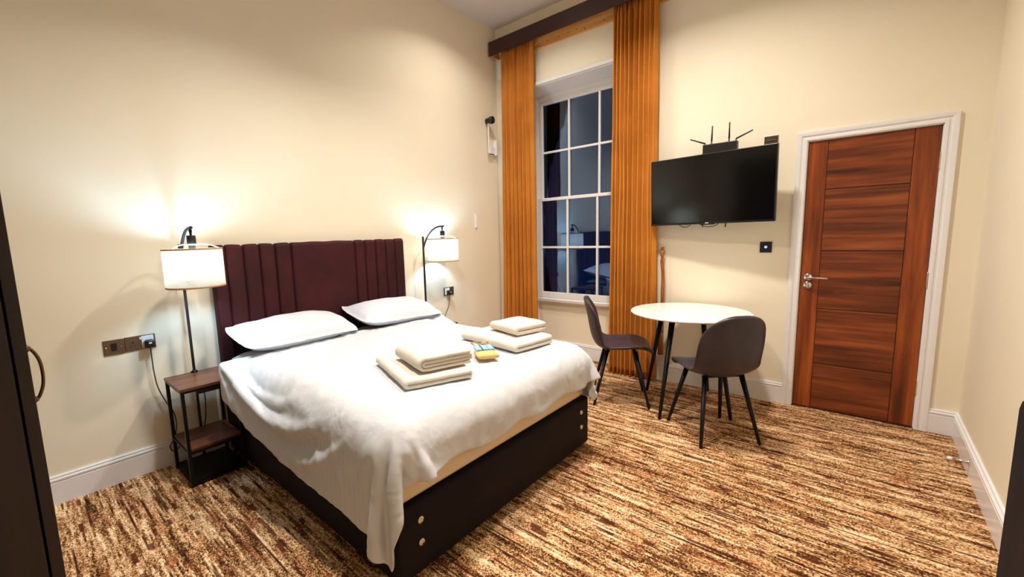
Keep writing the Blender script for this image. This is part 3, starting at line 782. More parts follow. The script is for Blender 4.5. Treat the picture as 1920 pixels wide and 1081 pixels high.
# duvet: draped cloth grid
NXD, NYD = 82, 104
_v = [529,-3,-2,-3,-2,-2,-2,-2,-3,-3,-7,-5,-5,-5,-4,-4,-4,-3,-2,-2,-1,0,0,0,0,0,0,0,0,0,0,0,0,0,0,0,0,0,0,0,0,0,0,0,0,0,0,0,0,0,0,0,0,0,0,0,0,0,0,0,0,0,0,0,0,0,0,0,0,0,0,0,0,0,0,0,0,0,0,0,0,0,0,0,0,0,2,1,2,2,2,3,3,3,3,9,9,1,2,-2,-1,8,7,11,-6,18,0,0,1,0,0,0,0,0,-3,4,-1,-2,1,-3,3,-4,1,1,3,-1,2,-1,1,0,1,-1,0,0,0,0,0,0,0,0,-1,1,-1,0,1,0,-1,1,0,0,0,0,0,0,0,1,-1,-1,0,0,2,-2,0,2,-1,0,0,0,0,0,0,0,0,1,-1,0,0,0,1,-1,0,-1,0,0,1,-1,0,1,-2,0,-2,3,-5,-2,2,5,-1,0,3,-2,-5,-6,12,-3,2,1,-10,-7,-7,16,18,1,0,0,0,0,0,0,-5,4,1,0,-1,0,-1,0,0,1,0,-1,4,-3,0,1,2,-1,0,-1,0,0,1,1,-2,-1,1,1,-2,2,1,-1,-1,2,-1,0,0,0,1,-1,0,0,0,1,0,-1,0,0,1,-1,0,0,0,0,1,0,0,0,0,0,-1,0,-1,0,1,-1,1,-1,2,0,-1,-1,-1,3,-2,2,-2,1,-3,3,-1,0,-1,0,1,1,2,-7,5,-14,14,-2,1,0,-2,-6,-8,19,-1,0,0,1,0,-1,-4,4,1,1,0,-1,-1,0,-4,6,0,1,0,-3,1,1,-2,-1,1,-1,2,1,1,0,-3,-1,3,-1,0,2,-1,0,0,1,-1,1,0,-1,1,-1,0,1,0,-1,0,0,1,0,-1,-1,2,-1,1,0,0,-1,0,0,0,0,0,0,0,0,-1,0,2,-2,1,0,-2,1,-1,2,-4,5,-1,1,0,-3,-1,2,0,-1,0,1,1,-1,1,-10,11,-14,13,-3,2,0,-1,-4,18,1,0,0,-1,0,-1,0,2,0,1,-1,-1,1,0,-1,2,-3,3,-2,1,1,-1,1,1,-4,3,0,0,0,-2,-1,4,-1,0,1,-1,1,-1,0,0,0,0,0,0,0,0,1,-1,0,1,0,0,-1,0,-1,2,0,-1,0,0,0,1,0,-2,1,1,-1,0,1,0,0,-2,-1,2,0,-1,0,-1,1,-1,0,0,-1,1,1,0,2,-1,-1,-1,1,0,0,2,-1,1,-11,11,-13,11,-3,-1,4,-1,18,0,1,0,-1,0,-1,2,0,0,0,0,0,0,0,1,-4,2,-4,3,3,0,-1,1,-3,4,0,0,-3,1,-2,3,0,0,1,-1,1,-1,0,0,1,-1,-1,1,0,0,0,0,1,0,-1,-1,1,0,1,-2,-1,1,2,0,0,0,-2,0,2,-2,1,1,-1,0,0,0,1,0,-1,1,0,-1,1,-1,0,1,-5,2,2,0,0,0,0,-1,0,-1,1,1,-1,1,0,-1,-11,12,-11,10,0,-3,3,19,0,-1,0,1,-2,0,1,1,0,0,0,0,0,0,0,1,0,0,0,-1,-1,0,0,2,0,0,-3,1,-1,3,0,0,0,0,0,0,0,1,0,-2,0,0,0,1,0,1,0,-1,0,0,0,0,1,-2,1,1,-2,0,1,-2,0,1,0,1,1,-2,1,1,0,-2,0,1,-1,1,-1,-1,3,-1,1,0,-1,1,-1,-2,1,2,-1,1,-2,-1,1,0,0,1,-1,0,1,1,-10,6,1,2,0,-3,18,0,1,0,-1,0,1,0,0,0,1,-1,-1,1,1,0,-1,1,1,-1,-2,0,2,-1,1,0,-2,0,2,0,0,1,0,-1,0,0,0,1,-1,-1,0,1,1,-1,1,-1,0,0,1,-1,0,0,0,0,0,0,0,0,-1,0,1,0,1,0,-1,0,1,-1,0,-2,1,2,-1,0,0,1,0,-1,1,-1,0,1,-1,1,-1,-1,0,2,-1,0,1,-1,0,0,0,0,0,0,-1,0,0,-9,9,-1,1,18,1,-1,0,0,0,0,2,-1,0,0,0,0,0,0,0,1,0,0,-1,0,
0,1,1,-2,-1,0,3,0,-1,1,-1,0,1,-1,1,0,-1,-1,0,1,1,-1,1,-1,1,-1,0,0,0,0,1,0,-1,-1,2,0,0,-1,-1,1,1,-1,0,1,0,-1,1,-2,0,2,-1,0,0,1,-2,1,1,-1,0,1,-1,1,-1,1,-1,0,0,0,1,-1,-1,0,0,0,1,0,0,0,-1,1,0,-9,6,0,19,-1,1,0,-1,0,1,0,0,0,0,0,0,1,0,0,1,0,-1,-1,0,1,0,-1,1,-1,2,-1,0,1,-1,1,-1,0,1,-1,0,-1,0,2,0,-1,1,-1,1,-1,1,0,-1,0,0,0,-1,0,2,-1,1,0,0,0,0,-1,1,0,-1,1,0,-3,0,2,0,0,0,0,0,0,-1,1,1,0,-1,1,-1,1,-1,1,-1,0,1,-1,0,0,0,0,0,0,-1,1,-1,1,-4,3,1,-1,0,18,1,-1,0,0,0,1,0,0,0,0,0,0,1,0,0,0,0,-1,1,1,0,-1,0,0,1,-1,1,0,-1,1,-1,1,-1,0,1,-2,1,1,-1,0,1,-1,1,-1,1,-1,0,0,1,0,-1,-1,2,0,0,-1,0,1,0,0,0,-1,0,1,-1,-1,0,2,0,0,0,0,-1,-1,1,1,-1,0,0,1,-1,1,-1,1,0,0,0,-1,1,-1,0,-1,0,0,1,0,-1,1,-1,0,0,0,0,0,19,-1,1,-1,0,1,0,0,0,1,-1,-1,1,0,1,0,0,0,1,0,-1,0,1,-1,0,1,0,0,-1,1,-1,0,0,1,0,-1,1,-1,0,1,0,-1,1,-1,1,-1,0,1,0,0,-2,0,2,-1,0,0,1,0,-1,0,0,0,1,0,-1,-1,0,2,0,-1,0,0,0,1,0,0,-1,0,0,1,-1,1,-1,1,-1,0,1,-1,1,0,0,-1,0,0,0,0,0,0,0,0,-1,0,0,-2,2,18,1,-1,0,1,0,0,1,0,-1,0,0,0,1,0,0,1,-1,0,0,0,0,0,1,-1,0,1,-1,1,-1,0,1,0,-1,0,0,-1,2,0,-1,0,1,-1,1,-1,1,0,-1,1,-2,0,2,0,0,0,0,-1,0,1,0,0,0,-1,0,1,0,0,-1,0,1,0,0,0,-1,0,0,1,0,0,-1,1,-1,1,-1,1,0,-1,1,0,0,-1,0,0,-1,0,1,-1,1,0,0,-1,0,1,-1,0,19,-1,1,0,-1,0,1,0,0,1,-1,-1,2,0,0,1,-1,1,-1,1,0,0,0,-1,1,-1,0,1,-1,0,1,-1,0,1,-1,-1,2,-1,0,1,0,-1,1,-1,1,-1,0,1,-3,1,2,-1,0,0,0,1,0,0,-1,0,0,0,1,0,-2,1,0,1,0,-1,0,0,0,1,0,0,-1,0,0,1,-1,1,-1,1,-1,0,1,-1,0,0,1,0,-2,1,0,0,0,0,0,-1,1,-1,1,0,0,18,1,-1,0,1,0,1,-1,0,0,0,0,0,0,1,0,0,0,1,-1,0,0,0,1,-1,1,-1,0,0,1,-1,1,-1,0,0,1,-1,1,0,-1,1,0,-1,1,-1,1,0,-3,1,1,1,0,0,0,0,-1,0,1,0,0,0,0,-1,0,0,0,1,-1,0,1,0,0,0,-1,0,0,1,0,-1,0,1,-1,1,-1,1,0,-1,1,0,0,-1,0,1,-1,-1,1,0,-1,0,1,-1,0,0,1,-1,19,0,0,-1,1,0,0,0,0,0,0,0,1,0,0,1,0,-1,0,1,0,0,0,-1,1,-1,1,-1,1,-1,1,-1,1,-1,0,1,0,-1,0,1,-1,0,1,-1,1,-1,0,1,0,0,-1,0,0,0,1,0,0,-1,0,0,1,-1,0,0,1,0,-1,1,0,0,-1,0,0,1,0,0,-1,0,1,-1,0,1,-1,1,-1,0,1,-1,0,0,1,-1,-1,0,0,1,0,0,0,0,0,0,0,0,0,19,-1,0,1,-1,1,0,0,0,1,-1,0,1,0,0,0,0,1,0,-1,0,0,0,1,-1,1,-1,1,-1,1,-1,1,-1,0,1,-1,0,1,0,-1,1,0,-1,1,-1,0,-1,0,1,0,1,0,0,0,-1,0,0,1,0,0,
-1,1,0,0,-1,0,1,0,-1,0,1,0,0,0,-1,0,1,0,-1,1,0,-1,1,-1,1,0,-1,1,-1,1,-1,1,0,-1,-1,0,1,0,0,0,0,0,-1,0,1,18,1,0,0,0,0,0,0,1,-1,0,1,0,0,1,0,0,-1,0,1,0,0,0,-1,1,-1,1,-1,1,-1,1,-1,1,0,-1,1,0,-1,0,1,-1,1,0,-1,1,-1,1,0,0,0,-1,0,0,1,0,0,0,-1,0,1,0,0,-1,0,1,0,-1,0,1,0,0,0,-1,0,1,0,-1,0,1,-1,0,1,-1,1,-1,0,1,-1,1,-1,0,1,-2,0,0,1,0,0,0,0,0,-1,1,0,-1,19,0,0,0,0,0,0,0,0,1,-1,0,1,0,0,0,0,1,0,-1,0,0,0,1,-1,1,-1,1,-1,1,-1,1,-1,0,1,-1,0,1,0,-1,1,-1,0,1,-1,0,-1,1,0,1,0,0,0,-1,0,0,0,1,0,-1,0,0,1,0,-1,0,1,0,0,0,-1,0,1,0,-1,0,1,0,-1,1,0,-1,1,-1,1,0,-1,1,0,0,0,-1,1,-1,-1,1,0,-1,1,0,0,0,0,0,0,19,0,-1,1,0,1,-1,0,0,0,0,1,0,0,0,1,0,-1,0,1,0,0,0,-1,1,-1,1,-1,1,-1,1,-1,1,0,-1,1,0,-1,0,1,-1,1,0,-1,0,0,1,0,0,-1,0,0,1,0,0,0,0,-1,0,1,0,0,-1,0,1,0,0,-1,0,0,1,0,0,-1,1,0,-1,0,1,-1,0,1,-1,1,-1,0,1,-1,0,0,0,1,-1,0,0,-1,1,0,0,0,0,-1,0,0,0,19,-1,1,0,0,0,0,0,1,-1,0,0,1,0,1,-1,0,1,0,-1,0,0,0,1,-1,1,-1,1,-1,1,-1,1,-1,0,1,-1,0,1,0,-1,1,-1,0,1,-1,0,0,0,0,1,0,0,-1,0,0,0,1,0,0,-1,0,0,1,0,-1,0,0,1,0,0,-1,0,0,1,-1,0,1,0,-1,1,0,-1,1,-1,1,0,-1,1,-1,0,1,-1,0,0,-1,1,0,0,0,0,0,0,0,0,0,19,0,0,0,0,0,1,0,-1,1,-1,1,0,0,0,1,0,-1,0,1,0,0,0,-1,1,-1,1,-1,1,-1,1,-1,0,1,-1,1,0,-1,0,1,-1,1,0,-2,0,2,0,0,0,-1,0,1,0,0,0,0,-1,0,1,0,0,0,-1,0,1,0,0,-1,0,0,1,0,0,-1,1,0,-1,0,1,-1,0,1,-1,1,-1,0,1,-1,1,0,-1,1,0,-1,0,0,0,0,0,0,0,0,-1,1,-1,19,0,0,0,0,0,0,0,1,-1,0,1,0,0,1,-1,0,1,0,-1,0,0,0,1,-1,1,-1,1,-1,1,-1,0,1,-1,1,-1,0,1,0,-1,1,-1,0,0,1,-1,0,0,1,0,0,-1,0,0,0,0,1,0,-1,0,1,-1,1,0,-1,0,0,1,0,0,0,-1,0,1,-1,0,1,0,-1,1,0,-1,1,-1,1,0,-1,1,-1,0,1,-1,0,-1,1,-1,1,0,0,0,-1,1,0,-1,1,19,0,0,0,0,0,0,0,0,1,-1,1,1,-1,0,0,1,-1,0,1,0,0,-1,0,1,-1,1,-1,1,-1,1,0,-1,1,-1,1,0,-1,0,1,-1,0,-1,1,0,1,0,0,-1,0,1,0,0,0,0,0,-1,0,1,0,-1,1,-1,0,1,0,0,-1,0,0,0,1,0,-1,1,0,-1,0,1,-1,0,1,-1,1,0,-1,1,-1,1,0,-1,1,0,-1,0,0,0,0,0,0,0,0,0,0,0,19,0,0,0,1,-1,0,1,0,-1,1,0,0,0,0,1,-1,1,-1,0,0,0,1,0,-1,1,-1,1,-1,1,-1,1,0,-1,1,-1,0,1,0,-1,0,0,1,0,0,-1,0,1,0,0,-1,0,0,0,0,0,1,0,-1,0,1,-1,1,0,0,-1,0,1,0,0,0,-1,0,1,-1,0,1,0,-1,1,0,-1,1,0,-1,1,-1,1,-1,0,1,-1,0,0,0,0,0,0,0,0,0,0,-1,1,0,19,
0,0,0,0,1,-1,0,0,1,-1,1,0,0,1,-1,1,-1,1,-1,1,0,-1,0,1,-1,1,-1,1,-1,1,-1,0,1,-1,1,0,-1,0,0,0,0,0,0,0,1,0,-1,0,1,0,0,0,0,0,0,-1,0,0,0,-1,2,-1,0,0,1,0,0,0,-1,0,1,0,-1,1,0,-1,0,1,-1,0,1,-1,0,1,-1,1,-1,1,0,-1,1,0,-1,0,0,0,0,0,-1,1,0,0,0,0,19,0,0,0,0,0,1,0,0,-1,1,0,0,1,-1,1,-1,1,0,0,-1,0,1,0,-1,1,-1,1,-1,1,-1,1,0,-1,1,-1,0,1,0,0,0,0,0,0,0,-1,0,1,0,-1,0,0,0,1,0,0,0,0,0,0,0,-1,1,0,0,-1,0,0,0,1,0,-1,0,1,0,-1,1,0,-1,1,0,-1,1,0,-1,1,-1,1,0,-1,0,0,0,1,-1,0,0,1,-1,0,0,0,0,0,0,19,0,0,0,0,0,0,0,0,1,0,0,0,0,0,0,1,-1,0,1,0,0,-1,0,1,-1,1,-1,1,-1,1,-1,0,1,-1,1,0,-1,0,0,0,0,1,0,0,0,0,-1,0,1,0,0,0,-1,0,0,0,0,0,0,0,1,-1,0,0,1,0,0,0,0,-1,1,0,-1,0,1,0,-1,1,-1,0,1,0,-1,1,-1,1,-1,0,1,0,0,0,-1,0,0,0,0,0,0,0,0,0,-1,1,19,0,1,0,-1,0,0,0,1,-1,1,0,1,-1,1,0,-1,1,0,-1,0,0,1,0,-1,1,-1,1,-1,1,-1,1,0,-1,1,-1,1,0,0,0,0,0,-1,0,1,0,0,0,0,-1,0,0,0,1,0,0,0,-1,1,0,0,-1,1,0,0,0,-1,0,0,0,1,0,-1,1,0,0,-1,1,-1,1,0,-1,0,1,-1,1,-1,1,-1,0,0,0,0,0,1,-1,1,-1,0,0,0,0,0,0,0,19,0,0,0,1,0,0,0,-1,1,0,1,-1,0,0,0,1,-1,0,1,0,0,-1,0,1,-1,1,-1,1,-1,1,-1,1,0,-1,1,-1,0,0,0,0,1,0,0,-1,0,0,0,0,0,1,0,0,-1,0,0,0,1,-1,0,0,1,-1,0,0,0,1,0,0,0,-1,0,1,0,0,-1,1,-1,1,-1,0,1,0,-1,1,-1,1,-1,1,0,0,0,0,-1,0,0,-1,1,0,0,0,0,0,0,-1,19,1,-1,0,0,0,0,0,1,0,0,0,0,0,0,1,-1,1,0,-1,1,-1,1,0,-1,1,-1,1,-1,1,-1,1,-1,1,0,-1,0,1,0,0,0,-1,1,0,0,0,0,0,0,0,-1,0,0,1,0,0,0,0,0,0,0,-1,1,0,0,0,0,-1,0,0,1,0,0,-1,0,1,0,0,-1,1,0,-1,0,1,-1,1,-1,1,-1,0,0,0,0,0,0,0,1,-1,0,0,0,0,0,0,0,19,0,0,0,1,-1,0,1,0,-1,1,0,1,-1,0,0,0,0,0,1,-1,1,-1,0,1,-1,1,-1,1,-1,1,-1,1,-1,0,1,0,-1,0,0,1,0,-1,0,0,0,0,0,0,1,0,0,0,-1,0,0,0,0,0,0,0,0,0,0,0,0,0,1,0,0,-1,0,0,1,0,-1,0,1,0,0,-1,1,0,-1,1,0,0,-1,1,0,-1,0,1,0,0,-1,-1,1,0,0,0,0,0,0,0,20,-1,1,0,-1,1,0,-1,0,1,0,0,0,0,0,0,1,0,0,-1,1,-1,1,0,-1,1,-1,1,-1,1,-1,1,-1,1,0,-1,0,1,0,0,-1,1,0,0,0,0,0,0,0,-1,0,0,0,1,0,0,0,0,0,0,0,0,0,0,0,0,0,-1,0,0,1,0,0,-1,0,1,0,-1,1,-1,1,0,-1,1,-1,0,0,1,-1,0,1,0,-1,0,0,0,1,-1,-1,1,0,0,0,0,0,19,0,0,0,1,-1,0,1,0,0,0,1,-1,1,-1,1,-1,0,0,1,-1,1,-1,0,1,-1,1,-1,1,-1,1,-1,1,-1,0,1,0,-1,0,1,0,-1,0,0,1,0,-1,1,0,0,0,0,0,-1,0,0,0,0,
0,0,1,-1,0,0,0,0,0,1,0,0,-1,0,0,1,0,-1,0,1,-1,1,0,-1,1,-1,1,0,0,-1,1,-1,0,0,0,0,0,1,-1,0,0,0,0,0,0,0,0,19,1,0,0,-1,1,-1,0,0,0,1,0,1,-1,1,-1,1,-1,1,-1,1,-1,1,0,-1,1,-1,1,-1,1,-1,1,-1,1,0,-1,1,0,0,-1,0,1,0,0,-1,0,1,-1,0,0,0,0,1,0,0,0,0,0,0,0,-1,1,0,0,0,0,0,-1,0,0,1,0,0,-1,0,1,0,-1,1,-1,0,1,-1,1,-1,0,0,1,-1,1,0,0,0,0,0,-1,0,0,0,-1,1,0,0,0,0,20,-1,0,0,1,-1,1,-1,0,1,0,0,0,0,0,0,0,1,-1,1,-1,1,0,-1,1,-1,1,-1,1,-1,1,-1,1,-1,1,0,-1,0,1,0,0,-1,0,1,0,0,0,0,0,0,0,0,-1,0,0,0,0,0,0,1,0,0,-1,0,0,0,0,1,0,0,-1,0,0,1,0,-1,0,1,-1,1,0,-1,1,-1,1,0,0,-1,1,-1,0,0,0,0,0,0,0,0,0,0,0,0,0,-1,1,19,0,0,1,-1,1,-1,0,1,-1,1,0,1,0,-1,0,0,0,1,-1,1,-1,0,1,-1,1,-1,1,-1,1,-1,1,-1,1,-1,0,1,0,-1,0,0,1,0,-1,0,0,0,0,0,0,0,0,1,0,0,0,0,0,0,-1,0,0,1,0,0,0,0,-1,0,0,1,0,0,-1,0,1,0,-1,1,0,-1,1,-1,1,-1,0,0,1,-1,1,0,0,-1,0,0,0,0,0,0,0,0,0,0,0,0,19,1,0,-1,1,0,0,0,-1,1,0,0,0,0,1,-1,0,1,-1,1,-1,1,0,-1,1,-1,1,-1,1,-1,1,-1,1,-1,1,0,-1,0,1,0,0,-1,0,1,0,0,0,0,0,0,0,0,-1,0,0,0,0,1,0,0,0,0,0,-1,0,0,0,1,0,0,-1,0,0,1,0,-1,0,1,0,-1,1,-1,1,0,0,0,0,-1,1,0,-1,0,1,0,0,0,-1,0,0,0,0,0,0,0,0,20,-1,0,1,-1,0,0,0,0,0,1,1,-1,1,-1,1,0,-1,0,0,1,-1,0,1,-1,1,-1,1,0,0,0,0,-1,1,-1,0,1,0,-1,1,0,0,0,-1,0,0,0,0,0,0,0,0,1,0,0,0,0,-1,0,0,0,0,0,1,0,0,0,-1,0,0,1,0,0,-1,0,1,0,0,-1,1,-1,1,0,-1,1,-1,1,0,-1,0,1,-1,0,0,0,0,0,0,0,0,0,0,-1,1,0,19,0,0,0,1,0,0,0,-1,0,0,1,0,0,1,-1,0,0,1,0,-1,1,0,-1,1,0,0,0,-1,1,-1,0,1,-1,1,0,-1,1,0,-1,0,0,1,0,0,0,0,0,0,0,0,0,-1,0,0,0,0,1,0,0,0,0,0,0,-1,0,0,1,0,-1,0,0,0,1,0,0,-1,0,1,-1,1,-1,0,1,-1,1,-1,0,1,-1,0,1,0,0,0,0,-1,0,-1,2,-1,0,0,0,0,19,1,0,-1,0,0,1,-1,1,-1,1,0,0,0,0,1,0,0,-1,0,1,-1,0,1,0,-1,1,-1,1,-1,1,0,-1,1,-1,1,0,-1,1,0,0,0,-1,0,0,0,0,0,0,0,0,0,1,0,0,0,0,-1,0,0,0,0,0,0,1,0,0,-1,0,1,0,0,0,-1,0,0,1,-1,0,1,-1,1,0,-1,1,-1,1,0,-1,1,0,-1,0,0,0,0,0,-1,1,0,0,0,0,0,0,20,-1,0,1,0,0,-1,1,-1,0,0,1,0,0,0,0,0,0,1,0,-1,1,0,-1,0,1,-1,1,-1,1,-1,0,1,-1,1,-1,0,1,-1,0,1,0,0,0,0,0,0,0,0,0,0,0,-1,0,0,0,0,1,0,0,0,0,0,0,-1,0,0,1,0,-1,0,0,0,1,0,0,-1,1,0,-1,1,0,-1,1,-1,1,-1,0,1,-1,0,1,0,0,0,-1,0,0,1,-1,0,0,0,0,0,19,0,0,0,0,1,0,0,-1,0,0,0,2,
-1,1,-1,0,1,-1,0,1,0,-1,1,0,-1,1,-1,1,-1,1,0,-1,1,-1,0,1,-1,1,0,-1,0,0,1,0,0,0,-1,0,0,0,0,1,0,0,0,0,-1,0,0,0,0,0,0,1,0,0,-1,0,1,0,0,0,-1,0,0,1,-1,0,1,-1,0,1,-1,1,0,0,0,-1,1,-1,0,0,0,0,0,-1,1,0,0,0,0,0,0,0,19,1,-1,1,0,-1,1,0,0,-1,0,1,0,0,0,1,0,-1,1,0,-1,0,1,0,-1,1,-1,1,-1,1,-1,0,1,-1,1,0,-1,1,-1,0,1,0,0,-1,0,0,0,1,0,0,0,0,-1,0,0,0,0,0,1,0,0,0,0,0,0,-1,0,1,0,-1,0,0,0,1,0,-1,0,1,0,-1,1,0,-1,1,-1,0,0,0,1,-1,1,0,-1,0,0,-1,1,-1,1,0,0,0,0,0,0,20,-1,1,-1,1,0,0,0,0,0,-1,0,1,1,-1,0,0,1,-1,0,1,0,-1,0,1,-1,1,0,0,-1,1,0,-1,1,-1,0,1,-1,1,0,-1,0,1,0,0,0,0,0,0,0,0,0,0,0,0,0,0,0,-1,0,0,0,0,0,0,1,0,-1,0,1,0,0,-1,0,0,1,0,0,-1,1,0,-1,1,-1,1,0,0,0,-1,1,-1,0,1,-1,0,0,-1,2,-1,0,0,0,0,0,0,19,0,0,0,0,0,0,0,1,0,-1,0,0,1,0,0,1,-1,1,0,-1,0,1,0,-1,1,0,-1,1,0,-1,1,0,-1,1,0,-1,1,-1,1,0,0,-1,0,0,1,0,0,0,-1,0,0,0,0,0,0,0,0,1,0,0,0,0,0,0,0,-1,1,0,0,-1,0,1,0,0,-1,0,0,1,0,-1,1,0,0,0,-1,0,0,1,-1,1,-1,0,1,-1,-1,1,0,0,-1,1,-1,1,-1,1,19,1,-1,0,0,1,0,0,0,0,-1,0,0,1,0,1,-1,1,-1,0,1,0,0,-1,1,0,-1,1,-1,1,0,-1,0,1,-1,0,1,-1,1,-1,1,0,0,0,0,-1,0,0,0,1,0,0,0,0,0,0,0,0,-1,0,0,0,0,0,0,0,1,0,-1,0,1,0,-1,0,0,1,0,0,-1,0,1,0,-1,1,-1,1,0,0,-1,0,0,1,-1,0,-1,0,0,1,0,0,0,0,-1,1,-1,20,-1,1,0,0,0,-1,0,1,0,0,-2,2,-1,1,0,0,0,1,0,-1,0,0,1,0,-1,1,-1,1,-1,0,1,0,-1,1,0,-1,1,-1,1,-1,0,1,0,0,0,0,0,0,-1,0,0,0,0,0,1,0,0,0,0,0,0,0,0,0,0,-1,0,1,0,-1,0,1,0,0,0,-1,0,1,0,0,-1,1,0,0,0,-1,0,0,1,-1,0,1,-1,0,0,1,-1,-1,1,0,0,0,0,0,19,1,-1,0,0,0,1,0,-1,1,0,0,-3,3,-1,1,1,-1,0,0,1,0,0,0,-1,1,-1,1,-1,1,0,-1,0,1,-1,0,1,-1,1,-1,1,0,-1,0,0,0,0,0,0,1,0,0,0,0,0,-1,0,0,0,0,1,0,0,0,-1,0,1,0,-1,0,1,0,-1,0,0,0,1,0,0,0,-1,1,0,-1,1,-1,1,0,0,-1,1,-1,0,-1,1,-1,1,0,0,0,0,0,0,0,0,19,0,1,-1,0,0,1,-1,1,-1,1,0,0,-3,3,-1,0,2,0,0,-1,0,0,0,1,0,0,0,0,-1,0,1,0,-1,0,1,-1,1,-1,1,-1,0,1,0,0,0,0,0,0,-1,0,0,0,0,0,1,0,0,0,0,-1,0,0,0,1,0,-1,0,1,0,-1,0,1,0,0,0,0,0,-1,0,1,0,-1,1,-1,1,-1,0,0,0,0,0,-1,1,-2,3,-1,-1,1,0,-1,0,1,0,0,20,-1,0,1,-1,0,0,1,-1,1,0,0,0,0,-2,1,1,-1,1,0,1,0,0,0,0,-1,1,-1,0,1,0,-1,0,1,0,-1,1,-1,1,-1,1,0,-1,1,0,0,0,-1,0,1,0,0,0,0,0,-1,0,1,0,0,0,0,0,0,0,-1,1,0,-1,
0,1,0,-1,0,0,0,0,0,1,0,0,-1,1,-1,1,-1,1,0,0,0,-1,0,-1,-1,2,0,0,0,0,0,0,0,0,0,0,19,1,0,0,0,-1,0,1,0,-1,1,0,0,0,0,-1,0,1,0,1,-1,1,0,-1,0,1,-1,1,0,-1,0,1,0,-1,1,0,-1,1,-1,1,-1,1,0,-1,0,0,0,1,0,-1,0,0,0,0,0,1,0,-1,0,0,1,0,0,0,-1,1,0,-1,1,0,-1,0,1,0,0,0,0,0,0,-1,0,1,0,0,-1,1,-1,0,0,0,0,-1,1,1,0,-1,-1,1,0,0,0,0,0,-1,0,19,0,0,1,0,0,-1,0,1,-1,0,1,0,-1,1,1,-1,0,0,0,1,-1,0,1,0,-1,1,-1,1,0,0,-1,0,1,-1,0,1,-1,1,-1,1,-1,1,0,0,0,0,-1,0,1,0,0,0,0,0,-1,0,1,0,0,-1,0,0,0,1,0,-1,1,0,-1,1,-1,0,0,0,0,0,0,0,1,0,0,-1,1,0,-1,1,0,-1,0,0,0,0,0,0,0,-1,1,-1,0,0,1,-1,1,0,19,0,1,-1,1,0,-1,-1,1,1,0,0,0,1,-1,-1,1,0,0,0,0,1,0,0,0,0,0,0,-1,0,0,1,0,-1,0,1,-1,1,-1,1,-1,1,-1,0,0,0,0,1,0,-1,0,0,0,0,0,0,1,-1,0,1,0,0,0,0,0,-1,1,-1,0,1,-1,1,0,0,0,0,0,0,0,0,0,-1,1,-1,1,0,-1,0,1,-1,-1,1,0,0,0,-1,1,-1,1,0,0,0,0,0,-1,20,0,-1,1,-1,1,0,0,-2,2,-1,0,1,0,0,0,0,0,0,0,1,-1,0,0,0,1,-1,1,0,0,0,-1,0,0,1,-1,1,-1,1,0,0,0,0,0,0,0,0,-1,0,1,0,-1,0,0,1,0,-1,1,0,-1,1,0,0,0,-1,1,-1,1,0,-1,1,0,-1,1,0,0,0,0,0,0,0,0,0,0,-1,1,0,-1,0,0,1,-1,0,0,-1,0,0,1,0,0,0,0,0,0,0,19,0,1,-1,1,0,0,0,-1,-1,2,-1,1,0,0,1,-1,0,1,0,-1,1,0,0,0,-1,1,-1,0,0,0,0,1,0,-1,1,-1,1,-1,0,1,-1,0,1,0,0,-1,1,0,-1,0,1,0,0,-1,0,1,-1,1,0,-1,1,0,-1,1,-1,1,0,-1,1,-1,0,1,-1,0,0,0,0,0,0,0,1,0,0,0,-1,0,1,-1,0,0,0,0,0,-2,1,1,0,0,0,0,0,0,-1,1,19,1,-1,1,0,-1,1,0,0,-1,-1,2,-1,1,0,0,0,0,0,1,0,0,0,0,0,0,0,0,0,0,0,0,-1,0,1,-1,1,-1,1,0,-1,1,0,-1,0,0,1,0,-1,1,-1,0,0,0,1,0,-1,1,-1,1,0,-1,0,1,0,0,0,-1,1,-1,1,-1,0,0,0,1,0,0,0,0,0,0,-1,1,0,0,0,-1,0,1,-1,1,-1,-2,1,1,0,0,-1,1,0,-1,1,0,-1,19,0,1,0,-1,1,0,0,0,0,-1,-2,2,1,1,-1,1,0,-1,0,1,-1,1,0,0,0,-1,1,0,-1,0,0,0,1,-1,1,-1,1,0,-1,1,-1,1,0,0,0,-1,0,1,-1,1,0,0,0,-1,0,1,-1,1,-1,1,0,0,0,-1,1,-1,1,-1,0,0,1,0,0,0,-1,0,0,1,0,0,0,0,-1,0,0,0,1,0,-1,0,0,-1,0,1,0,0,-1,1,0,0,0,-1,0,0,20,-1,0,0,1,0,0,0,0,0,0,0,-2,0,2,0,0,0,0,0,0,1,-1,0,0,1,0,-1,0,1,0,0,0,-1,0,0,1,-1,0,1,-1,1,-1,1,0,-1,1,0,-1,1,-1,0,0,0,0,1,-1,1,-1,1,-1,0,1,-1,1,-1,1,-1,0,1,-1,0,0,0,0,1,0,0,-1,0,0,0,1,0,0,0,0,-1,0,0,0,-1,0,1,0,0,-1,1,0,0,0,0,0,0,0,19,1,0,0,0,0,0,-1,1,0,0,0,-1,-1,0,2,0,0,
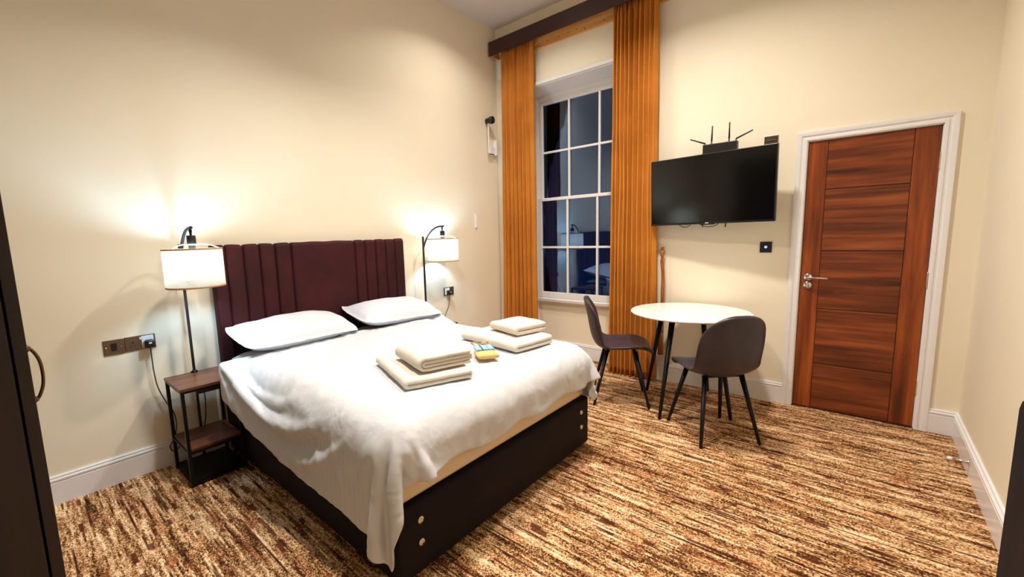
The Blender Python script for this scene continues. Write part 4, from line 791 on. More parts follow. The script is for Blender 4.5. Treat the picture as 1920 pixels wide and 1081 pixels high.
1,0,0,-1,1,0,0,0,0,0,0,0,-1,0,0,0,1,-1,0,1,0,-1,1,0,0,-1,0,1,0,-1,1,-1,1,-1,0,0,1,-1,1,-1,1,-1,1,0,-1,1,0,0,-1,1,0,-1,1,0,-1,1,0,-1,0,1,0,0,0,0,0,0,0,0,0,-1,0,0,0,-1,1,0,0,-1,1,0,0,-1,1,0,0,-1,0,19,0,0,1,0,0,0,0,0,0,0,0,0,0,-2,1,1,1,-1,0,0,1,0,0,0,-1,1,0,-1,0,1,0,0,0,-1,1,-1,0,0,1,0,-1,1,0,0,0,-1,1,-1,0,0,1,-1,1,-1,1,-1,1,-1,1,0,0,0,0,-1,1,0,-1,1,0,-1,0,1,-1,0,0,1,-1,1,0,0,0,-1,1,0,-1,0,1,0,-1,0,0,0,0,-1,1,0,0,0,0,0,0,-1,1,-1,19,1,0,-1,1,0,0,0,0,0,0,0,0,0,0,-2,1,1,0,1,0,0,0,0,0,0,-1,0,1,0,-1,0,0,0,0,0,1,0,0,0,-1,1,-1,1,0,-1,1,-1,0,1,-1,0,1,-1,0,0,1,-1,1,0,-1,1,0,0,0,-1,1,0,-1,0,1,-1,0,0,1,0,-1,1,-1,1,0,0,0,-1,0,1,0,-1,0,0,0,0,-1,0,1,0,0,0,0,0,-1,0,1,-1,0,20,-1,1,0,-1,1,0,0,0,0,0,0,0,0,0,0,-1,0,2,-1,0,1,-1,1,0,0,0,0,0,-1,1,-1,0,0,1,-1,0,0,0,0,1,0,0,-1,0,1,-1,1,0,-1,1,-1,0,0,1,-1,0,1,0,0,0,-1,1,-1,1,0,-1,0,0,1,-1,1,-1,1,-1,0,1,0,0,-1,1,-1,1,0,0,0,-1,1,-1,0,0,0,0,0,0,0,0,-1,1,0,0,0,-1,1,0,19,1,-1,1,0,0,0,0,0,0,0,0,0,-1,1,0,0,0,0,0,1,-1,1,0,0,0,0,0,-1,1,-1,1,0,0,-1,1,-1,0,1,0,0,-1,1,0,0,0,0,-1,0,0,0,0,0,0,0,1,0,0,-1,0,1,0,-1,1,0,0,0,0,0,-1,0,0,1,-1,0,1,-1,0,1,0,-1,1,0,0,0,-1,1,-1,0,0,-1,0,1,0,0,-1,1,0,0,0,0,-1,1,-1,-1,19,0,1,0,0,-1,1,0,0,0,0,0,0,0,0,0,0,0,0,1,0,0,0,0,0,0,0,0,0,-1,1,-1,0,0,0,0,1,0,-1,0,0,1,0,0,0,-1,1,0,0,0,-1,1,-1,1,-1,0,0,0,1,0,0,0,0,0,-1,0,0,0,0,0,0,0,0,0,1,-1,1,0,0,0,0,0,0,0,0,0,-1,0,0,0,0,0,0,0,0,0,0,0,0,0,0,0,-1,0,0,20,0,0,0,0,1,-1,0,0,0,0,-1,1,0,-1,1,0,0,0,0,0,1,0,0,0,0,0,-1,1,0,-1,0,0,0,0,0,0,0,1,0,0,0,0,0,0,0,-1,0,0,0,0,0,1,-1,0,0,0,0,1,0,-1,1,0,0,0,0,0,0,0,0,0,-1,0,0,0,1,0,-1,0,1,0,0,0,0,-1,1,0,0,0,-1,0,0,0,-1,1,0,0,0,0,0,-1,1,-1,0,0,19,0,0,0,1,0,0,1,-1,0,-1,1,-1,1,0,0,0,0,1,0,0,0,0,0,-1,1,0,0,-1,0,1,0,-1,0,1,-1,0,1,-1,0,1,0,-1,1,-1,1,0,0,0,0,0,-1,0,0,1,0,0,0,-1,0,1,0,0,-1,1,0,0,-1,0,0,0,0,0,1,-1,0,0,1,0,0,0,0,0,0,0,0,-1,0,0,0,0,0,-1,1,-1,1,0,0,-1,0,1,-1,0,-1,-1,20,0,0,0,0,0,0,0,0,0,0,0,0,0,0,0,0,0,0,0,1,0,0,0,0,0,0,0,0,0,-1,0,1,-1,0,0,1,-1,1,0,-1,1,0,-1,1,0,0,0,0,-1,0,0,0,0,0,0,0,0,1,0,0,0,0,0,0,0,-1,1,-1,0,0,1,-1,0,0,0,1,0,0,0,0,0,0,-1,1,-1,1,
0,-1,0,0,0,0,0,0,0,-1,1,0,-1,0,-1,0,0,0,18,1,0,0,0,0,1,0,0,0,0,0,0,0,0,0,0,0,0,1,0,0,1,0,1,-1,-1,0,0,-1,0,0,0,1,-1,1,-1,0,0,1,0,-1,1,0,0,0,0,-1,0,1,-1,1,-1,0,0,0,0,1,-1,1,0,-1,0,1,-1,0,1,-1,1,-1,0,0,1,-1,1,0,-1,0,1,0,0,0,0,1,0,0,-1,-1,0,1,-2,0,1,0,0,0,0,0,0,0,-1,1,-1,0,-1,12,0,1,1,1,0,0,1,1,0,1,0,0,1,0,0,1,0,0,1,-1,1,0,0,0,-1,0,0,0,1,-1,0,0,0,0,0,0,0,0,0,0,1,-1,1,0,-1,0,1,-1,0,0,-1,1,0,0,0,0,0,0,0,0,1,0,-1,1,-1,0,0,0,0,0,0,-1,1,0,0,0,1,-1,0,1,0,-1,1,0,-1,1,0,-1,-1,2,-1,-1,0,0,0,0,0,0,1,0,-1,0,-1,0,19,1,0,0,0,0,0,0,0,0,-1,1,0,-1,0,1,-1,1,-1,0,1,0,0,1,-1,0,0,0,-1,0,1,0,-1,0,0,0,0,1,-1,0,1,-1,1,-1,0,0,0,0,0,0,1,0,-1,0,0,0,1,-1,1,-1,0,0,0,1,-1,1,-1,1,-1,0,0,0,1,-1,0,0,1,-1,1,0,-1,0,1,-1,0,1,-1,0,1,0,-1,-1,2,-1,0,-3,-1,-2,0,-1,1,2,2,1,0,15,-2,-1,-2,-2,-1,-1,-2,-2,0,1,1,2,2,4,4,2,-2,4,-1,0,0,-1,-1,1,0,0,0,1,-1,0,0,0,0,0,0,0,0,1,-1,0,0,0,0,0,1,0,-1,0,0,-1,0,1,0,0,0,0,0,0,0,0,0,0,0,0,0,0,0,0,0,0,0,0,0,0,0,0,1,-1,0,1,0,0,0,0,0,0,0,-1,0,-1,2,-4,-2,2,3,1,1,-1,-1,-3,-1,-1,0,1,-3,-2,-3,0,1,1,2,3,6,3,4,2,3,2,-1,-3,-4,6,-1,0,3,-5,4,-1,0,-1,0,0,0,0,0,0,0,0,1,-1,1,-1,0,0,0,0,0,1,-1,0,0,0,0,0,1,0,-1,0,0,0,0,0,0,1,0,0,0,-1,1,-1,1,-1,0,1,0,-1,0,1,0,0,-1,0,1,0,-1,1,-1,1,0,2,-3,3,-3,2,1,-3,1,2,-6,-4,0,1,2,5,2,-2,-1,-1,0,-6,1,5,4,3,5,3,3,1,0,-1,-2,-4,-4,-5,1,12,-2,1,2,-5,2,4,-3,1,-2,0,0,0,1,0,0,0,0,-1,1,-1,1,-1,1,-1,0,0,-1,1,-1,0,1,1,-1,0,0,1,0,0,0,-1,1,-1,0,0,-1,1,0,0,0,0,0,1,-1,1,0,0,0,-1,1,0,0,-1,0,0,0,0,0,0,2,3,-10,10,-7,-5,12,0,-2,-2,3,0,-3,0,-4,-1,4,4,-2,0,4,6,4,3,3,-1,-2,-4,-6,-4,-6,-1,2,3,8,5,-2,4,-4,0,-5,11,-13,12,-9,6,-2,0,0,0,0,0,1,-1,1,0,0,-1,1,-1,0,-1,0,0,0,1,0,0,0,1,0,0,0,0,-1,0,0,0,0,-1,0,1,-1,1,-1,1,0,0,0,1,-1,1,0,-1,1,-1,0,0,0,0,0,-1,1,0,2,-8,10,2,-16,16,-1,-19,13,-9,11,7,-2,2,-1,0,0,-3,0,-4,5,17,1,0,-3,-6,-7,-8,-2,1,2,6,5,5,4,2,0,-2,-5,5,-16,17,-6,-2,4,-4,1,1,0,0,0,0,0,-1,1,0,-1,0,1,-1,0,0,1,-1,0,0,0,0,0,0,0,1,0,0,0,0,0,0,-1,0,0,0,-1,0,0,1,0,0,1,0,0,0,0,0,0,0,0,0,-1,-1,0,0,0,0,1,-2,0,3,7,-1,-21,20,1,-20,20,-17,-1,21,0,0,-2,2,0,-4,-2,0,17,-4,-7,-7,-7,0,6,5,5,5,4,1,-1,-1,
-1,-4,1,4,-21,22,-22,10,2,4,-3,-1,-1,1,0,0,0,1,0,0,-1,1,0,-1,0,-1,0,-1,0,0,0,0,1,1,0,0,-1,1,0,0,1,0,-1,0,-1,0,-1,0,0,0,0,0,1,0,0,0,1,0,0,0,-1,0,0,-1,1,-1,0,0,0,-1,2,0,-8,15,-1,2,-18,21,-3,-14,16,-18,-8,20,5,3,-4,-9,6,2,0,3,-8,-3,0,8,7,6,3,2,0,-1,0,-3,-1,-1,4,0,-22,16,-26,23,-2,3,1,5,-15,9,-6,2,0,0,0,1,0,0,0,-1,0,-1,0,-1,0,0,0,0,0,0,0,1,0,1,0,0,0,-1,-1,1,-1,0,-1,0,0,0,0,0,1,0,0,1,1,0,0,0,0,0,-1,-1,1,-1,0,0,0,0,0,0,7,-8,4,11,-5,1,-13,17,-5,2,1,-11,-10,16,5,-15,9,-2,6,0,-6,1,2,9,7,4,1,0,0,0,-1,-4,1,1,2,-1,-21,8,-20,21,3,-5,6,1,1,-4,-4,1,-2,1,0,0,0,0,0,-1,0,-1,0,0,0,0,0,0,0,0,0,0,0,1,0,0,0,0,0,1,-1,-1,0,0,0,0,0,0,0,0,1,1,-1,0,0,0,0,0,1,0,0,-2,1,-1,1,-1,0,0,2,-8,9,2,7,-1,4,-6,1,6,-17,18,-10,4,-18,13,5,5,-1,0,-5,-4,6,10,5,1,0,-1,0,-3,-1,-1,3,2,0,-2,-21,4,-11,10,5,2,-6,12,-1,1,-1,-11,6,-3,-1,1,-1,0,0,0,0,0,0,1,0,0,0,0,-1,0,0,0,0,0,0,0,0,0,0,0,-1,0,1,0,0,0,0,0,0,0,0,-1,0,1,0,0,0,0,1,-1,0,-1,2,-2,3,-3,2,-1,1,-2,-2,7,0,5,5,-9,13,-16,12,3,-21,22,-18,16,-27,22,4,-5,-10,2,5,10,3,0,-1,-1,-1,-1,1,1,1,0,0,-3,-19,1,-6,2,8,4,0,8,-9,3,4,0,-3,-7,3,-2,0,0,0,0,0,0,-1,0,-2,1,0,0,0,1,0,0,0,0,0,0,0,0,0,0,0,0,0,0,0,0,-1,0,0,0,1,0,0,0,0,0,0,1,0,-1,0,0,2,-3,3,-4,3,-1,0,1,-3,1,5,0,2,7,-6,-2,12,-16,13,1,-24,15,-1,5,4,-5,-2,9,-17,18,0,-1,-1,0,0,1,0,1,-1,1,-2,-7,-18,2,-1,-2,4,8,2,-3,-8,13,-2,6,0,-3,-2,-4,2,-2,0,0,-1,0,0,1,0,1,-1,0,0,0,0,0,0,0,-1,0,0,0,0,0,0,0,0,0,1,0,0,2,0,0,0,-1,-1,0,0,0,0,0,-1,0,0,0,1,-3,4,-4,3,0,-1,1,-1,-4,5,3,1,-4,12,0,-15,8,11,-20,17,-4,0,-6,10,-18,7,2,-2,11,17,0,-1,0,1,0,0,1,0,0,-5,-8,-15,2,1,-3,1,6,7,1,-18,18,-4,2,7,0,-1,-2,-1,-3,0,-1,-1,0,0,-1,0,0,0,0,0,0,0,0,0,0,0,1,0,0,-1,0,0,0,0,0,0,-1,0,0,-1,0,0,0,0,1,0,1,0,0,0,0,0,1,1,-4,5,-4,3,-1,-1,1,-1,-2,2,2,3,-1,-3,8,4,-3,-14,10,13,-12,10,-20,-9,1,14,-7,-3,2,7,-3226,0,-1,0,1,0,0,-1,-1,0,3,19,20,19,19,20,19,20,20,19,20,20,19,20,20,20,20,20,20,21,20,20,20,21,20,21,20,21,21,20,21,21,21,21,21,21,21,21,21,21,21,22,21,21,22,21,22,21,21,22,21,22,21,21,22,21,22,21,21,22,21,21,22,21,22,21,21,22,21,22,21,21,22,21,22,21,21,22,21,22,21,21,
22,21,22,-7,-11,6,12,0,2,10,9,7,7,4,-1,0,-1,-2,0,-1,0,1,8,-8,0,-1,1,-1,0,-1,1,0,1,0,0,-1,1,-1,0,1,0,0,-1,-1,1,1,-2,1,0,0,-1,0,1,0,-1,0,1,0,-1,1,0,1,1,-1,0,-1,1,1,-1,-1,1,1,-1,1,-1,-1,1,-1,0,0,1,1,0,-1,0,0,0,-1,1,1,0,1,-1,-1,1,0,0,-1,2,0,-2,2,-1,-2,1,1,-2,0,16,2,-19,-9,7,3,-15,-1,2,2,-4,1,2,1,1,-1,-1,0,11,-9,-1,1,-2,0,0,0,0,-1,1,0,0,-3,2,-1,2,0,-1,-1,0,0,2,0,-2,1,0,-1,0,2,0,-1,-1,2,1,-2,0,2,0,0,0,0,1,-1,0,0,-1,1,0,0,0,0,0,-1,1,0,0,0,0,0,0,-1,2,0,-1,1,0,0,-1,1,0,1,0,-2,0,1,1,-1,-1,2,-3,1,1,0,-1,0,-1,-13,21,10,-19,-6,4,8,-13,-7,0,3,-1,-1,0,-1,-2,-1,12,-4,-6,1,0,-1,0,0,0,2,-3,-1,1,-3,3,-1,1,-1,1,-2,2,0,1,0,-2,0,1,0,0,1,0,0,1,0,0,-1,1,0,0,-1,0,0,0,1,0,0,0,0,0,1,-2,0,1,0,0,-1,1,0,0,0,0,0,0,1,1,-1,-1,1,0,1,-3,0,1,2,2,-3,0,1,0,2,-6,2,0,0,1,-1,-2,1,4,-18,17,15,-18,-8,5,6,-8,-6,1,0,0,-1,-1,-2,10,0,-5,-2,1,0,-1,0,0,0,-1,3,-4,-2,3,-1,2,-1,0,-3,2,0,1,-1,-1,-1,2,0,0,1,0,0,-1,0,2,-1,0,0,1,-1,0,1,0,0,0,0,1,0,0,1,-2,0,0,0,0,0,0,-1,2,0,-1,0,0,2,-1,0,2,-1,0,-1,-2,2,0,-1,0,1,1,0,-1,0,-4,5,-3,0,2,-1,0,-1,-1,3,0,-17,16,16,-19,-7,-2,14,-9,1,0,0,-2,-3,8,3,-3,-3,-2,2,0,-1,1,-1,0,1,0,3,-1,-4,1,-4,1,-1,2,1,0,-3,2,-2,3,0,0,1,0,0,-1,1,0,0,-1,0,1,-1,1,0,0,0,0,-1,0,1,0,0,-1,1,1,-1,0,0,-1,2,0,-1,1,1,-1,0,-1,1,-1,-1,1,-1,1,1,-1,0,1,0,-1,2,0,-1,-3,3,0,-1,0,0,0,-1,0,0,1,-2,3,-16,17,11,-18,7,-12,13,1,0,-1,-3,4,5,0,-2,-4,-1,2,0,0,-1,1,0,0,-1,-3,-1,4,-5,3,-1,2,0,0,-3,2,-2,3,0,0,0,0,0,0,0,0,1,-2,0,1,0,0,0,1,0,-1,0,1,0,0,0,-1,0,1,1,0,-1,-2,1,1,0,0,0,0,1,0,0,-2,-1,1,1,1,-1,0,1,0,-1,0,0,0,1,1,2,-2,0,-1,-2,0,0,1,-1,0,2,-1,-4,3,-13,22,-1,-8,-2,-6,1,0,-3,2,4,2,-1,-3,-2,0,1,0,0,-1,0,0,0,-2,-1,1,-5,5,0,0,0,0,-2,1,1,1,0,0,0,0,-1,1,0,0,1,-2,0,2,-1,0,1,0,-1,0,1,0,-1,1,0,0,0,0,0,0,1,-1,2,-2,-1,1,0,0,0,0,0,-1,-1,3,-1,0,0,0,0,0,0,1,0,0,0,-1,0,1,3,-4,1,-1,0,0,-1,-1,1,2,-1,-2,-2,-1,-1,18,-16,10,-10,1,-1,-1,2,4,0,-1,-2,-2,-1,2,0,0,0,-1,0,0,-3,2,-5,5,-1,0,0,-1,0,0,2,0,0,0,0,1,0,0,-1,0,1,-2,0,2,-1,1,0,-1,0,1,0,0,-1,1,0,0,-1,0,1,0,0,0,2,-3,1,0,-1,0,1,0,0,-1,-1,2,-1,1,0,0,1,0,0,0,-1,0,1,0,0,0,0,-2,4,-2,-1,0,-2,1,-1,1,1,1,-2,
-2,-2,1,2,13,-20,16,1,-2,1,4,1,0,-2,-2,-2,0,3,-1,1,-2,1,0,-1,-1,-5,7,-4,1,-1,0,0,1,2,0,0,0,0,0,-1,0,0,0,1,-2,0,2,-1,1,-1,0,1,0,0,0,-1,1,0,0,-2,0,1,1,0,0,0,0,0,0,0,0,0,-1,0,-1,0,2,0,0,1,0,-1,1,1,-1,-1,1,0,-1,0,0,1,0,0,-1,3,-3,-1,-1,0,1,-2,3,1,-2,-2,1,-7,11,1,0,-7,0,0,1,2,2,-1,-1,-2,-2,1,1,0,0,-1,0,0,-1,-4,6,-5,4,-1,0,-1,1,0,0,0,0,0,0,-1,1,0,0,0,-1,0,2,-1,1,-1,1,0,0,-1,0,0,1,0,-1,-1,1,1,0,-1,1,0,0,0,0,-1,0,1,0,0,-1,0,1,0,0,0,-1,1,1,-1,0,0,1,-1,1,0,0,0,-1,0,1,-1,0,-1,2,-3,1,-1,1,1,2,-3,-1,-1,-1,-1,8,0,-4,1,0,1,3,-1,-1,-1,-2,-1,1,2,-1,2,-2,-1,1,-2,1,-1,0,0,0,-1,1,0,0,0,0,0,0,0,1,-1,0,1,0,-1,1,-1,1,-1,1,0,-1,0,1,0,0,0,0,-1,0,1,0,0,0,-1,1,0,0,-1,1,0,-1,0,-1,1,1,0,0,0,0,1,-1,0,0,0,2,-1,0,-1,0,0,0,1,-1,0,1,0,-1,-1,0,-1,1,-1,2,1,0,-2,-1,-2,0,3,7,-10,1,0,2,0,1,0,-1,-3,-1,1,2,0,0,-2,1,-1,-1,0,0,0,-1,1,0,0,0,0,0,0,0,0,0,0,0,0,0,-1,1,0,1,-1,1,0,-1,1,0,-1,0,0,0,-1,0,1,0,1,0,0,0,-1,1,0,0,0,0,0,0,1,-1,0,0,0,1,0,-1,0,0,0,1,-1,0,0,1,0,0,0,-1,1,0,0,-1,0,1,-4,1,-1,1,2,1,-1,-2,0,-2,-1,3,3,0,1,0,2,1,-1,0,-2,-2,0,1,2,-1,2,-3,0,1,-2,0,0,0,0,0,0,0,0,0,0,0,0,0,0,0,0,1,-2,1,0,1,-1,1,0,-1,1,0,-1,1,0,0,-2,0,2,0,0,-1,1,0,0,0,-1,1,0,0,0,0,0,-1,1,0,0,1,-1,0,0,0,0,1,-1,0,1,0,-1,0,0,1,0,-1,1,-1,1,0,-1,-1,-1,1,-1,1,2,0,-1,-2,-1,-1,2,3,0,1,1,1,0,0,0,-2,-1,0,1,1,0,0,-2,1,-1,-1,0,-1,1,0,-1,1,0,0,0,0,0,0,0,0,0,1,-2,1,1,0,0,0,0,-1,1,-1,0,1,0,-1,-2,2,1,0,0,0,0,-1,1,0,0,0,-1,1,-1,1,-1,0,1,0,0,1,-1,0,0,0,0,1,-1,0,0,0,0,1,0,0,-1,0,1,-1,1,-1,0,0,-2,0,0,0,1,2,0,-2,-1,0,-2,1,3,0,1,0,2,1,-1,-1,-1,-1,0,0,1,1,0,-2,0,0,-1,1,-1,0,-1,1,0,0,0,0,0,0,0,0,0,1,-1,1,0,-1,1,-1,1,-1,1,0,0,0,0,-1,1,1,-2,0,0,0,1,0,0,-1,1,0,0,0,0,0,-1,1,0,0,1,0,-1,0,0,1,0,0,-1,0,0,0,0,1,-1,0,1,0,0,-1,1,-1,1,0,-1,-2,0,0,0,1,2,0,-1,-2,-1,0,0,3,1,1,1,1,0,0,-1,-1,-2,1,1,1,0,0,-3,2,-1,-1,0,0,0,0,0,0,0,0,0,0,0,0,1,0,-1,0,0,1,0,-1,1,-1,1,-1,0,1,0,-1,1,-2,0,2,0,0,0,-1,1,0,0,-1,0,1,0,0,0,0,0,1,0,-1,0,0,0,1,-1,0,0,0,0,1,0,0,-1,0,1,-1,0,0,1,-1,0,0,0,1,-3,-1,2,-1,0,2,1,-1,-2,0,-1,0,2,1,1,2,0,-1,0,0,-2,0,0,1,1,0,1,-3,0,0,-1,1,-1,0,0,0,0,1,0,0,0,0,0,-1,0,0,1,
0,-1,0,1,-1,1,-1,1,0,-1,0,1,-2,2,0,0,0,0,0,0,-1,1,0,0,0,-1,1,-1,1,0,1,-1,0,0,1,0,0,-1,0,0,0,1,0,-1,0,0,0,1,-1,0,0,0,0,0,1,-1,1,-2,0,-2,1,0,1,1,1,-1,-1,-1,-1,0,2,1,2,0,0,1,0,-1,-1,-1,0,1,0,1,0,-2,0,0,0,0,-1,0,0,0,0,0,0,0,0,0,0,0,0,1,-1,0,1,0,-1,1,-1,1,0,-1,1,0,-1,1,-1,1,0,0,0,0,0,0,-1,1,0,0,0,-1,1,0,1,-1,0,0,1,-1,0,0,0,1,0,0,-1,0,0,0,0,1,-1,0,0,0,1,-1,1,-1,0,0,0,-1,-1,1,-1,0,2,0,0,-1,-1,-1,1,0,2,1,1,1,-1,0,0,-2,1,0,0,1,0,-1,-1,0,0,-1,0,0,0,0,0,0,0,0,0,0,0,0,1,0,-1,0,1,-1,0,1,-1,1,-1,0,1,0,-1,0,0,1,0,0,0,0,0,0,0,0,-1,1,0,0,0,0,1,-1,0,0,1,-1,0,0,1,0,-1,0,0,0,0,1,0,0,-1,0,0,1,0,-1,1,-1,0,0,1,-1,-1,-2,1,0,0,2,1,-1,-1,-1,0,-1,2,0,2,0,0,0,1,-1,-1,-1,0,1,1,0,0,-2,-1,1,-1,0,1,0,-1,0,0,0,0,0,0,1,0,-1,0,0,1,-1,0,1,-1,1,-1,1,0,-1,0,1,0,0,0,-1,0,0,0,1,0,0,0,0,-1,1,0,0,0,0,0,0,0,0,0,1,0,-1,0,0,0,0,0,1,-1,0,0,0,0,1,-1,0,0,0,0,1,-1,0,0,0,-2,1,-2,1,2,0,0,-1,-1,0,0,0,2,2,0,0,0,0,0,-1,0,0,0,0,1,-1,0,-1,-1,1,-1,0,0,0,-1,1,1,0,0,0,-1,0,0,1,0,-1,0,1,-1,1,-1,1,0,-1,1,0,-2,0,1,0,1,0,0,0,-1,1,0,0,0,0,-1,1,0,1,-1,0,1,0,-1,1,-1,0,0,0,0,0,1,0,-1,0,0,0,1,0,-1,0,0,0,0,1,-1,0,1,-2,0,-2,1,0,0,1,2,-1,-1,0,0,-2,1,1,1,1,0,0,0,0,-2,1,0,0,1,0,0,-1,-1,0,-1,1,-1,0,1,-1,1,-1,0,0,0,0,0,1,-1,0,1,0,-1,1,-1,1,-1,0,1,-1,-1,1,1,0,0,0,0,0,0,0,-1,1,0,0,0,0,-1,1,0,1,0,-1,0,0,0,0,0,0,0,0,1,-1,0,0,0,1,0,-1,0,0,0,0,1,0,-1,0,0,0,0,0,-2,1,-1,0,1,0,1,0,-2,0,0,0,1,2,0,0,0,0,0,-1,0,1,0,-1,0,0,0,-2,0,1,-1,1,-1,0,0,0,0,0,0,0,1,0,-1,0,1,-1,0,1,-1,1,-1,1,0,-1,0,0,1,0,0,0,0,0,0,0,0,0,-1,1,0,0,0,0,-1,1,0,0,0,1,0,-1,0,0,0,0,1,-1,0,0,0,1,-1,0,0,0,0,1,0,-1,0,0,0,0,1,-2,1,-1,0,0,-1,1,1,-1,0,0,0,0,-1,1,1,1,-1,1,0,0,0,0,-1,0,0,0,0,0,-2,1,0,-1,0,0,0,1,-1,0,0,1,0,-1,0,0,1,-1,0,1,-1,1,-1,1,-1,0,0,0,1,0,0,0,0,0,0,0,0,0,0,0,-1,1,0,0,0,-1,1,0,1,0,-1,0,0,0,0,0,1,-1,0,0,1,0,-1,0,0,0,0,1,-1,0,0,0,0,0,1,0,-2,1,-1,0,-1,1,0,1,0,-1,-1,0,0,0,1,2,-1,1,-1,0,1,-1,0,1,0,0,0,-1,1,-3,0,1,0,-1,1,-1,1,0,0,0,-1,0,0,1,0,-1,0,1,-1,1,-1,1,-1,1,-1,1,0,0,0,0,-1,0,0,0,1,0,0,0,0,0,-1,1,-1,-1,1,0,2,-1,0,0,0,0,0,1,0,-1,0,0,1,-1,0,0,0,0,0,1,-1,0,0,0,0,0,1,-1,0,-1,1,
-1,0,0,-1,1,0,0,0,0,0,0,-1,1,1,1,-1,1,0,0,0,0,0,-1,0,0,0,1,-2,-1,0,1,0,0,0,-1,0,0,0,0,0,1,-1,0,0,1,-1,1,-1,1,-1,1,-1,1,0,0,0,0,-1,1,0,0,0,-1,0,0,0,1,0,0,-1,1,0,0,0,0,0,0,0,0,0,1,-1,0,0,0,1,-1,0,0,0,0,0,0,0,0,0,0,1,0,-1,0,0,1,-3,3,-2,0,0,0,-1,1,0,-1,0,1,-1,0,1,2,0,-1,0,0,0,2,0,-1,-1,0,-1,1,2,-4,0,1,-1,1,-1,1,-1,0,0,0,1,0,-1,0,1,0,-1,1,-1,1,-1,1,-1,1,0,-1,1,0,-1,1,0,0,0,0,0,0,0,0,-1,1,0,0,-1,1,0,0,0,0,0,0,1,0,-1,0,0,0,1,-1,0,0,0,0,0,0,1,-1,0,1,0,-1,-1,2,-1,0,-1,0,2,-1,-1,0,0,0,0,0,0,0,0,0,0,0,2,-1,0,0,1,0,0,0,0,0,-1,0,-1,2,-2,-1,1,0,-1,1,-1,1,0,0,0,-1,0,0,1,-1,0,1,-1,1,-1,1,-1,1,0,-1,1,0,-1,1,0,0,0,0,0,0,0,0,0,0,-1,0,0,1,0,0,0,0,0,0,0,0,0,0,0,0,0,0,0,0,0,0,0,0,1,-1,0,0,0,0,0,0,0,0,0,0,0,0,0,-1,0,0,0,-1,1,-1,1,0,0,-1,0,1,0,0,0,0,1,1,0,0,-2,-1,0,1,3,-4,-2,1,1,0,-1,1,-1,0,0,0,0,1,0,-1,0,1,-1,1,-1,1,-1,1,0,-1,1,0,-1,1,0,0,0,0,0,-1,0,1,0,0,0,0,0,0,0,0,0,0,0,0,0,1,-1,0,0,0,0,1,-1,0,0,0,0,0,1,-1,0,0,0,0,0,0,1,-1,0,0,-1,1,0,0,-1,0,0,-1,0,0,1,0,1,-1,0,0,2,0,-2,0,1,1,2,-1,0,-1,-2,0,0,2,-1,-2,1,-1,1,0,-1,1,0,0,0,0,-1,0,1,0,-1,1,-1,1,-1,1,0,-1,1,-1,0,1,0,0,-1,0,0,0,1,0,-1,0,0,1,0,0,0,0,0,0,0,0,0,0,0,0,0,0,0,0,0,0,0,0,0,0,0,0,0,0,0,0,0,0,0,0,0,0,0,-1,1,0,0,-1,0,1,-2,0,0,0,0,1,1,-2,1,1,0,0,0,0,1,1,0,0,-1,-2,0,0,3,-1,-5,3,0,-1,0,1,-1,0,0,0,0,1,0,-1,1,0,-1,1,-1,1,0,-1,1,0,0,0,0,0,-1,1,0,0,0,0,0,0,0,0,-1,0,1,0,0,0,0,0,0,0,0,0,0,0,0,0,0,0,0,0,0,0,0,1,-1,0,0,0,0,-1,1,0,0,0,0,0,0,0,0,1,-2,1,-1,0,-2,0,1,1,1,-1,0,0,2,-1,0,-1,0,1,2,1,0,-1,-3,0,-1,2,2,-3,-2,1,1,0,-1,0,1,-1,1,0,-1,0,1,-1,0,1,-1,1,0,-1,1,0,-1,1,0,-1,0,1,0,0,0,0,0,0,0,0,0,0,0,-1,1,0,0,0,0,0,0,0,0,0,0,0,0,0,0,0,0,0,0,0,0,0,0,0,0,0,1,-1,0,0,0,0,1,-1,1,-2,1,0,0,0,-3,1,0,-1,2,0,1,-1,-1,1,1,-2,0,0,1,3,0,0,-1,-3,-1,0,2,3,-4,-1,1,-1,0,0,1,-1,1,-1,0,1,0,-1,1,0,0,0,0,-1,1,0,-1,1,0,-1,1,0,0,0,0,0,0,0,0,0,0,0,0,0,0,-1,1,0,0,0,0,0,1,-1,0,0,0,0,0,0,0,0,0,0,1,-1,0,0,0,0,0,0,0,0,0,0,0,0,0,0,0,1,-1,0,-1,-1,-1,0,1,1,1,-1,-1,1,2,-1,-1,-1,1,0,3,1,0,0,-4,-1,1,0,3,-1,-4,2,0,0,0,-1,0,0,0,1,-1,0,1,-1,1,-1,1,-1,1,0,-1,1,0,-1,1,0,0,0,0,0,0,-1,0,1,0,0,
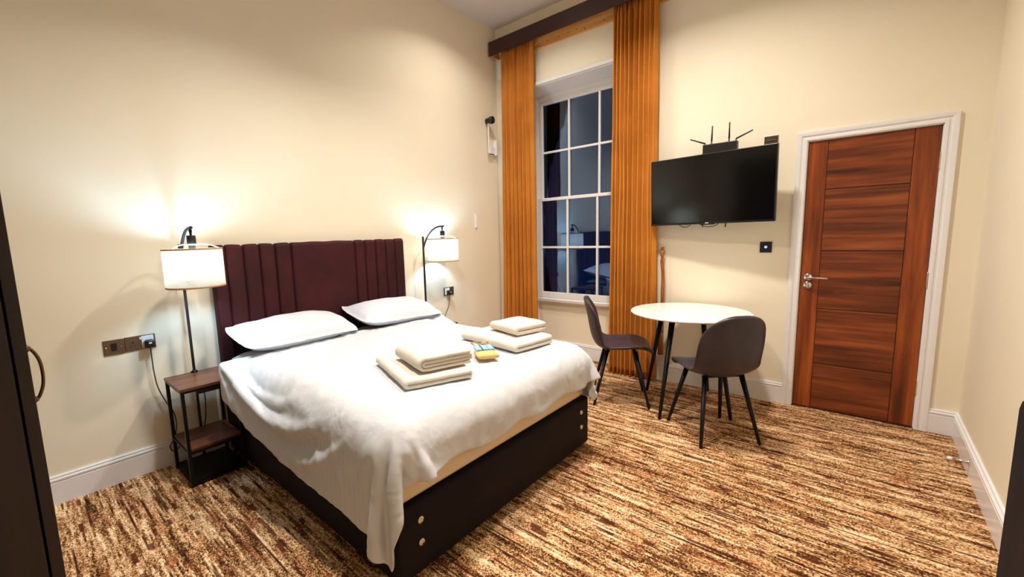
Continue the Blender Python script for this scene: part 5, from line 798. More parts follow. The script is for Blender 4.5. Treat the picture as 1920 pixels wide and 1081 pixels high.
0,0,0,0,0,-1,1,0,0,0,0,0,0,0,0,0,0,0,0,0,0,0,0,0,0,0,0,0,0,1,-1,0,0,0,0,0,0,0,0,0,1,-1,1,-1,-2,-2,0,2,2,0,0,-1,0,1,0,0,-1,0,1,1,3,0,-1,-4,-1,0,1,1,1,-2,-1,0,0,0,0,1,-1,1,-1,1,0,-1,1,-1,1,0,0,0,-1,1,0,-1,1,0,0,0,0,0,-1,0,1,0,-1,0,1,0,0,0,0,0,0,0,0,0,0,0,-1,1,0,0,0,0,0,0,0,0,0,0,0,0,0,0,0,0,0,0,0,0,0,0,0,0,0,0,0,1,-1,0,-1,-2,0,0,1,2,1,-1,-1,-1,2,0,-2,-1,0,0,4,2,0,0,-3,-4,0,1,1,4,-4,-1,1,0,-1,1,-1,1,-1,1,-1,1,0,0,0,0,-1,1,0,0,0,0,0,0,0,0,0,-1,0,1,0,0,0,0,0,-1,1,0,0,0,0,0,-1,1,0,0,0,0,0,0,0,0,0,0,0,0,0,0,0,0,0,0,0,0,1,-1,0,0,0,0,0,0,0,0,0,0,0,1,0,-2,-3,-1,1,2,2,1,-1,-2,1,2,-1,0,-2,0,1,1,3,1,0,-3,-3,0,1,1,-2,4,-5,1,0,1,-1,1,0,0,-1,1,-1,1,-1,1,0,0,0,-1,1,0,-1,1,0,0,-1,0,1,0,0,0,0,0,0,0,0,-1,1,0,0,0,0,0,0,0,0,0,0,-1,1,0,0,0,0,0,0,0,0,0,0,0,0,0,0,0,0,0,0,0,0,0,1,-1,0,0,0,1,-1,0,-2,-2,0,0,2,2,1,-1,-1,0,1,1,-1,-2,-1,1,2,3,1,0,-2,-4,-1,1,0,1,0,3,-5,2,0,0,-1,0,1,0,-1,1,0,0,0,-1,1,-1,1,0,-1,1,0,0,-1,1,0,0,0,0,0,0,0,0,0,0,0,-1,1,0,0,0,0,0,0,0,0,0,0,0,0,0,0,0,-1,1,0,0,0,0,0,0,0,0,0,0,0,0,0,0,0,0,0,0,0,0,1,0,0,-3,-2,-1,1,3,2,0,-2,0,-1,2,0,-1,-1,-2,0,2,3,3,0,-1,-5,-3,1,2,0,-1,0,3,-4,1,1,0,0,-1,0,1,0,-1,1,-1,1,0,0,0,-1,1,0,0,-1,1,0,0,0,0,0,0,0,0,0,0,0,0,0,0,0,0,0,0,0,0,0,0,0,0,0,0,0,0,0,0,0,0,0,0,0,0,0,0,0,0,0,0,0,0,0,0,0,0,0,0,1,-1,1,-1,-2,-3,0,1,4,2,-1,-1,-2,1,1,0,1,-2,-2,0,1,4,3,0,-1,-4,-3,0,2,0,0,0,-1,2,-1,-1,0,0,1,0,0,-1,1,0,0,0,-1,1,-1,1,0,0,-1,1,0,0,0,0,0,0,0,0,0,0,0,0,0,0,0,0,0,0,0,-1,1,0,0,0,0,-1,1,0,0,0,0,0,0,0,0,0,0,0,0,0,0,0,0,0,0,0,0,0,0,0,0,0,1,-1,0,-3,-2,-1,4,2,2,-1,-3,1,0,1,1,0,-2,-2,-1,2,2,3,2,-1,-2,-5,0,1,1,0,0,0,0,-1,1,0,0,-1,1,-1,1,0,-1,1,-1,1,0,0,0,0,-1,1,0,0,0,-1,0,0,0,0,1,0,0,0,0,0,0,-1,1,0,0,0,0,0,0,0,0,0,0,0,0,0,0,0,0,0,0,0,0,0,0,0,0,0,0,0,0,0,0,0,0,0,0,0,0,0,1,-1,-4,-1,0,3,4,0,-2,-1,-1,0,2,0,1,-1,-4,-1,0,2,5,3,0,-3,-5,-3,2,1,0,0,1,-1,1,0,0,0,0,-1,1,0,-1,1,-1,1,0,-1,1,0,-1,1,0,0,0,-1,1,0,0,0,0,-1,0,1,0,0,0,0,0,0,0,0,0,0,-1,1,0,0,0,0,0,0,0,0,0,-1,1,0,0,0,0,0,0,0,0,0,0,0,0,0,0,0,0,0,0,0,1,1,-4,-3,-1,2,3,3,0,-2,-2,0,1,1,0,1,0,-3,-2,0,2,3,3,1,0,-4,-4,0,2,0,0,-1,
1,0,-1,0,0,0,1,0,-1,1,-1,1,-1,0,1,-1,0,1,0,0,0,-1,1,0,0,0,0,0,0,0,-1,1,0,0,0,0,-1,1,0,0,0,0,0,0,0,0,0,0,0,0,0,0,0,0,0,0,0,0,0,0,0,0,0,0,0,0,0,0,0,0,0,0,0,1,0,-3,-3,-1,2,5,2,0,-3,-2,1,0,2,0,1,0,-2,-4,0,1,2,5,2,-1,-3,-5,-1,3,0,0,0,0,-1,1,0,0,0,0,-1,1,-1,1,-1,1,0,-1,1,0,0,-1,0,0,1,0,0,0,0,0,0,0,0,0,-1,1,0,0,0,0,0,0,0,0,0,-1,1,0,0,0,-1,1,0,0,0,0,0,0,0,0,0,0,0,0,-1,1,0,0,0,0,0,0,0,0,0,1,0,-1,-4,-2,0,4,4,2,-2,-4,0,0,1,1,0,1,1,-1,-4,-2,1,2,4,4,-1,-1,-5,-3,1,2,0,0,0,0,-1,0,0,1,-1,1,-1,1,-1,1,0,-1,1,0,0,-1,1,0,0,0,0,0,0,0,0,0,0,0,0,0,-1,1,0,0,0,-1,1,0,0,0,0,0,0,0,0,0,0,0,0,0,0,0,0,1,-1,0,0,0,0,0,0,0,0,0,0,0,0,0,0,0,0,1,-3,-2,-2,1,5,3,1,-4,-2,-1,1,0,1,0,1,2,-1,-4,-4,1,2,2,5,1,0,-3,-5,0,2,-1,1,-1,0,1,0,0,-1,1,-1,1,-1,1,0,-1,1,0,-1,0,1,0,0,0,0,0,0,0,0,0,0,0,0,0,0,0,0,0,0,0,0,0,0,0,0,0,0,0,0,0,0,0,0,0,0,0,0,0,0,0,0,0,0,0,0,0,0,0,1,-1,0,0,0,0,0,1,0,-3,-2,-2,3,4,3,-1,-3,-3,1,1,0,2,-1,1,2,0,-3,-4,-2,2,2,1,9,-4,3,-8,-3,3,0,-1,1,0,0,0,-1,1,-1,1,-1,1,0,-1,1,0,-1,1,0,0,0,0,0,0,0,0,-1,0,1,0,0,0,0,0,0,-1,1,0,0,0,0,0,0,0,0,0,0,0,0,0,0,0,0,0,0,0,0,-1,1,0,0,0,0,0,0,0,0,0,0,0,0,0,0,0,0,0,-4,-1,-1,5,4,2,-3,-4,-1,1,1,0,1,0,0,2,2,-1,-5,-4,0,3,3,-2,12,-10,7,-11,1,2,0,-1,1,-1,0,1,-1,1,-1,1,-1,0,1,-1,0,1,0,0,-1,0,0,0,0,0,0,1,0,-1,0,0,1,0,0,0,0,0,0,0,0,-1,1,0,0,0,-1,1,0,0,0,0,0,0,0,1,-1,0,0,0,0,0,0,0,0,0,0,0,0,0,0,0,0,0,0,1,-3,-5,3,0,5,4,-1,-4,-4,0,2,1,0,1,0,-1,1,4,0,-4,-5,-1,1,4,2,-5,14,-13,10,-12,4,-1,1,-1,1,-1,0,1,-1,1,-1,1,0,-1,1,0,0,-1,0,1,0,0,0,0,0,0,0,0,0,0,0,-1,1,0,0,0,-1,1,0,0,0,-1,1,0,0,0,0,0,0,0,0,0,0,0,0,0,0,0,0,0,0,0,0,0,0,0,0,-1,1,0,0,0,0,0,2,-9,8,-10,9,3,2,-2,-5,-2,1,1,1,0,2,-1,0,0,2,3,-2,-5,-4,0,2,5,-1,-4,12,-13,10,-11,5,-1,1,-1,1,0,-1,1,-1,1,0,-1,1,0,-1,0,1,0,0,0,0,0,0,0,0,0,0,0,0,0,0,0,0,0,0,0,0,0,0,0,0,0,0,0,0,-1,1,0,0,0,0,0,0,0,0,0,0,0,0,0,0,0,0,0,0,0,0,0,0,0,0,0,3,-9,10,-11,9,-1,4,1,-5,-5,0,2,1,0,-1,1,1,-1,-1,0,4,2,-4,-6,-1,1,2,6,-5,0,7,-11,10,-8,3,-1,1,-1,0,1,-1,1,0,-1,1,0,-1,1,0,0,0,-1,1,0,0,0,0,0,0,0,0,0,0,0,-1,1,0,0,0,-1,1,0,0,0,-1,1,0,0,0,0,0,0,0,0,0,0,0,0,0,0,-1,1,0,0,0,
0,0,0,0,0,0,0,-1,1,2,-6,9,-11,8,-4,5,3,-2,-7,-1,1,0,2,1,-1,1,0,0,-1,1,2,4,-1,-7,-5,1,3,2,5,-9,4,4,-8,7,-5,2,-1,1,0,-1,1,-1,0,1,-1,0,1,0,0,-1,0,1,-1,0,0,0,0,0,0,1,0,0,0,0,0,-1,1,0,0,0,0,0,0,0,0,0,0,0,0,0,0,0,0,0,0,0,0,0,0,0,0,0,0,0,0,0,0,0,0,0,0,0,0,0,-2,6,-9,7,-4,2,5,2,-8,-4,1,1,2,1,-1,0,2,-1,0,0,-1,0,3,4,-3,-8,-2,3,2,1,5,-9,4,1,-4,4,-2,1,-1,0,1,-1,1,0,-1,1,0,0,-1,0,1,0,0,0,0,0,0,0,0,0,-1,1,0,0,0,0,0,0,0,0,0,-1,1,0,0,0,0,0,0,0,0,0,0,0,0,0,0,0,0,0,0,0,0,0,0,0,1,-1,0,0,0,0,0,0,-1,3,-6,5,-3,2,2,5,-4,-9,3,-1,1,3,0,-1,0,1,0,0,0,-1,0,1,4,4,-7,-8,0,4,2,0,4,-8,6,-1,-1,0,-1,1,0,-1,1,-1,0,1,0,-1,0,1,0,0,0,0,0,0,0,0,0,0,0,0,-1,1,0,0,0,0,-1,1,0,0,0,0,0,0,0,0,0,0,1,-1,0,0,0,0,0,0,0,0,0,0,0,0,0,0,0,0,0,0,0,0,0,0,0,1,-3,4,-3,2,-1,6,0,-14,5,0,-1,3,2,-2,0,0,2,0,-1,0,0,-1,0,1,4,5,-11,-6,3,4,0,-1,5,-8,4,-1,0,1,-1,0,0,0,1,0,-1,0,1,0,0,0,0,0,0,0,0,0,0,0,0,0,0,0,-1,1,0,0,0,0,0,0,0,0,0,0,0,1,-1,0,0,0,0,0,0,0,0,0,0,0,0,0,0,1,-1,0,0,0,0,0,0,0,0,0,0,1,-1,1,-3,3,-2,3,6,-15,5,0,-3,3,3,-2,0,0,-1,1,0,0,0,0,0,-1,0,2,3,5,-14,-2,4,2,1,-2,4,-6,2,1,-1,0,0,1,0,-1,0,1,0,0,-1,0,0,0,0,0,0,0,0,0,0,1,0,0,0,0,-1,1,0,0,0,0,0,0,0,0,0,0,0,0,0,0,0,0,0,0,0,0,0,0,0,0,0,0,0,0,0,0,1,-1,0,0,0,1,-1,0,0,0,-1,3,-2,0,9,-16,5,0,-2,-1,6,0,-1,-1,-1,1,1,0,1,-1,0,0,-1,0,0,2,4,4,-17,2,5,0,0,-1,4,-5,1,0,1,-1,0,0,1,0,-1,0,0,1,0,0,0,0,0,0,0,0,0,0,-1,1,0,0,0,0,0,0,0,0,0,0,0,0,0,0,0,-1,1,0,0,0,0,0,0,0,0,0,0,0,0,0,1,-1,0,0,0,0,0,0,0,1,-1,1,-1,0,0,0,-1,0,8,-14,6,0,0,-5,8,-1,-2,0,0,0,0,2,0,-1,0,0,0,0,-1,0,0,2,3,5,-18,5,2,0,1,-1,2,-2,0,0,1,-1,0,0,0,1,0,0,0,0,-1,0,0,1,0,0,0,0,0,0,0,0,0,0,0,-1,1,0,0,-1,1,0,0,0,0,0,0,0,0,0,0,0,0,0,0,0,0,1,-1,0,0,0,0,0,0,1,-1,0,0,0,0,0,0,1,-1,0,0,0,5,-10,5,-2,2,-8,9,0,-2,1,-1,0,0,-1,1,0,0,1,-1,0,0,0,-1,0,0,2,2,5,-17,8,0,0,-1,1,0,0,-1,0,1,-1,0,0,0,0,0,0,0,1,0,0,-1,0,0,0,1,0,0,-1,0,1,0,0,0,0,0,0,0,0,0,0,0,0,0,0,0,0,0,0,0,0,0,0,0,0,0,0,0,0,0,0,0,1,-1,0,0,1,0,-1,0,0,0,0,0,1,2,-8,5,-2,5,-11,9,0,-2,2,-2,0,0,0,0,2,0,0,-1,0,0,0,0,0,0,-1,0,2,1,5,-16,8,-2,1,0,0,0,1,-1,0,1,0,0,0,0,0,0,0,0,0,0,0,0,0,0,-1,1,0,0,0,-1,
1,0,0,-1,1,0,0,-1,1,0,-1,1,0,0,0,0,0,0,0,0,0,0,0,0,0,0,0,0,0,0,0,0,0,0,0,0,0,0,0,0,0,0,1,0,-4,5,-4,6,-11,8,0,-3,3,-2,0,0,0,0,0,2,-1,0,0,0,0,0,0,-1,0,0,0,0,1,1,6,-14,7,-1,-1,1,-1,0,1,-1,0,0,0,0,0,0,0,0,0,0,1,0,0,0,0,0,-1,1,0,0,0,-1,1,0,0,-1,1,0,0,0,0,0,0,0,0,0,0,0,0,0,0,0,0,0,0,0,0,0,0,0,0,1,-1,0,0,1,-1,0,1,0,0,-1,1,-1,-1,2,-2,6,-11,6,1,-3,4,-3,0,0,0,0,0,0,-1,2,0,0,1,-1,0,0,0,0,0,-1,-1,1,0,-1,7,-11,4,1,-1,1,-1,0,0,0,0,1,0,0,0,0,0,0,0,-1,0,1,0,0,0,0,-1,1,0,0,0,-1,1,0,0,0,0,0,0,0,0,0,0,0,0,0,0,0,0,0,1,-1,0,0,0,0,0,1,-1,0,0,0,0,1,-1,0,0,0,0,0,1,-1,0,0,-1,4,-7,5,0,-3,4,-3,0,0,0,0,0,0,1,-1,0,1,1,0,0,0,0,0,0,-1,1,0,-1,0,1,-2,5,-5,0,0,0,0,0,1,0,0,-1,0,0,0,0,1,0,0,0,0,-1,0,1,0,0,0,-1,1,0,0,0,0,0,0,-1,1,0,0,0,0,0,0,0,-1,1,0,0,0,0,0,0,0,0,0,0,0,0,0,1,-1,0,0,0,0,0,1,-1,0,0,0,0,0,1,2,-6,3,0,-1,3,-3,0,0,0,0,0,0,0,0,4,0,-1,-1,-1,0,0,0,0,-1,1,0,-1,0,0,-1,0,-1,2,0,-1,0,0,0,0,0,0,0,1,0,0,0,-1,0,0,1,0,0,0,-1,0,1,0,0,0,0,0,0,0,0,0,0,0,0,0,0,0,0,0,0,0,0,0,0,0,0,0,0,0,1,-1,0,0,0,0,0,0,0,1,-1,0,1,-1,0,1,0,0,0,0,-1,-2,3,-1,0,1,-2,0,0,0,1,0,0,1,1,1,2,-1,0,0,0,0,0,-1,1,0,0,-1,1,-1,0,0,0,0,-1,0,0,0,0,0,0,0,1,0,-1,0,0,1,0,0,0,-1,0,1,0,0,0,0,0,0,0,0,0,0,0,0,0,0,0,0,0,0,0,0,0,0,0,0,0,0,0,0,0,0,0,0,0,0,1,-1,0,0,0,0,0,0,1,-1,0,1,-1,0,0,0,0,1,0,-1,0,0,-1,0,0,1,0,0,0,0,-2,-1,-1,-1,0,0,0,1,0,1,0,-1,1,-1,0,0,1,-1,0,0,-1,0,-1,1,0,0,0,0,1,-1,0,0,1,0,-1,0,1,0,0,0,0,0,0,0,-1,1,0,-1,1,0,0,0,0,0,0,0,0,0,0,0,0,0,0,1,-1,0,0,0,0,0,0,0,0,0,0,0,0,0,0,0,1,-1,0,0,0,1,-1,1,0,0,0,0,-1,0,0,0,0,0,0,1,0,1,0,0,1,2,0,1,-1,0,1,1,-1,1,0,0,0,-1,0,1,-1,0,0,0,-1,1,0,-1,-1,0,0,0,2,-1,0,1,0,-1,1,0,0,-1,1,0,0,-1,1,0,0,0,0,0,0,0,0,0,0,0,0,0,0,0,0,0,0,-1,1,0,-1,1,0,-1,1,0,0,0,0,0,0,0,0,0,0,0,0,0,0,0,0,0,0,0,0,1,-1,1,0,0,0,-1,1,-1,0,0,-1,-2,-1,-1,0,0,-1,1,-1,7,0,0,-1,0,-1,-1,0,-1,0,-1,-1,-1,-1,0,0,1,-1,-1,1,0,-1,2,-1,-1,1,1,-1,1,0,-1,1,0,0,-1,1,0,0,0,0,0,0,0,0,0,0,0,0,0,0,0,1,-1,0,-1,1,0,0,0,0,0,0,0,0,0,0,-1,1,0,0,0,0,0,0,0,0,0,0,0,1,-1,0,0,0,1,-1,1,-1,1,0,0,0,-1,-1,0,-1,0,1,0,1,0,-1,0,-1,0,15,0,-1,0,0,0,-1,-1,0,-1,-1,-1,-1,-3,-2,
-2,0,-1,0,0,-1,1,-1,1,0,0,-1,1,-1,1,0,-1,1,0,0,0,0,0,-1,1,0,0,0,0,0,-1,1,0,0,0,0,0,0,0,0,0,0,0,0,0,0,0,0,0,0,0,0,0,0,-1,1,0,0,0,0,0,0,-1,1,-1,1,0,-1,1,-1,1,0,0,-1,0,0,2,1,3,0,0,1,0,-1,-2,-1,-1,-1,0,0,5,-1,-2,-1,-2,-1,0,0,1,0,2,0,1,2,1,-2,-7,2,4,0,0,0,-1,0,-1,1,0,-1,1,-1,0,0,0,0,0,-1,1,0,0,0,0,0,-1,1,0,0,0,0,-1,1,0,-1,1,0,0,0,0,0,0,0,0,0,0,0,0,0,0,0,0,0,0,0,-1,1,0,-1,1,0,0,0,-1,1,0,-1,0,-1,0,0,0,0,1,-5,4,3,5,5,1,2,1,0,-1,-2,-3,-4,-3,-12,-3,-1,-2,0,-1,0,0,-1,1,-1,1,1,0,2,6,12,5,-4,0,1,-4,2,0,0,-2,0,0,0,0,0,1,-1,0,0,0,0,0,0,0,0,0,0,-1,1,0,-1,1,0,0,0,0,0,0,0,-1,1,0,-1,1,0,-1,1,0,-1,1,0,0,0,0,0,0,0,-1,1,0,-1,1,-1,0,1,-1,0,0,-1,0,0,1,-3,2,-5,8,-12,-3,3,2,4,4,5,5,3,1,0,0,-1,-20,1,0,0,0,-1,0,-1,1,1,3,3,4,7,6,6,3,-8,2,1,-10,7,-4,0,0,0,0,0,-1,1,0,-1,0,0,0,0,0,0,0,-1,1,0,0,0,0,0,0,0,0,0,0,0,0,0,0,0,0,0,0,0,0,0,0,0,0,0,0,-1,1,0,-1,1,0,0,-1,1,0,-1,1,0,-1,0,0,0,0,0,-3,2,-5,2,6,-9,14,-10,-9,-3,0,0,1,6,7,9,4,-1,-2,-18,-1,-1,1,0,3,3,5,5,5,4,4,3,2,2,-1,-10,5,-1,-18,14,-1,-4,1,-1,-1,0,0,1,-1,0,0,0,0,0,0,0,0,0,0,-1,1,0,0,0,0,0,-1,1,-1,1,0,-1,1,0,0,0,0,0,0,0,0,-1,1,0,-1,1,0,-1,1,0,-1,1,0,0,-1,1,0,-1,0,0,0,1,0,0,-1,4,-11,12,-15,-3,11,-3,13,5,-8,-13,-3,0,-3,-1,3,13,8,-1,-20,3,3,4,7,7,5,5,3,0,0,0,0,0,-3,-4,4,-9,-19,21,1,-11,8,-4,-1,1,0,0,-1,0,0,0,0,0,0,0,0,0,0,0,0,0,0,0,0,0,0,0,0,0,0,0,0,0,0,0,-1,1,0,-1,1,0,0,0,0,0,0,0,0,0,0,0,-1,1,0,0,-1,0,1,0,0,0,-1,0,0,1,-2,8,-18,14,-3,-15,4,-7,5,15,5,-9,7,-1,-1,-11,-1,-3,19,-9,5,8,7,5,2,0,-1,-1,1,1,-2,-2,-5,-5,-3,-10,-7,23,2,-13,10,0,-4,-2,0,0,0,0,0,0,0,0,0,0,0,0,0,0,0,0,0,0,0,0,0,0,1,-1,0,0,0,0,-1,1,0,0,0,0,0,0,0,0,-1,1,0,0,0,0,-1,1,0,0,-1,0,1,0,0,-1,0,0,1,0,0,0,-1,-2,3,-5,-8,5,3,-11,14,-15,0,8,14,-8,-6,7,3,-11,-2,2,5,7,5,1,-2,0,2,0,-2,-4,-7,-5,0,-4,-5,-6,1,19,1,-6,11,-6,1,-5,-1,0,0,0,0,0,0,0,0,0,0,0,-1,1,0,0,0,0,0,0,0,0,0,-1,1,0,-1,1,0,0,0,0,0,0,0,0,-1,1,0,0,0,0,-1,1,0,0,-1,1,0,0,0,-1,1,0,0,0,0,-1,1,0,0,0,3,-5,14,-23,-3,10,-5,-8,17,-17,5,-4,4,9,-8,-7,4,3,0,18,-1,-1,0,2,-1,-4,-5,-5,-4,1,0,-10,-2,0,4,12,2,4,-5,-3,4,-1,-2,3,-5,-1,-1,0,1,0,0,0,0,0,0,0,0,
0,0,0,0,0,0,-1,1,0,0,0,0,0,0,0,0,0,0,0,0,0,0,0,0,0,0,0,0,0,0,0,0,0,-1,1,0,0,0,-1,1,0,0,0,0,-1,0,0,1,0,-7,9,8,-24,-2,17,-15,1,1,-3,7,-8,3,-5,2,-2,4,3,16,1,1,-1,-4,-6,-5,-3,-1,-1,-4,-5,2,0,6,8,6,4,-19,11,-3,3,0,-4,1,-5,1,1,0,-1,0,0,1,0,0,0,0,0,0,0,0,0,0,0,0,0,0,0,0,0,0,0,0,0,-1,1,0,-1,1,0,0,0,0,0,0,0,0,0,0,0,0,0,-1,1,0,0,0,0,0,0,0,0,0,0,0,-2,1,-4,1,13,-4,-19,0,15,-18,17,-16,1,5,-7,5,21,-6,-5,-13,17,1,-5,-6,-6,-4,-3,-2,-3,-2,0,4,2,6,7,5,2,-23,19,-1,-2,2,-11,5,1,-2,-2,1,-1,1,0,0,-1,0,0,1,0,-1,1,0,0,-1,1,0,0,-1,1,0,-1,1,0,-1,1,0,0,0,0,0,0,0,0,0,0,0,-1,1,0,-1,1,0,0,0,0,0,0,0,0,-1,1,0,0,0,0,0,0,0,-2,-2,-1,9,7,-9,-18,7,9,-19,12,-5,1,-1,7,-2,22,-2,-3,17,-8,-7,-5,-4,-3,-1,-1,2,2,2,2,6,7,2,1,-24,19,2,-2,-1,-4,9,-9,0,0,-2,-1,1,-1,0,0,1,0,0,-1,1,0,0,0,0,0,-1,1,0,0,0,0,0,0,0,0,0,0,0,0,0,0,0,0,0,0,0,0,0,0,0,0,0,0,0,0,0,0,0,0,0,0,0,0,0,0,0,0,0,0,-4,0,-2,5,12,0,-12,-15,8,-3,-5,-2,1,2,3,1,-3,21,5,2,-5,-3,-3,-1,0,1,2,1,2,4,6,6,-3,1,-22,18,3,-1,-2,4,2,-19,8,0,1,-2,-1,0,0,1,0,-1,0,1,0,-1,1,-1,1,0,0,0,-1,1,0,-1,1,0,-1,1,0,-1,1,0,-1,1,0,0,0,0,0,0,0,1,-1,0,0,0,0,0,0,1,-1,0,0,0,0,-1,1,0,0,0,0,-1,2,-6,1,2,-1,6,8,1,-16,-15,11,-9,1,-1,6,-2,-1,1,-2,14,-4,-3,-2,0,0,2,1,1,4,4,7,4,-8,2,-22,19,1,3,-3,-2,6,-13,13,-7,-2,1,-1,-1,0,0,-1,0,1,0,-1,0,0,0,0,0,0,1,0,0,-1,1,0,-1,1,0,0,0,0,0,0,0,0,0,0,0,0,0,0,0,0,0,0,0,0,0,0,0,0,0,0,0,0,0,0,0,0,0,0,0,0,0,-4,0,1,-5,8,9,0,4,-17,-12,9,-10,4,-1,-1,1,-1,0,-1,497,21,20,21,21,20,21,21,20,21,20,-1,0,0,0,-1,-1,-2,0,-1,-2,-2,-1,-1,1,0,2,1,2,0,-1,0,1,2,1,1,-1,0,0,1,-1,-2,-1,-1,1,-1,0,1,1,3,3,2,1,0,-1,0,0,-1,-2,-2,-3,-1,-1,0,-2,-2,-1,0,1,1,1,2,1,1,0,-1,1,0,2,1,0,0,0,1,0,0,0,0,1,2,3,2,1,0,-1,-21,-18,-23,-19,-22,-23,-19,-19,-19,-20,-6,0,1,0,-1,1,0,-1,1,-4,0,2,-4,3,-5,4,-6,1,1,7,-2,5,11,-2,-8,1,0,5,-9,6,-6,1,2,7,-4,-8,7,-8,1,1,7,-7,2,2,5,-6,0,-1,-1,-1,6,2,-9,-1,1,7,-7,0,7,-6,1,9,-8,0,8,-4,0,4,-5,-1,7,-10,0,7,-6,-1,-1,0,-2,7,-8,1,6,-8,0,-2,5,-8,-1,2,6,-2,0,7,-5,1,-4,9,-3,0,1,-3,-3,-1,2,-5,-1,0,0,1,-1,0,1,-6,4,-1,2,-3,-1,-2,1,0,2,1,-3,10,8,-17,3,7,3,4,-15,13,-12,8,1,6,-18,1,
13,-12,9,-2,6,-13,9,-1,5,-11,6,0,4,-4,-2,-3,3,-1,-1,0,1,0,-1,1,1,1,1,0,0,0,-1,1,1,-1,5,-13,15,-8,-5,10,2,-7,0,0,-7,16,-10,-6,8,3,1,-15,12,-9,-1,-1,0,1,3,1,-3,3,-8,8,0,1,-1,0,-2,-3,-6,0,0,0,0,0,0,-4,3,-1,1,-1,-1,-1,1,-6,9,11,-4,1,5,-15,14,3,2,-3,-17,14,-11,7,1,6,-19,9,7,-11,6,-1,2,-2,0,0,1,-1,0,1,4,-8,4,0,-2,0,-1,2,-1,-1,8,-6,-2,3,0,0,0,0,1,0,-1,-5,10,-10,5,-7,16,-11,-5,0,9,8,0,0,-7,9,-10,-3,-2,0,11,-19,4,-1,-1,-1,2,2,-2,1,-3,6,-9,8,-1,2,-1,0,-1,-6,0,0,0,0,0,-2,0,2,-2,0,1,-2,1,-1,0,6,-8,15,3,-15,11,-9,2,4,-12,15,-8,5,2,6,-18,10,4,-9,5,0,0,5,-11,6,6,-5,-5,10,-5,-5,4,0,0,0,-2,1,0,1,-7,8,-1,-5,4,1,1,1,-2,-7,13,-6,0,-5,8,-3,0,-8,17,-3,-6,7,-12,-4,-1,-1,2,18,3,-3,-4,-13,9,-7,-2,-2,1,1,1,2,0,0,-7,8,-9,9,-2,0,1,0,-6,0,0,0,-1,0,-2,2,0,0,0,-1,-1,1,0,0,-5,3,-5,3,17,-9,13,-5,-15,12,-4,3,10,-3,-18,13,-2,-4,4,3,-3,0,-2,2,2,2,3,-1,-10,8,-4,0,0,0,2,-11,9,4,-4,7,-16,15,-6,1,-1,1,5,0,-2,-11,13,-6,0,-3,3,6,-7,-2,-2,6,-2,-4,5,-1,0,-2,-8,1,10,-6,6,-2,-1,-4,-2,0,2,0,1,0,1,0,-8,8,-9,8,1,-1,0,-7,1,0,-1,1,-1,0,1,0,-2,1,-2,1,1,0,0,1,0,5,2,-7,15,-17,-1,10,3,-4,10,-18,-2,14,-6,5,-3,3,-6,3,3,-7,3,7,-14,0,1,5,-3,5,0,0,4,-10,10,0,-8,12,-14,6,-7,14,-7,10,-20,2,2,2,5,-7,11,-5,0,9,-15,6,-7,6,8,-15,8,-1,1,0,0,0,-1,-9,15,-6,0,-1,-3,-3,0,0,1,0,1,0,1,1,-8,5,2,0,0,-1,-6,0,-1,1,-1,-1,1,1,-1,0,0,-1,-1,3,-1,1,-1,5,1,-2,9,-15,14,2,-1,-10,13,-19,8,5,-7,4,-3,6,-6,3,2,-5,3,8,-15,6,1,0,0,0,3,0,-3,-4,9,-9,0,5,-1,-1,1,2,-9,15,-6,-4,2,0,0,0,0,-5,5,9,-18,9,5,-5,0,-2,2,0,0,0,0,0,0,-1,3,-8,11,-7,2,-5,3,-5,0,1,0,0,1,1,-1,1,-1,-9,9,-1,3,-6,0,0,0,-1,0,1,-1,0,0,0,-1,0,2,0,0,2,3,-1,6,-13,12,-8,5,-6,13,-16,9,0,-3,3,0,0,0,0,0,-2,2,7,-15,8,0,0,0,0,0,-3,0,3,5,-10,5,0,6,-14,8,0,-1,2,-9,8,1,-1,0,0,0,1,-1,9,-18,9,2,-7,10,-6,-6,12,-5,0,0,0,0,0,0,-2,5,-9,9,-4,-2,1,-4,-1,0,1,1,0,0,1,-1,1,0,-9,7,-2,-6,-1,1,0,-1,0,1,1,-2,0,-1,0,0,3,-1,0,3,1,4,-10,11,-7,9,-11,11,-12,7,0,0,0,0,2,-2,-3,3,0,0,7,-14,7,0,0,0,0,0,0,0,0,4,-9,5,0,8,-14,6,0,0,0,0,-1,1,0,0,0,0,0,0,8,-17,9,0,-2,2,-5,11,-2,-9,10,-5,0,0,0,0,0,0,-1,1,-4,5,-3,-1,-3,-1,0,1,1,-1,1,0,1,
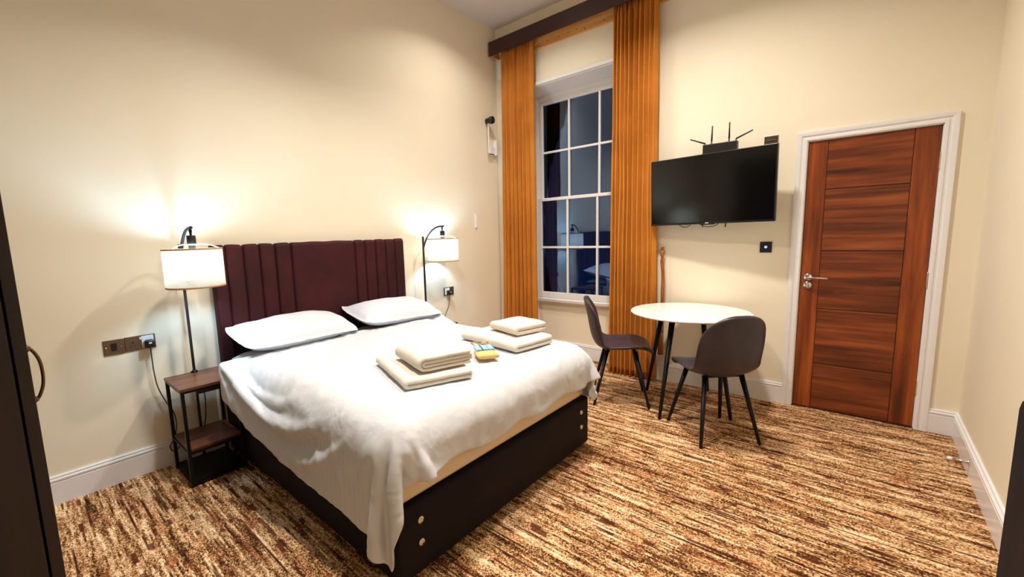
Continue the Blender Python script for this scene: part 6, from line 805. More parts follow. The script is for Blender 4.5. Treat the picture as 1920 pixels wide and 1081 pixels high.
-4,3,0,0,0,-6,0,0,-1,1,0,0,0,-1,1,-1,-1,1,2,0,0,3,2,-6,8,-6,4,0,0,-5,5,0,0,0,0,4,-6,2,0,0,0,7,-13,6,0,0,0,0,0,0,0,0,3,-7,4,0,8,-16,8,0,0,0,0,0,0,0,-1,1,0,0,0,7,-15,8,0,0,0,0,0,-5,2,3,0,0,0,0,0,0,0,0,-1,1,0,-1,0,-1,-3,-2,0,0,1,0,2,0,-1,0,0,0,0,0,-6,0,0,0,-1,1,1,-1,-1,0,0,-2,2,2,0,1,2,1,0,0,0,0,1,0,0,0,0,0,0,4,-8,4,0,0,0,0,-1,0,1,0,0,0,0,0,0,0,0,-3,3,0,8,-16,8,-1,1,0,0,0,0,0,0,0,0,0,0,6,-13,8,-1,0,0,0,0,0,0,0,0,-5,10,-5,0,0,0,0,1,-3,1,0,1,-1,-2,-1,-2,0,0,1,-1,1,0,1,-1,0,1,-5,4,-6,1,-1,0,0,0,0,0,-1,1,-1,-1,1,2,1,1,2,-1,1,0,1,0,-1,1,0,0,0,0,4,-8,4,0,0,0,0,6,-12,6,0,0,-1,1,0,0,0,0,0,0,0,8,-16,8,0,0,0,0,0,0,0,0,0,1,-1,0,0,0,0,0,0,0,0,0,0,0,0,-1,0,1,-1,1,0,0,0,0,0,-1,1,0,-1,0,-1,-2,-2,0,-1,2,0,-1,2,0,0,-1,1,-1,0,-6,0,0,-1,1,1,0,-2,0,1,-2,0,2,1,1,1,1,0,1,-1,1,0,1,0,0,0,0,3,-7,4,0,0,0,0,5,-11,6,0,0,0,0,0,0,0,0,0,0,0,9,-17,8,0,0,0,0,0,0,0,0,0,0,0,0,0,5,-11,6,0,1,-1,0,0,0,0,0,0,0,-1,0,1,0,0,0,0,0,0,0,-1,1,-1,-1,-2,-2,0,-1,2,-1,1,0,0,0,0,1,-1,1,-6,0,1,-1,0,0,0,-1,1,0,-1,-1,3,1,1,0,1,0,1,0,1,0,-1,1,0,0,0,-3,3,0,0,-1,1,4,-9,5,0,0,0,0,0,0,0,0,0,2,-2,8,-16,8,0,0,0,1,-1,0,0,0,0,0,0,0,-1,5,-9,5,0,0,0,0,0,0,0,0,0,0,0,0,-4,6,-2,0,0,0,0,0,0,0,-1,1,-2,0,-3,0,-1,0,1,0,1,0,0,-1,1,0,-1,-5,-1,0,0,0,0,0,0,-1,1,-1,0,2,0,1,2,1,0,0,0,0,0,1,0,0,0,0,0,0,0,0,0,0,-4,4,0,0,0,2,-2,0,0,0,0,0,-2,4,-1,-2,1,0,0,0,0,0,0,0,0,0,0,0,0,4,-8,4,0,0,0,0,0,0,0,0,0,0,0,0,0,0,-3,2,0,0,1,0,0,-1,1,0,0,-1,-2,-2,-1,-2,3,0,-1,1,1,-1,1,-1,1,-1,-6,1,-1,1,-1,0,0,-1,1,0,-1,0,2,1,2,0,1,-1,1,0,1,0,-1,1,0,0,0,0,0,0,0,0,0,0,0,0,0,2,-4,2,0,0,0,0,0,0,7,-14,7,0,0,0,1,-1,1,-1,0,0,0,0,0,0,-3,3,0,0,0,0,0,0,0,0,0,0,0,0,0,0,0,0,0,0,0,-1,0,0,1,0,-1,1,-2,0,-3,0,-2,2,0,0,1,-1,1,-1,1,0,0,-5,-1,0,0,1,0,-1,0,0,0,-1,1,2,0,1,2,0,0,0,0,0,0,0,1,0,0,0,0,0,0,0,0,0,0,0,0,0,0,0,0,0,0,0,0,0,7,-9,0,2,0,0,0,0,0,0,0,0,0,0,0,0,0,0,0,0,0,0,0,0,0,0,0,0,0,0,1,-1,0,0,0,0,0,0,0,0,0,0,-1,1,-1,-1,0,-2,-1,-2,2,0,0,0,1,0,-1,0,1,-1,-6,1,0,0,0,0,-1,0,0,0,-1,1,2,0,2,1,0,0,0,1,-1,1,-1,1,0,0,0,0,0,0,0,1,-1,0,0,0,0,-2,2,0,0,0,0,0,1,0,-8,7,0,0,0,1,-1,0,0,0,0,0,0,0,0,0,0,
0,0,0,0,0,0,0,0,0,0,0,0,0,0,0,0,0,0,0,0,0,-1,1,0,0,-1,1,-2,0,-2,-1,-1,1,1,-1,1,0,0,0,0,0,0,-5,0,-1,0,0,0,1,-1,0,0,-1,2,1,-1,4,0,0,0,1,-1,1,0,-1,1,0,0,0,0,0,0,0,0,0,0,0,0,0,0,0,0,0,0,0,0,6,-13,7,0,0,0,0,0,-1,1,0,0,0,0,0,0,-1,1,0,0,0,0,0,0,0,0,0,0,0,0,0,0,0,0,0,0,0,0,0,0,-1,1,0,0,-1,1,-1,0,-2,-2,-1,1,0,0,0,2,-1,0,0,0,-1,-5,-1,1,0,0,0,-1,0,1,0,-1,1,1,0,2,0,1,0,0,0,0,0,0,1,0,0,0,0,0,0,0,0,0,0,0,0,0,0,0,0,0,0,0,1,-1,-1,1,0,0,0,1,-1,1,-1,0,0,0,0,0,0,0,0,0,0,0,0,0,0,0,0,0,0,0,0,0,0,0,0,0,0,0,0,0,0,0,0,0,0,0,0,-2,0,-1,-2,0,0,1,-1,1,0,1,0,-1,0,0,-5,0,0,0,0,0,0,-1,0,1,-1,1,2,0,2,0,0,0,0,0,1,0,-1,1,0,0,0,0,0,0,0,-1,1,0,0,0,0,0,0,0,0,0,0,5,-12,7,0,0,0,0,-1,1,0,0,0,1,-1,0,0,0,-1,1,0,0,0,0,0,0,0,0,0,0,0,0,0,0,0,0,0,0,0,0,0,0,0,0,-1,0,1,0,-1,0,-1,-2,-2,1,1,0,0,0,0,0,0,1,-1,-5,0,0,0,0,1,-2,1,0,-1,0,2,0,0,3,0,0,0,0,1,-2,2,0,0,0,0,0,0,0,0,0,0,0,0,0,0,0,0,0,0,0,-1,7,-12,6,0,0,0,0,0,0,0,0,0,0,0,0,0,0,0,0,1,0,-1,0,0,0,0,0,1,-1,0,0,0,0,0,0,0,0,0,0,0,0,0,0,0,0,0,-1,1,-1,0,-1,-2,-1,0,1,-1,1,0,0,1,-1,0,0,-5,0,0,0,0,0,0,0,0,0,-1,2,1,0,2,0,0,0,0,0,1,0,0,0,0,0,0,0,0,0,0,0,0,0,0,0,0,0,0,0,0,6,-12,6,0,0,0,0,0,0,0,0,0,0,0,0,0,0,0,1,-2,1,0,0,0,0,0,0,0,0,0,0,0,0,0,0,1,-1,0,0,0,0,0,0,0,-1,1,0,0,1,-2,0,-1,-2,0,0,0,0,-1,2,0,-1,1,-1,0,-5,0,0,0,0,0,-1,1,0,0,0,1,1,0,3,-1,0,1,-1,1,-1,0,1,0,0,0,0,0,0,0,0,0,0,0,0,0,0,0,0,0,5,-11,6,0,0,0,0,0,0,0,0,0,0,0,0,0,0,1,3,-4,-1,1,0,0,0,0,0,0,0,0,0,0,0,0,0,0,0,0,0,0,0,0,0,0,0,0,0,0,0,0,-1,0,0,-2,-1,0,0,0,0,0,0,1,-1,1,-1,-5,1,0,0,-1,0,0,0,0,0,1,1,0,0,2,1,-1,0,1,-2,3,-2,0,1,0,0,0,0,0,0,0,0,0,0,0,0,0,0,0,4,-9,6,-1,0,0,0,0,0,0,0,0,0,0,0,0,0,0,5,-9,9,-11,6,0,0,0,0,0,0,0,0,0,0,0,0,0,0,0,0,0,0,0,0,0,0,0,1,-1,0,0,0,-1,1,-1,-3,1,-1,0,0,0,1,0,-1,1,-1,1,-5,0,0,0,1,-1,1,-1,0,1,-1,2,0,0,1,2,-1,0,0,1,-1,1,0,-1,1,0,0,0,0,0,0,0,-1,0,1,0,0,0,0,-4,4,-1,0,0,1,0,0,0,0,0,0,-1,0,1,0,0,0,0,0,-5,4,1,0,0,0,0,0,0,0,0,0,0,0,0,0,0,-1,1,0,0,0,0,0,-1,0,1,0,0,0,0,-1,0,1,-3,0,-1,1,0,0,-1,1,0,-1,0,0,-4,0,0,0,-1,1,-1,1,0,-1,2,0,0,1,1,0,0,1,0,0,0,0,0,0,0,-1,1,0,0,0,0,0,0,0,-1,0,1,0,0,0,0,0,0,0,-1,0,1,
0,0,0,0,0,0,-1,0,1,1,-1,0,0,0,0,-1,1,0,0,0,0,0,-1,1,0,0,0,0,0,0,0,0,0,0,0,0,0,2,-3,1,0,0,0,-1,1,-1,-1,-1,0,-1,0,0,1,-1,1,0,0,0,-5,0,0,0,1,-1,1,0,-1,0,1,2,-1,0,1,2,0,-1,0,0,0,1,0,0,0,0,-1,0,1,0,0,0,0,0,0,0,-1,0,1,0,0,0,0,0,0,0,-1,0,0,1,0,0,0,0,0,-1,5,-8,4,0,0,0,0,0,0,0,0,0,-1,1,0,0,0,0,0,0,0,0,0,0,0,0,-1,1,0,0,0,-1,1,-1,0,1,0,-3,1,-1,1,-1,0,0,0,0,0,0,-1,-4,0,0,0,-1,0,1,0,0,0,2,0,0,0,0,2,-1,0,1,0,0,0,0,0,0,0,0,0,-1,0,1,0,0,0,0,0,0,0,-1,0,1,0,0,0,0,0,0,0,0,-1,1,0,0,0,0,0,-2,0,2,0,0,0,0,0,0,0,0,0,0,0,0,0,0,0,0,-1,1,0,0,0,0,0,0,1,-3,2,-1,1,0,-1,1,-1,0,-1,0,0,-2,1,0,0,0,0,0,0,0,-4,-1,1,0,0,0,0,0,1,-1,2,0,0,0,0,2,-1,1,-1,0,1,0,0,0,0,0,0,0,0,0,-1,0,1,0,0,0,0,0,0,0,-1,0,1,0,0,0,0,0,0,0,-1,0,1,0,0,0,-3,3,0,0,0,-1,1,0,0,0,0,0,0,0,0,0,0,0,0,0,0,0,0,0,0,0,0,-1,1,0,0,0,0,-1,1,0,0,-2,0,-1,1,-1,0,0,0,0,0,-1,1,-4,0,0,0,0,-1,2,-1,0,0,3,-1,1,-2,0,4,-1,-1,0,1,-1,1,0,0,0,0,0,0,0,0,0,0,-1,0,0,1,0,0,0,0,0,0,-1,0,1,0,0,0,0,0,0,0,-1,0,1,0,0,0,0,0,0,0,0,0,0,0,0,0,0,0,0,0,0,0,0,0,0,0,0,0,0,-1,1,0,0,0,0,0,0,0,0,0,0,-2,1,-1,-2,2,-1,0,0,0,0,0,0,-4,0,0,0,0,0,0,1,0,-1,2,0,0,0,0,1,1,0,0,0,0,-1,0,1,0,0,0,0,0,0,0,0,0,0,0,-1,0,1,0,0,0,0,0,0,-1,0,0,1,0,0,0,0,0,0,-1,0,0,1,0,0,-1,1,0,0,0,0,0,-1,1,0,0,0,0,0,-1,1,0,0,0,0,0,0,0,0,0,0,0,0,-1,0,1,-1,1,-1,0,-1,0,-1,1,-1,0,1,-1,0,0,-4,1,0,0,-1,0,1,0,0,0,1,1,0,-1,0,1,1,-1,0,0,1,0,0,0,0,0,0,0,0,0,0,0,0,0,0,0,0,-1,0,1,0,0,0,0,0,0,0,-1,0,1,0,0,0,0,0,0,0,-1,0,1,0,0,0,0,0,0,-1,1,0,0,0,0,0,0,0,0,0,0,0,0,0,0,0,0,0,-1,0,1,0,0,-1,1,0,-1,0,-1,-1,1,0,-1,0,0,1,0,-1,-4,0,0,1,0,-1,0,2,-1,-1,1,2,0,0,-1,0,2,-1,1,0,-1,1,0,0,0,0,0,0,0,0,-1,1,0,0,0,0,0,0,0,-1,0,1,0,0,0,0,0,0,0,-1,0,1,0,0,0,0,0,0,0,-1,1,0,0,0,0,0,1,-1,0,0,0,0,0,-1,1,0,0,0,0,0,-1,1,0,0,0,0,0,0,0,0,0,0,0,-1,1,-2,0,0,0,-1,0,1,-1,0,1,-3,-1,0,0,1,0,0,0,1,-1,0,3,-1,0,0,0,1,0,-1,0,1,-1,0,1,0,1,-1,0,0,0,0,-1,0,1,0,0,0,0,0,0,0,-1,0,1,0,0,0,0,0,0,0,-1,0,1,0,0,0,0,0,0,0,0,0,0,0,0,-1,1,0,0,0,0,0,0,0,0,0,0,0,0,0,0,0,0,0,0,0,0,0,0,0,0,0,0,0,-2,-1,1,0,-1,0,0,1,-1,0,-4,1,0,0,0,-1,0,2,-1,1,0,2,0,-1,-1,0,1,1,0,0,0,0,0,0,0,-1,1,0,0,
0,0,0,0,-1,0,1,0,0,0,0,0,0,0,-1,0,1,0,0,0,0,0,0,0,-1,0,1,0,0,0,0,0,0,0,0,0,0,0,0,0,0,0,0,0,0,0,0,0,0,0,0,0,0,0,0,0,0,0,0,0,0,0,-1,1,0,0,-1,-1,1,-1,0,0,0,-1,1,0,-3,0,-1,1,0,0,-1,1,1,0,-1,3,0,-1,0,0,-1,2,-1,0,0,1,0,0,0,1,-1,0,0,0,0,0,0,0,0,-1,0,1,0,0,0,0,0,0,0,-1,0,1,0,0,0,0,0,0,0,-1,0,0,1,0,0,0,0,0,0,0,0,0,0,0,0,0,-1,1,0,0,0,-1,1,-1,1,0,0,0,0,0,0,-1,0,1,0,0,0,0,0,-2,1,-1,0,-1,1,0,0,0,-1,-4,0,1,0,0,0,0,0,1,0,-1,1,2,-1,0,0,0,-1,4,-2,0,0,0,0,0,0,0,0,0,0,1,-1,0,0,0,0,0,-1,0,1,0,0,0,0,0,0,0,-1,0,1,0,0,0,0,0,0,0,0,-1,0,1,0,0,0,0,-1,1,0,0,0,0,0,0,0,0,0,0,0,-1,1,0,0,0,0,0,0,0,0,0,-1,1,0,0,0,0,-2,0,1,-1,-1,1,1,-1,-1,1,-3,0,0,0,1,0,-2,0,2,0,-1,1,3,-1,-1,0,0,1,-2,3,-1,0,0,0,0,0,0,0,0,0,0,0,0,0,0,0,0,0,0,-1,0,0,0,1,0,0,0,0,0,-1,0,1,0,0,0,0,0,0,0,0,-1,0,0,1,0,0,0,0,0,0,0,0,0,0,0,0,0,1,-1,0,0,0,0,0,0,0,0,0,0,0,-1,1,0,1,-1,-2,1,0,-1,0,0,0,-1,1,0,-3,0,0,0,1,-1,0,0,1,0,0,0,3,-1,0,-1,0,0,0,0,1,0,0,0,0,0,0,0,0,0,0,0,0,0,0,0,0,0,0,0,0,0,0,-1,1,0,0,0,0,0,0,-1,0,1,0,0,0,0,0,0,0,0,0,-1,0,1,0,0,0,0,0,-1,1,0,0,0,0,0,0,0,0,0,0,0,0,0,0,0,0,0,0,0,0,0,-1,-1,1,1,-2,0,1,-1,0,0,0,-3,0,0,0,0,1,0,-1,1,1,-1,0,1,1,-1,0,1,0,0,-1,1,-1,1,-1,1,0,0,0,0,0,0,0,0,0,0,0,0,0,0,0,0,0,0,0,-1,0,1,0,0,0,0,0,0,-1,0,0,1,0,0,0,0,0,0,0,0,0,0,0,0,0,0,0,0,0,0,0,0,0,0,0,0,0,0,0,0,0,0,0,0,0,0,0,0,0,-1,0,0,0,-1,0,1,-1,1,0,-1,-3,0,0,0,1,1,-1,-1,0,1,1,-2,2,2,-1,0,-1,0,0,1,-1,1,0,0,0,0,0,0,0,0,0,0,0,0,0,0,-1,0,1,0,0,0,0,0,0,0,-1,0,1,0,0,0,0,0,0,0,-1,0,0,1,0,0,0,0,0,0,0,0,0,0,0,0,0,0,0,0,0,-1,1,0,0,0,0,0,0,0,0,0,0,0,0,0,0,1,-2,0,0,-1,-1,2,0,-1,0,0,1,-3,0,1,-1,0,2,-1,-1,0,2,0,0,-1,3,-1,-1,0,1,0,0,0,0,0,0,0,0,1,-1,0,0,0,0,0,0,0,0,0,0,-1,0,0,1,0,0,0,0,0,0,-1,0,1,0,0,0,0,0,0,0,0,-1,0,1,0,0,0,0,0,0,0,0,-1,1,0,0,0,0,0,0,0,0,0,0,0,0,0,0,-1,1,0,0,0,0,0,0,-1,0,1,-2,0,1,0,-1,0,0,0,-2,0,-1,0,0,1,1,-1,-1,0,2,-1,0,2,1,-1,0,-1,1,-1,1,0,0,0,0,0,0,0,0,0,0,0,0,0,0,0,0,0,0,0,0,-1,1,0,0,0,0,0,0,0,-1,0,1,0,0,0,0,0,0,0,0,-1,0,0,1,0,0,0,0,0,0,0,0,0,0,0,0,0,0,0,0,0,0,-1,1,0,0,0,0,0,0,0,1,-1,-2,1,0,-1,0,2,-2,0,0,0,0,-3,0,0,1,-1,1,1,0,-1,0,1,0,-1,0,3,
-2,0,1,-1,1,0,-1,0,1,0,0,0,0,0,0,0,0,0,0,0,0,0,0,0,0,0,0,-1,0,1,0,0,0,0,0,0,0,-1,0,1,0,0,0,0,0,0,0,0,0,-1,0,1,0,0,-1,1,0,0,0,0,0,-1,1,0,0,0,0,-1,1,0,0,0,0,0,0,0,0,1,-2,0,0,0,-1,2,-1,-1,0,1,-1,0,-2,0,0,0,0,-1,2,0,-1,-1,1,0,0,0,2,1,-1,-1,1,0,-1,1,0,0,0,0,0,0,0,0,0,0,0,0,0,0,0,0,0,0,0,0,0,0,-1,0,1,0,0,0,0,0,0,0,-1,0,1,0,0,0,0,0,0,0,0,0,-1,0,0,1,0,0,0,0,0,0,0,0,0,0,0,0,1,-1,-1,1,0,-1,0,1,0,0,1,-2,0,1,-2,0,2,-1,-1,1,-1,1,0,-3,0,0,0,1,-1,2,1,-1,-1,-1,4,-2,0,0,2,-2,1,-1,0,1,0,0,0,0,0,0,0,0,0,0,1,-1,0,0,0,0,0,0,0,0,0,0,0,0,0,-1,0,1,0,0,0,0,0,0,0,-1,0,0,1,0,0,0,0,0,0,0,0,0,0,0,0,0,0,0,0,0,0,0,0,0,0,-1,1,0,-1,1,0,0,0,0,1,-2,0,0,0,0,1,0,-1,0,0,0,0,0,-3,1,0,0,0,0,-1,2,0,-1,0,-1,4,-3,0,2,0,-1,1,0,0,0,0,0,0,0,0,0,0,0,0,0,0,0,0,0,0,0,0,0,0,0,0,0,0,0,0,0,-1,0,1,0,0,0,0,0,0,0,0,-1,0,0,1,0,0,0,0,0,0,0,0,0,0,0,0,-1,1,0,0,0,0,0,0,0,0,0,0,0,0,0,0,0,0,-1,-1,1,-1,2,0,-1,0,-1,0,0,0,-2,-1,0,0,1,0,0,1,1,-1,-1,1,-1,3,-1,-2,4,-3,0,0,0,0,1,0,0,0,0,0,0,0,0,0,0,0,0,0,0,0,0,0,0,-1,0,1,0,0,0,0,0,0,-1,0,1,0,0,0,0,0,0,0,0,0,-1,0,1,0,0,0,0,0,0,0,0,0,0,0,0,0,0,0,0,0,0,0,0,0,0,0,0,-1,1,1,-3,1,3,-3,0,1,-1,-1,1,0,0,0,0,-3,1,0,0,-1,1,-1,1,2,0,-1,-1,0,0,1,2,-3,5,-3,0,0,0,-1,1,0,0,0,0,0,0,0,0,0,0,0,0,0,0,0,0,0,0,0,-1,0,1,0,0,0,0,0,0,-1,0,0,1,0,0,0,0,0,0,0,0,-1,0,0,1,0,0,0,0,0,0,0,0,0,0,0,0,0,-1,1,0,0,0,0,0,0,0,2,-4,3,0,-2,0,1,1,-2,0,0,0,0,0,0,-2,-1,1,0,0,0,1,-2,2,1,-1,-1,1,-1,0,1,3,-5,5,-2,0,0,0,0,0,0,0,0,0,0,0,0,0,0,0,0,1,-1,0,0,0,0,0,0,0,-1,0,1,0,0,0,0,0,0,0,-1,0,0,1,0,0,0,0,0,0,0,0,-1,0,1,0,0,0,0,-1,1,0,0,0,0,0,0,0,0,0,0,0,1,-1,2,-4,5,-4,0,0,0,2,-2,-1,1,-1,1,0,0,0,-2,0,-1,1,0,0,0,0,-1,3,-1,0,-1,2,-1,-1,0,4,-4,4,-3,0,1,0,0,0,0,1,-1,0,0,0,0,0,0,0,0,0,0,0,0,0,0,0,0,0,0,-1,0,1,0,0,0,0,0,0,0,0,-1,0,1,-1,1,0,0,0,0,0,0,-1,0,0,1,0,0,0,0,0,0,0,0,0,0,0,0,0,0,-1,2,-2,4,-5,2,-1,0,1,1,-2,1,-1,0,-1,0,1,0,-3,0,1,-1,1,0,0,1,-1,1,2,-2,0,-1,1,1,-2,0,3,-4,4,-1,0,0,0,0,0,0,0,0,0,0,0,0,0,0,0,0,0,0,0,0,0,0,0,0,0,0,0,-1,0,1,0,0,0,0,0,0,0,0,-1,1,-1,1,0,0,0,0,0,0,0,0,-1,0,1,0,0,0,0,0,-1,1,0,0,0,0,0,0,-1,3,-4,2,-1,0,0,3,-2,-1,-1,
1,0,0,0,-1,1,-2,0,-1,1,-1,1,0,0,2,-3,3,0,-2,0,1,-1,3,-3,0,2,-1,1,0,0,0,0,0,0,0,0,0,0,0,0,0,0,0,0,0,0,0,0,0,0,0,0,0,0,0,0,0,-1,0,1,0,0,0,0,0,0,0,0,0,-1,0,1,0,0,0,0,0,0,0,0,0,0,0,0,0,0,0,0,0,0,0,0,0,0,1,-3,2,-1,1,0,1,0,-2,0,0,0,0,0,0,1,-1,-3,1,0,0,0,-1,1,0,0,2,-2,2,-1,0,0,0,-1,4,-4,1,0,0,1,-1,1,0,0,0,0,0,0,0,0,0,0,0,0,0,0,0,0,0,0,0,0,0,0,0,0,0,0,0,0,-1,0,1,0,0,0,0,0,0,0,0,0,-1,0,0,1,0,0,0,0,0,0,0,0,0,0,0,0,0,0,0,0,0,0,0,-1,1,-1,1,-1,0,4,-4,0,0,1,-1,0,0,0,0,0,-2,-1,1,-1,1,0,0,0,0,0,1,0,2,-2,-1,1,0,-2,5,-3,1,0,-1,1,0,0,0,0,0,0,0,0,1,-1,0,0,0,0,0,0,0,1,-1,0,0,0,-1,0,1,0,0,0,0,0,0,-1,0,0,1,0,0,0,0,0,0,0,0,0,-1,0,1,0,0,0,0,0,0,0,0,-1,1,0,0,0,0,0,-1,1,0,-1,1,-1,1,4,-5,0,0,0,0,0,0,0,0,0,0,-3,1,-1,1,-1,1,-1,1,0,0,1,1,0,-1,0,-1,1,0,-1,4,-3,1,0,0,0,0,0,0,0,0,0,0,0,0,0,0,0,0,0,0,0,0,0,0,0,0,0,0,-1,1,0,0,0,0,0,0,0,0,-1,0,0,1,0,0,0,0,0,0,0,0,-1,0,0,1,0,0,0,0,0,0,0,0,0,0,0,0,0,0,0,0,-1,1,3,-4,0,0,0,1,-1,0,0,0,1,-1,0,-2,-1,1,-1,1,0,0,0,-1,1,0,0,2,2,-3,0,-1,1,0,-2,4,-2,1,0,0,0,0,0,0,0,0,0,0,0,0,0,0,0,0,0,0,0,0,0,0,0,0,0,0,-1,0,1,0,0,0,0,0,0,0,0,0,-1,0,1,0,0,0,0,0,0,0,0,0,-1,0,1,0,0,-1,1,0,0,0,0,0,0,0,-1,0,1,0,2,-4,0,0,1,1,-1,0,0,0,0,0,0,0,-3,1,-1,1,0,-1,1,0,0,0,-1,1,0,1,3,-3,0,0,0,1,-2,2,-1,1,0,0,0,0,0,0,0,0,0,0,0,0,0,0,0,0,0,0,0,0,0,0,0,0,0,0,0,-1,0,1,0,0,0,0,0,0,0,0,0,-1,0,0,1,0,0,0,0,0,0,0,0,-1,0,0,1,0,0,0,0,0,0,0,0,0,0,-1,3,-4,1,0,1,0,-1,0,0,0,0,1,-1,0,1,-3,0,1,-1,0,1,-1,0,1,0,0,0,0,1,0,3,-3,0,0,0,0,1,0,0,0,0,0,0,1,-1,0,0,0,0,0,0,0,0,0,0,0,0,0,0,0,0,0,0,0,0,0,0,0,-1,0,0,1,0,0,0,0,0,0,0,0,0,-1,0,1,0,0,0,0,0,0,0,0,0,0,0,0,0,0,0,-1,0,1,0,0,1,-3,2,-1,1,0,-1,0,0,0,0,0,0,0,0,0,-2,-1,0,1,0,-1,1,0,0,-1,1,0,0,-1,1,1,3,-3,0,0,1,-1,1,0,0,0,0,0,0,0,0,0,0,0,0,0,0,0,0,0,0,0,0,0,0,0,0,0,0,0,0,0,0,0,0,0,-1,0,0,1,0,0,0,0,0,0,0,0,-1,0,0,1,0,0,0,0,0,0,0,0,0,0,0,0,0,0,-1,1,0,-1,1,-1,1,0,-1,0,0,0,0,0,1,-1,0,1,-1,-3,1,0,-1,0,1,0,-1,0,1,0,0,0,0,0,0,0,4,-3,0,0,1,0,0,0,0,0,0,0,0,0,0,0,0,0,0,0,1,-1,0,0,0,0,0,0,0,1,-1,0,0,0,0,0,0,0,0,0,0,0,-1,0,0,1,0,0,0,0,0,0,0,0,-1,0,1,0,0,0,0,0,0,0,0,0,0,0,0,0,-1,0,0,
-1,3,-1,-1,0,0,0,0,0,0,0,0,0,0,1,-3,0,0,1,0,-1,0,1,0,0,0,0,-1,1,0,0,0,-1,4,-1,0,-1,0,1,0,0,0,0,0,0,0,0,0,0,0,0,0,0,0,0,0,0,0,0,0,0,0,0,0,0,0,-1,1,0,0,0,0,0,0,0,0,0,-1,0,1,0,0,0,0,0,0,0,0,-1,0,0,1,0,0,0,0,0,0,0,0,0,0,0,0,0,2,-4,1,0,0,0,0,0,0,0,0,0,1,-1,0,-3,0,0,0,0,1,0,0,-1,0,0,0,1,0,0,0,0,1,-1,1,0,1,0,0,0,0,0,0,0,0,0,0,0,0,0,0,0,0,0,0,0,0,0,0,0,0,0,0,0,0,0,0,-1,0,1,0,0,0,0,0,0,0,0,0,-1,0,0,1,0,0,0,0,0,0,0,0,-1,0,0,1,0,0,0,0,0,0,0,-1,0,1,-2,1,0,0,0,0,0,0,0,0,0,0,0,1,0,-3,0,0,0,0,0,0,0,1,0,0,0,0,0,0,-1,1,0,0,1,0,0,1,-1,1,1,-1,0,0,0,0,0,0,1,-1,0,0,0,0,0,0,0,0,0,0,0,0,0,0,0,0,0,0,0,-1,0,0,1,0,0,0,0,0,0,0,0,0,-1,0,1,0,0,0,0,0,0,0,0,0,-1,0,1,0,0,0,0,0,0,0,-1,0,0,0,-1,0,0,1,0,0,0,0,1,-1,0,1,-3,0,0,0,0,0,0,0,0,0,0,1,-1,0,0,1,0,0,1,-1,2,0,0,0,0,0,0,0,0,0,0,0,0,0,0,0,0,0,0,0,0,0,1,-1,0,0,0,0,0,0,0,0,0,0,0,0,0,-1,0,0,1,0,0,0,0,0,0,0,0,-1,0,1,0,0,0,0,0,0,0,0,0,-1,0,1,1,-1,0,0,-1,0,0,0,-1,1,0,0,-1,0,1,0,0,0,1,0,-1,-3,0,0,1,0,0,0,0,0,0,0,-1,1,0,0,0,0,0,0,1,-1,1,0,2,-1,0,0,0,0,0,0,0,0,0,0,0,0,0,0,0,0,0,0,0,0,0,0,0,0,0,0,0,0,0,0,0,0,0,0,0,-1,0,1,0,0,0,0,0,0,0,0,-1,0,1,0,0,0,0,0,0,0,0,1,-1,0,0,-1,0,0,0,-1,0,1,0,0,0,0,0,0,0,0,0,0,0,1,-3,0,0,-1,1,0,0,0,0,0,0,0,0,0,0,1,-1,1,0,0,0,1,0,-1,1,0,0,0,0,0,0,0,0,0,1,-1,0,0,0,0,0,-1,0,0,0,0,0,1,0,0,0,0,0,0,0,0,0,0,-1,1,0,0,-1,0,0,0,0,0,1,0,0,0,0,-1,0,0,0,0,0,0,0,0,-1,1,0,-1,1,1,0,-1,0,1,-1,0,0,0,0,1,-1,1,0,0,0,1,0,-3,0,0,1,-1,0,0,0,0,1,0,0,0,0,0,-1,0,0,0,-1,1,0,-1,0,0,0,0,0,0,1,0,0,0,0,0,0,0,-1,1,-1,-1,0,0,1,-1,0,0,1,0,0,0,1,0,0,0,-1,0,-1,1,-1,-1,0,0,0,1,0,1,0,0,0,1,0,0,0,0,-1,0,0,-1,0,0,0,1,-1,0,2,1,-1,0,0,1,-1,1,0,0,1,0,0,0,0,0,0,1,-1,0,-4,1,0,-1,0,0,1,0,0,-1,1,0,0,0,0,0,0,-1,-2,0,0,-2,1,0,0,0,1,0,0,0,1,0,0,-1,0,1,-1,0,-1,0,0,0,-1,0,0,1,0,-1,1,1,0,0,0,0,-1,1,0,0,-1,-1,0,0,0,0,0,1,-1,1,0,1,0,0,0,0,0,0,0,-1,0,-1,0,0,0,0,1,0,0,1,1,0,1,0,1,1,1,-1,1,-1,1,0,0,1,-1,1,1,-4,-1,1,0,0,1,-1,0,0,1,-1,0,0,0,0,-1,-1,-3,2,0,-2,3,-4,-1,-1,0,1,0,1,0,0,0,0,1,0,-1,0,0,0,0,0,-1,0,0,1,-1,1,1,-1,0,0,1,0,0,0,0,-1,0,0,0,0,0,-1,1,0,0,1,0,0,0,0,0,0,0,-1,1,-1,0,0,1,-1,
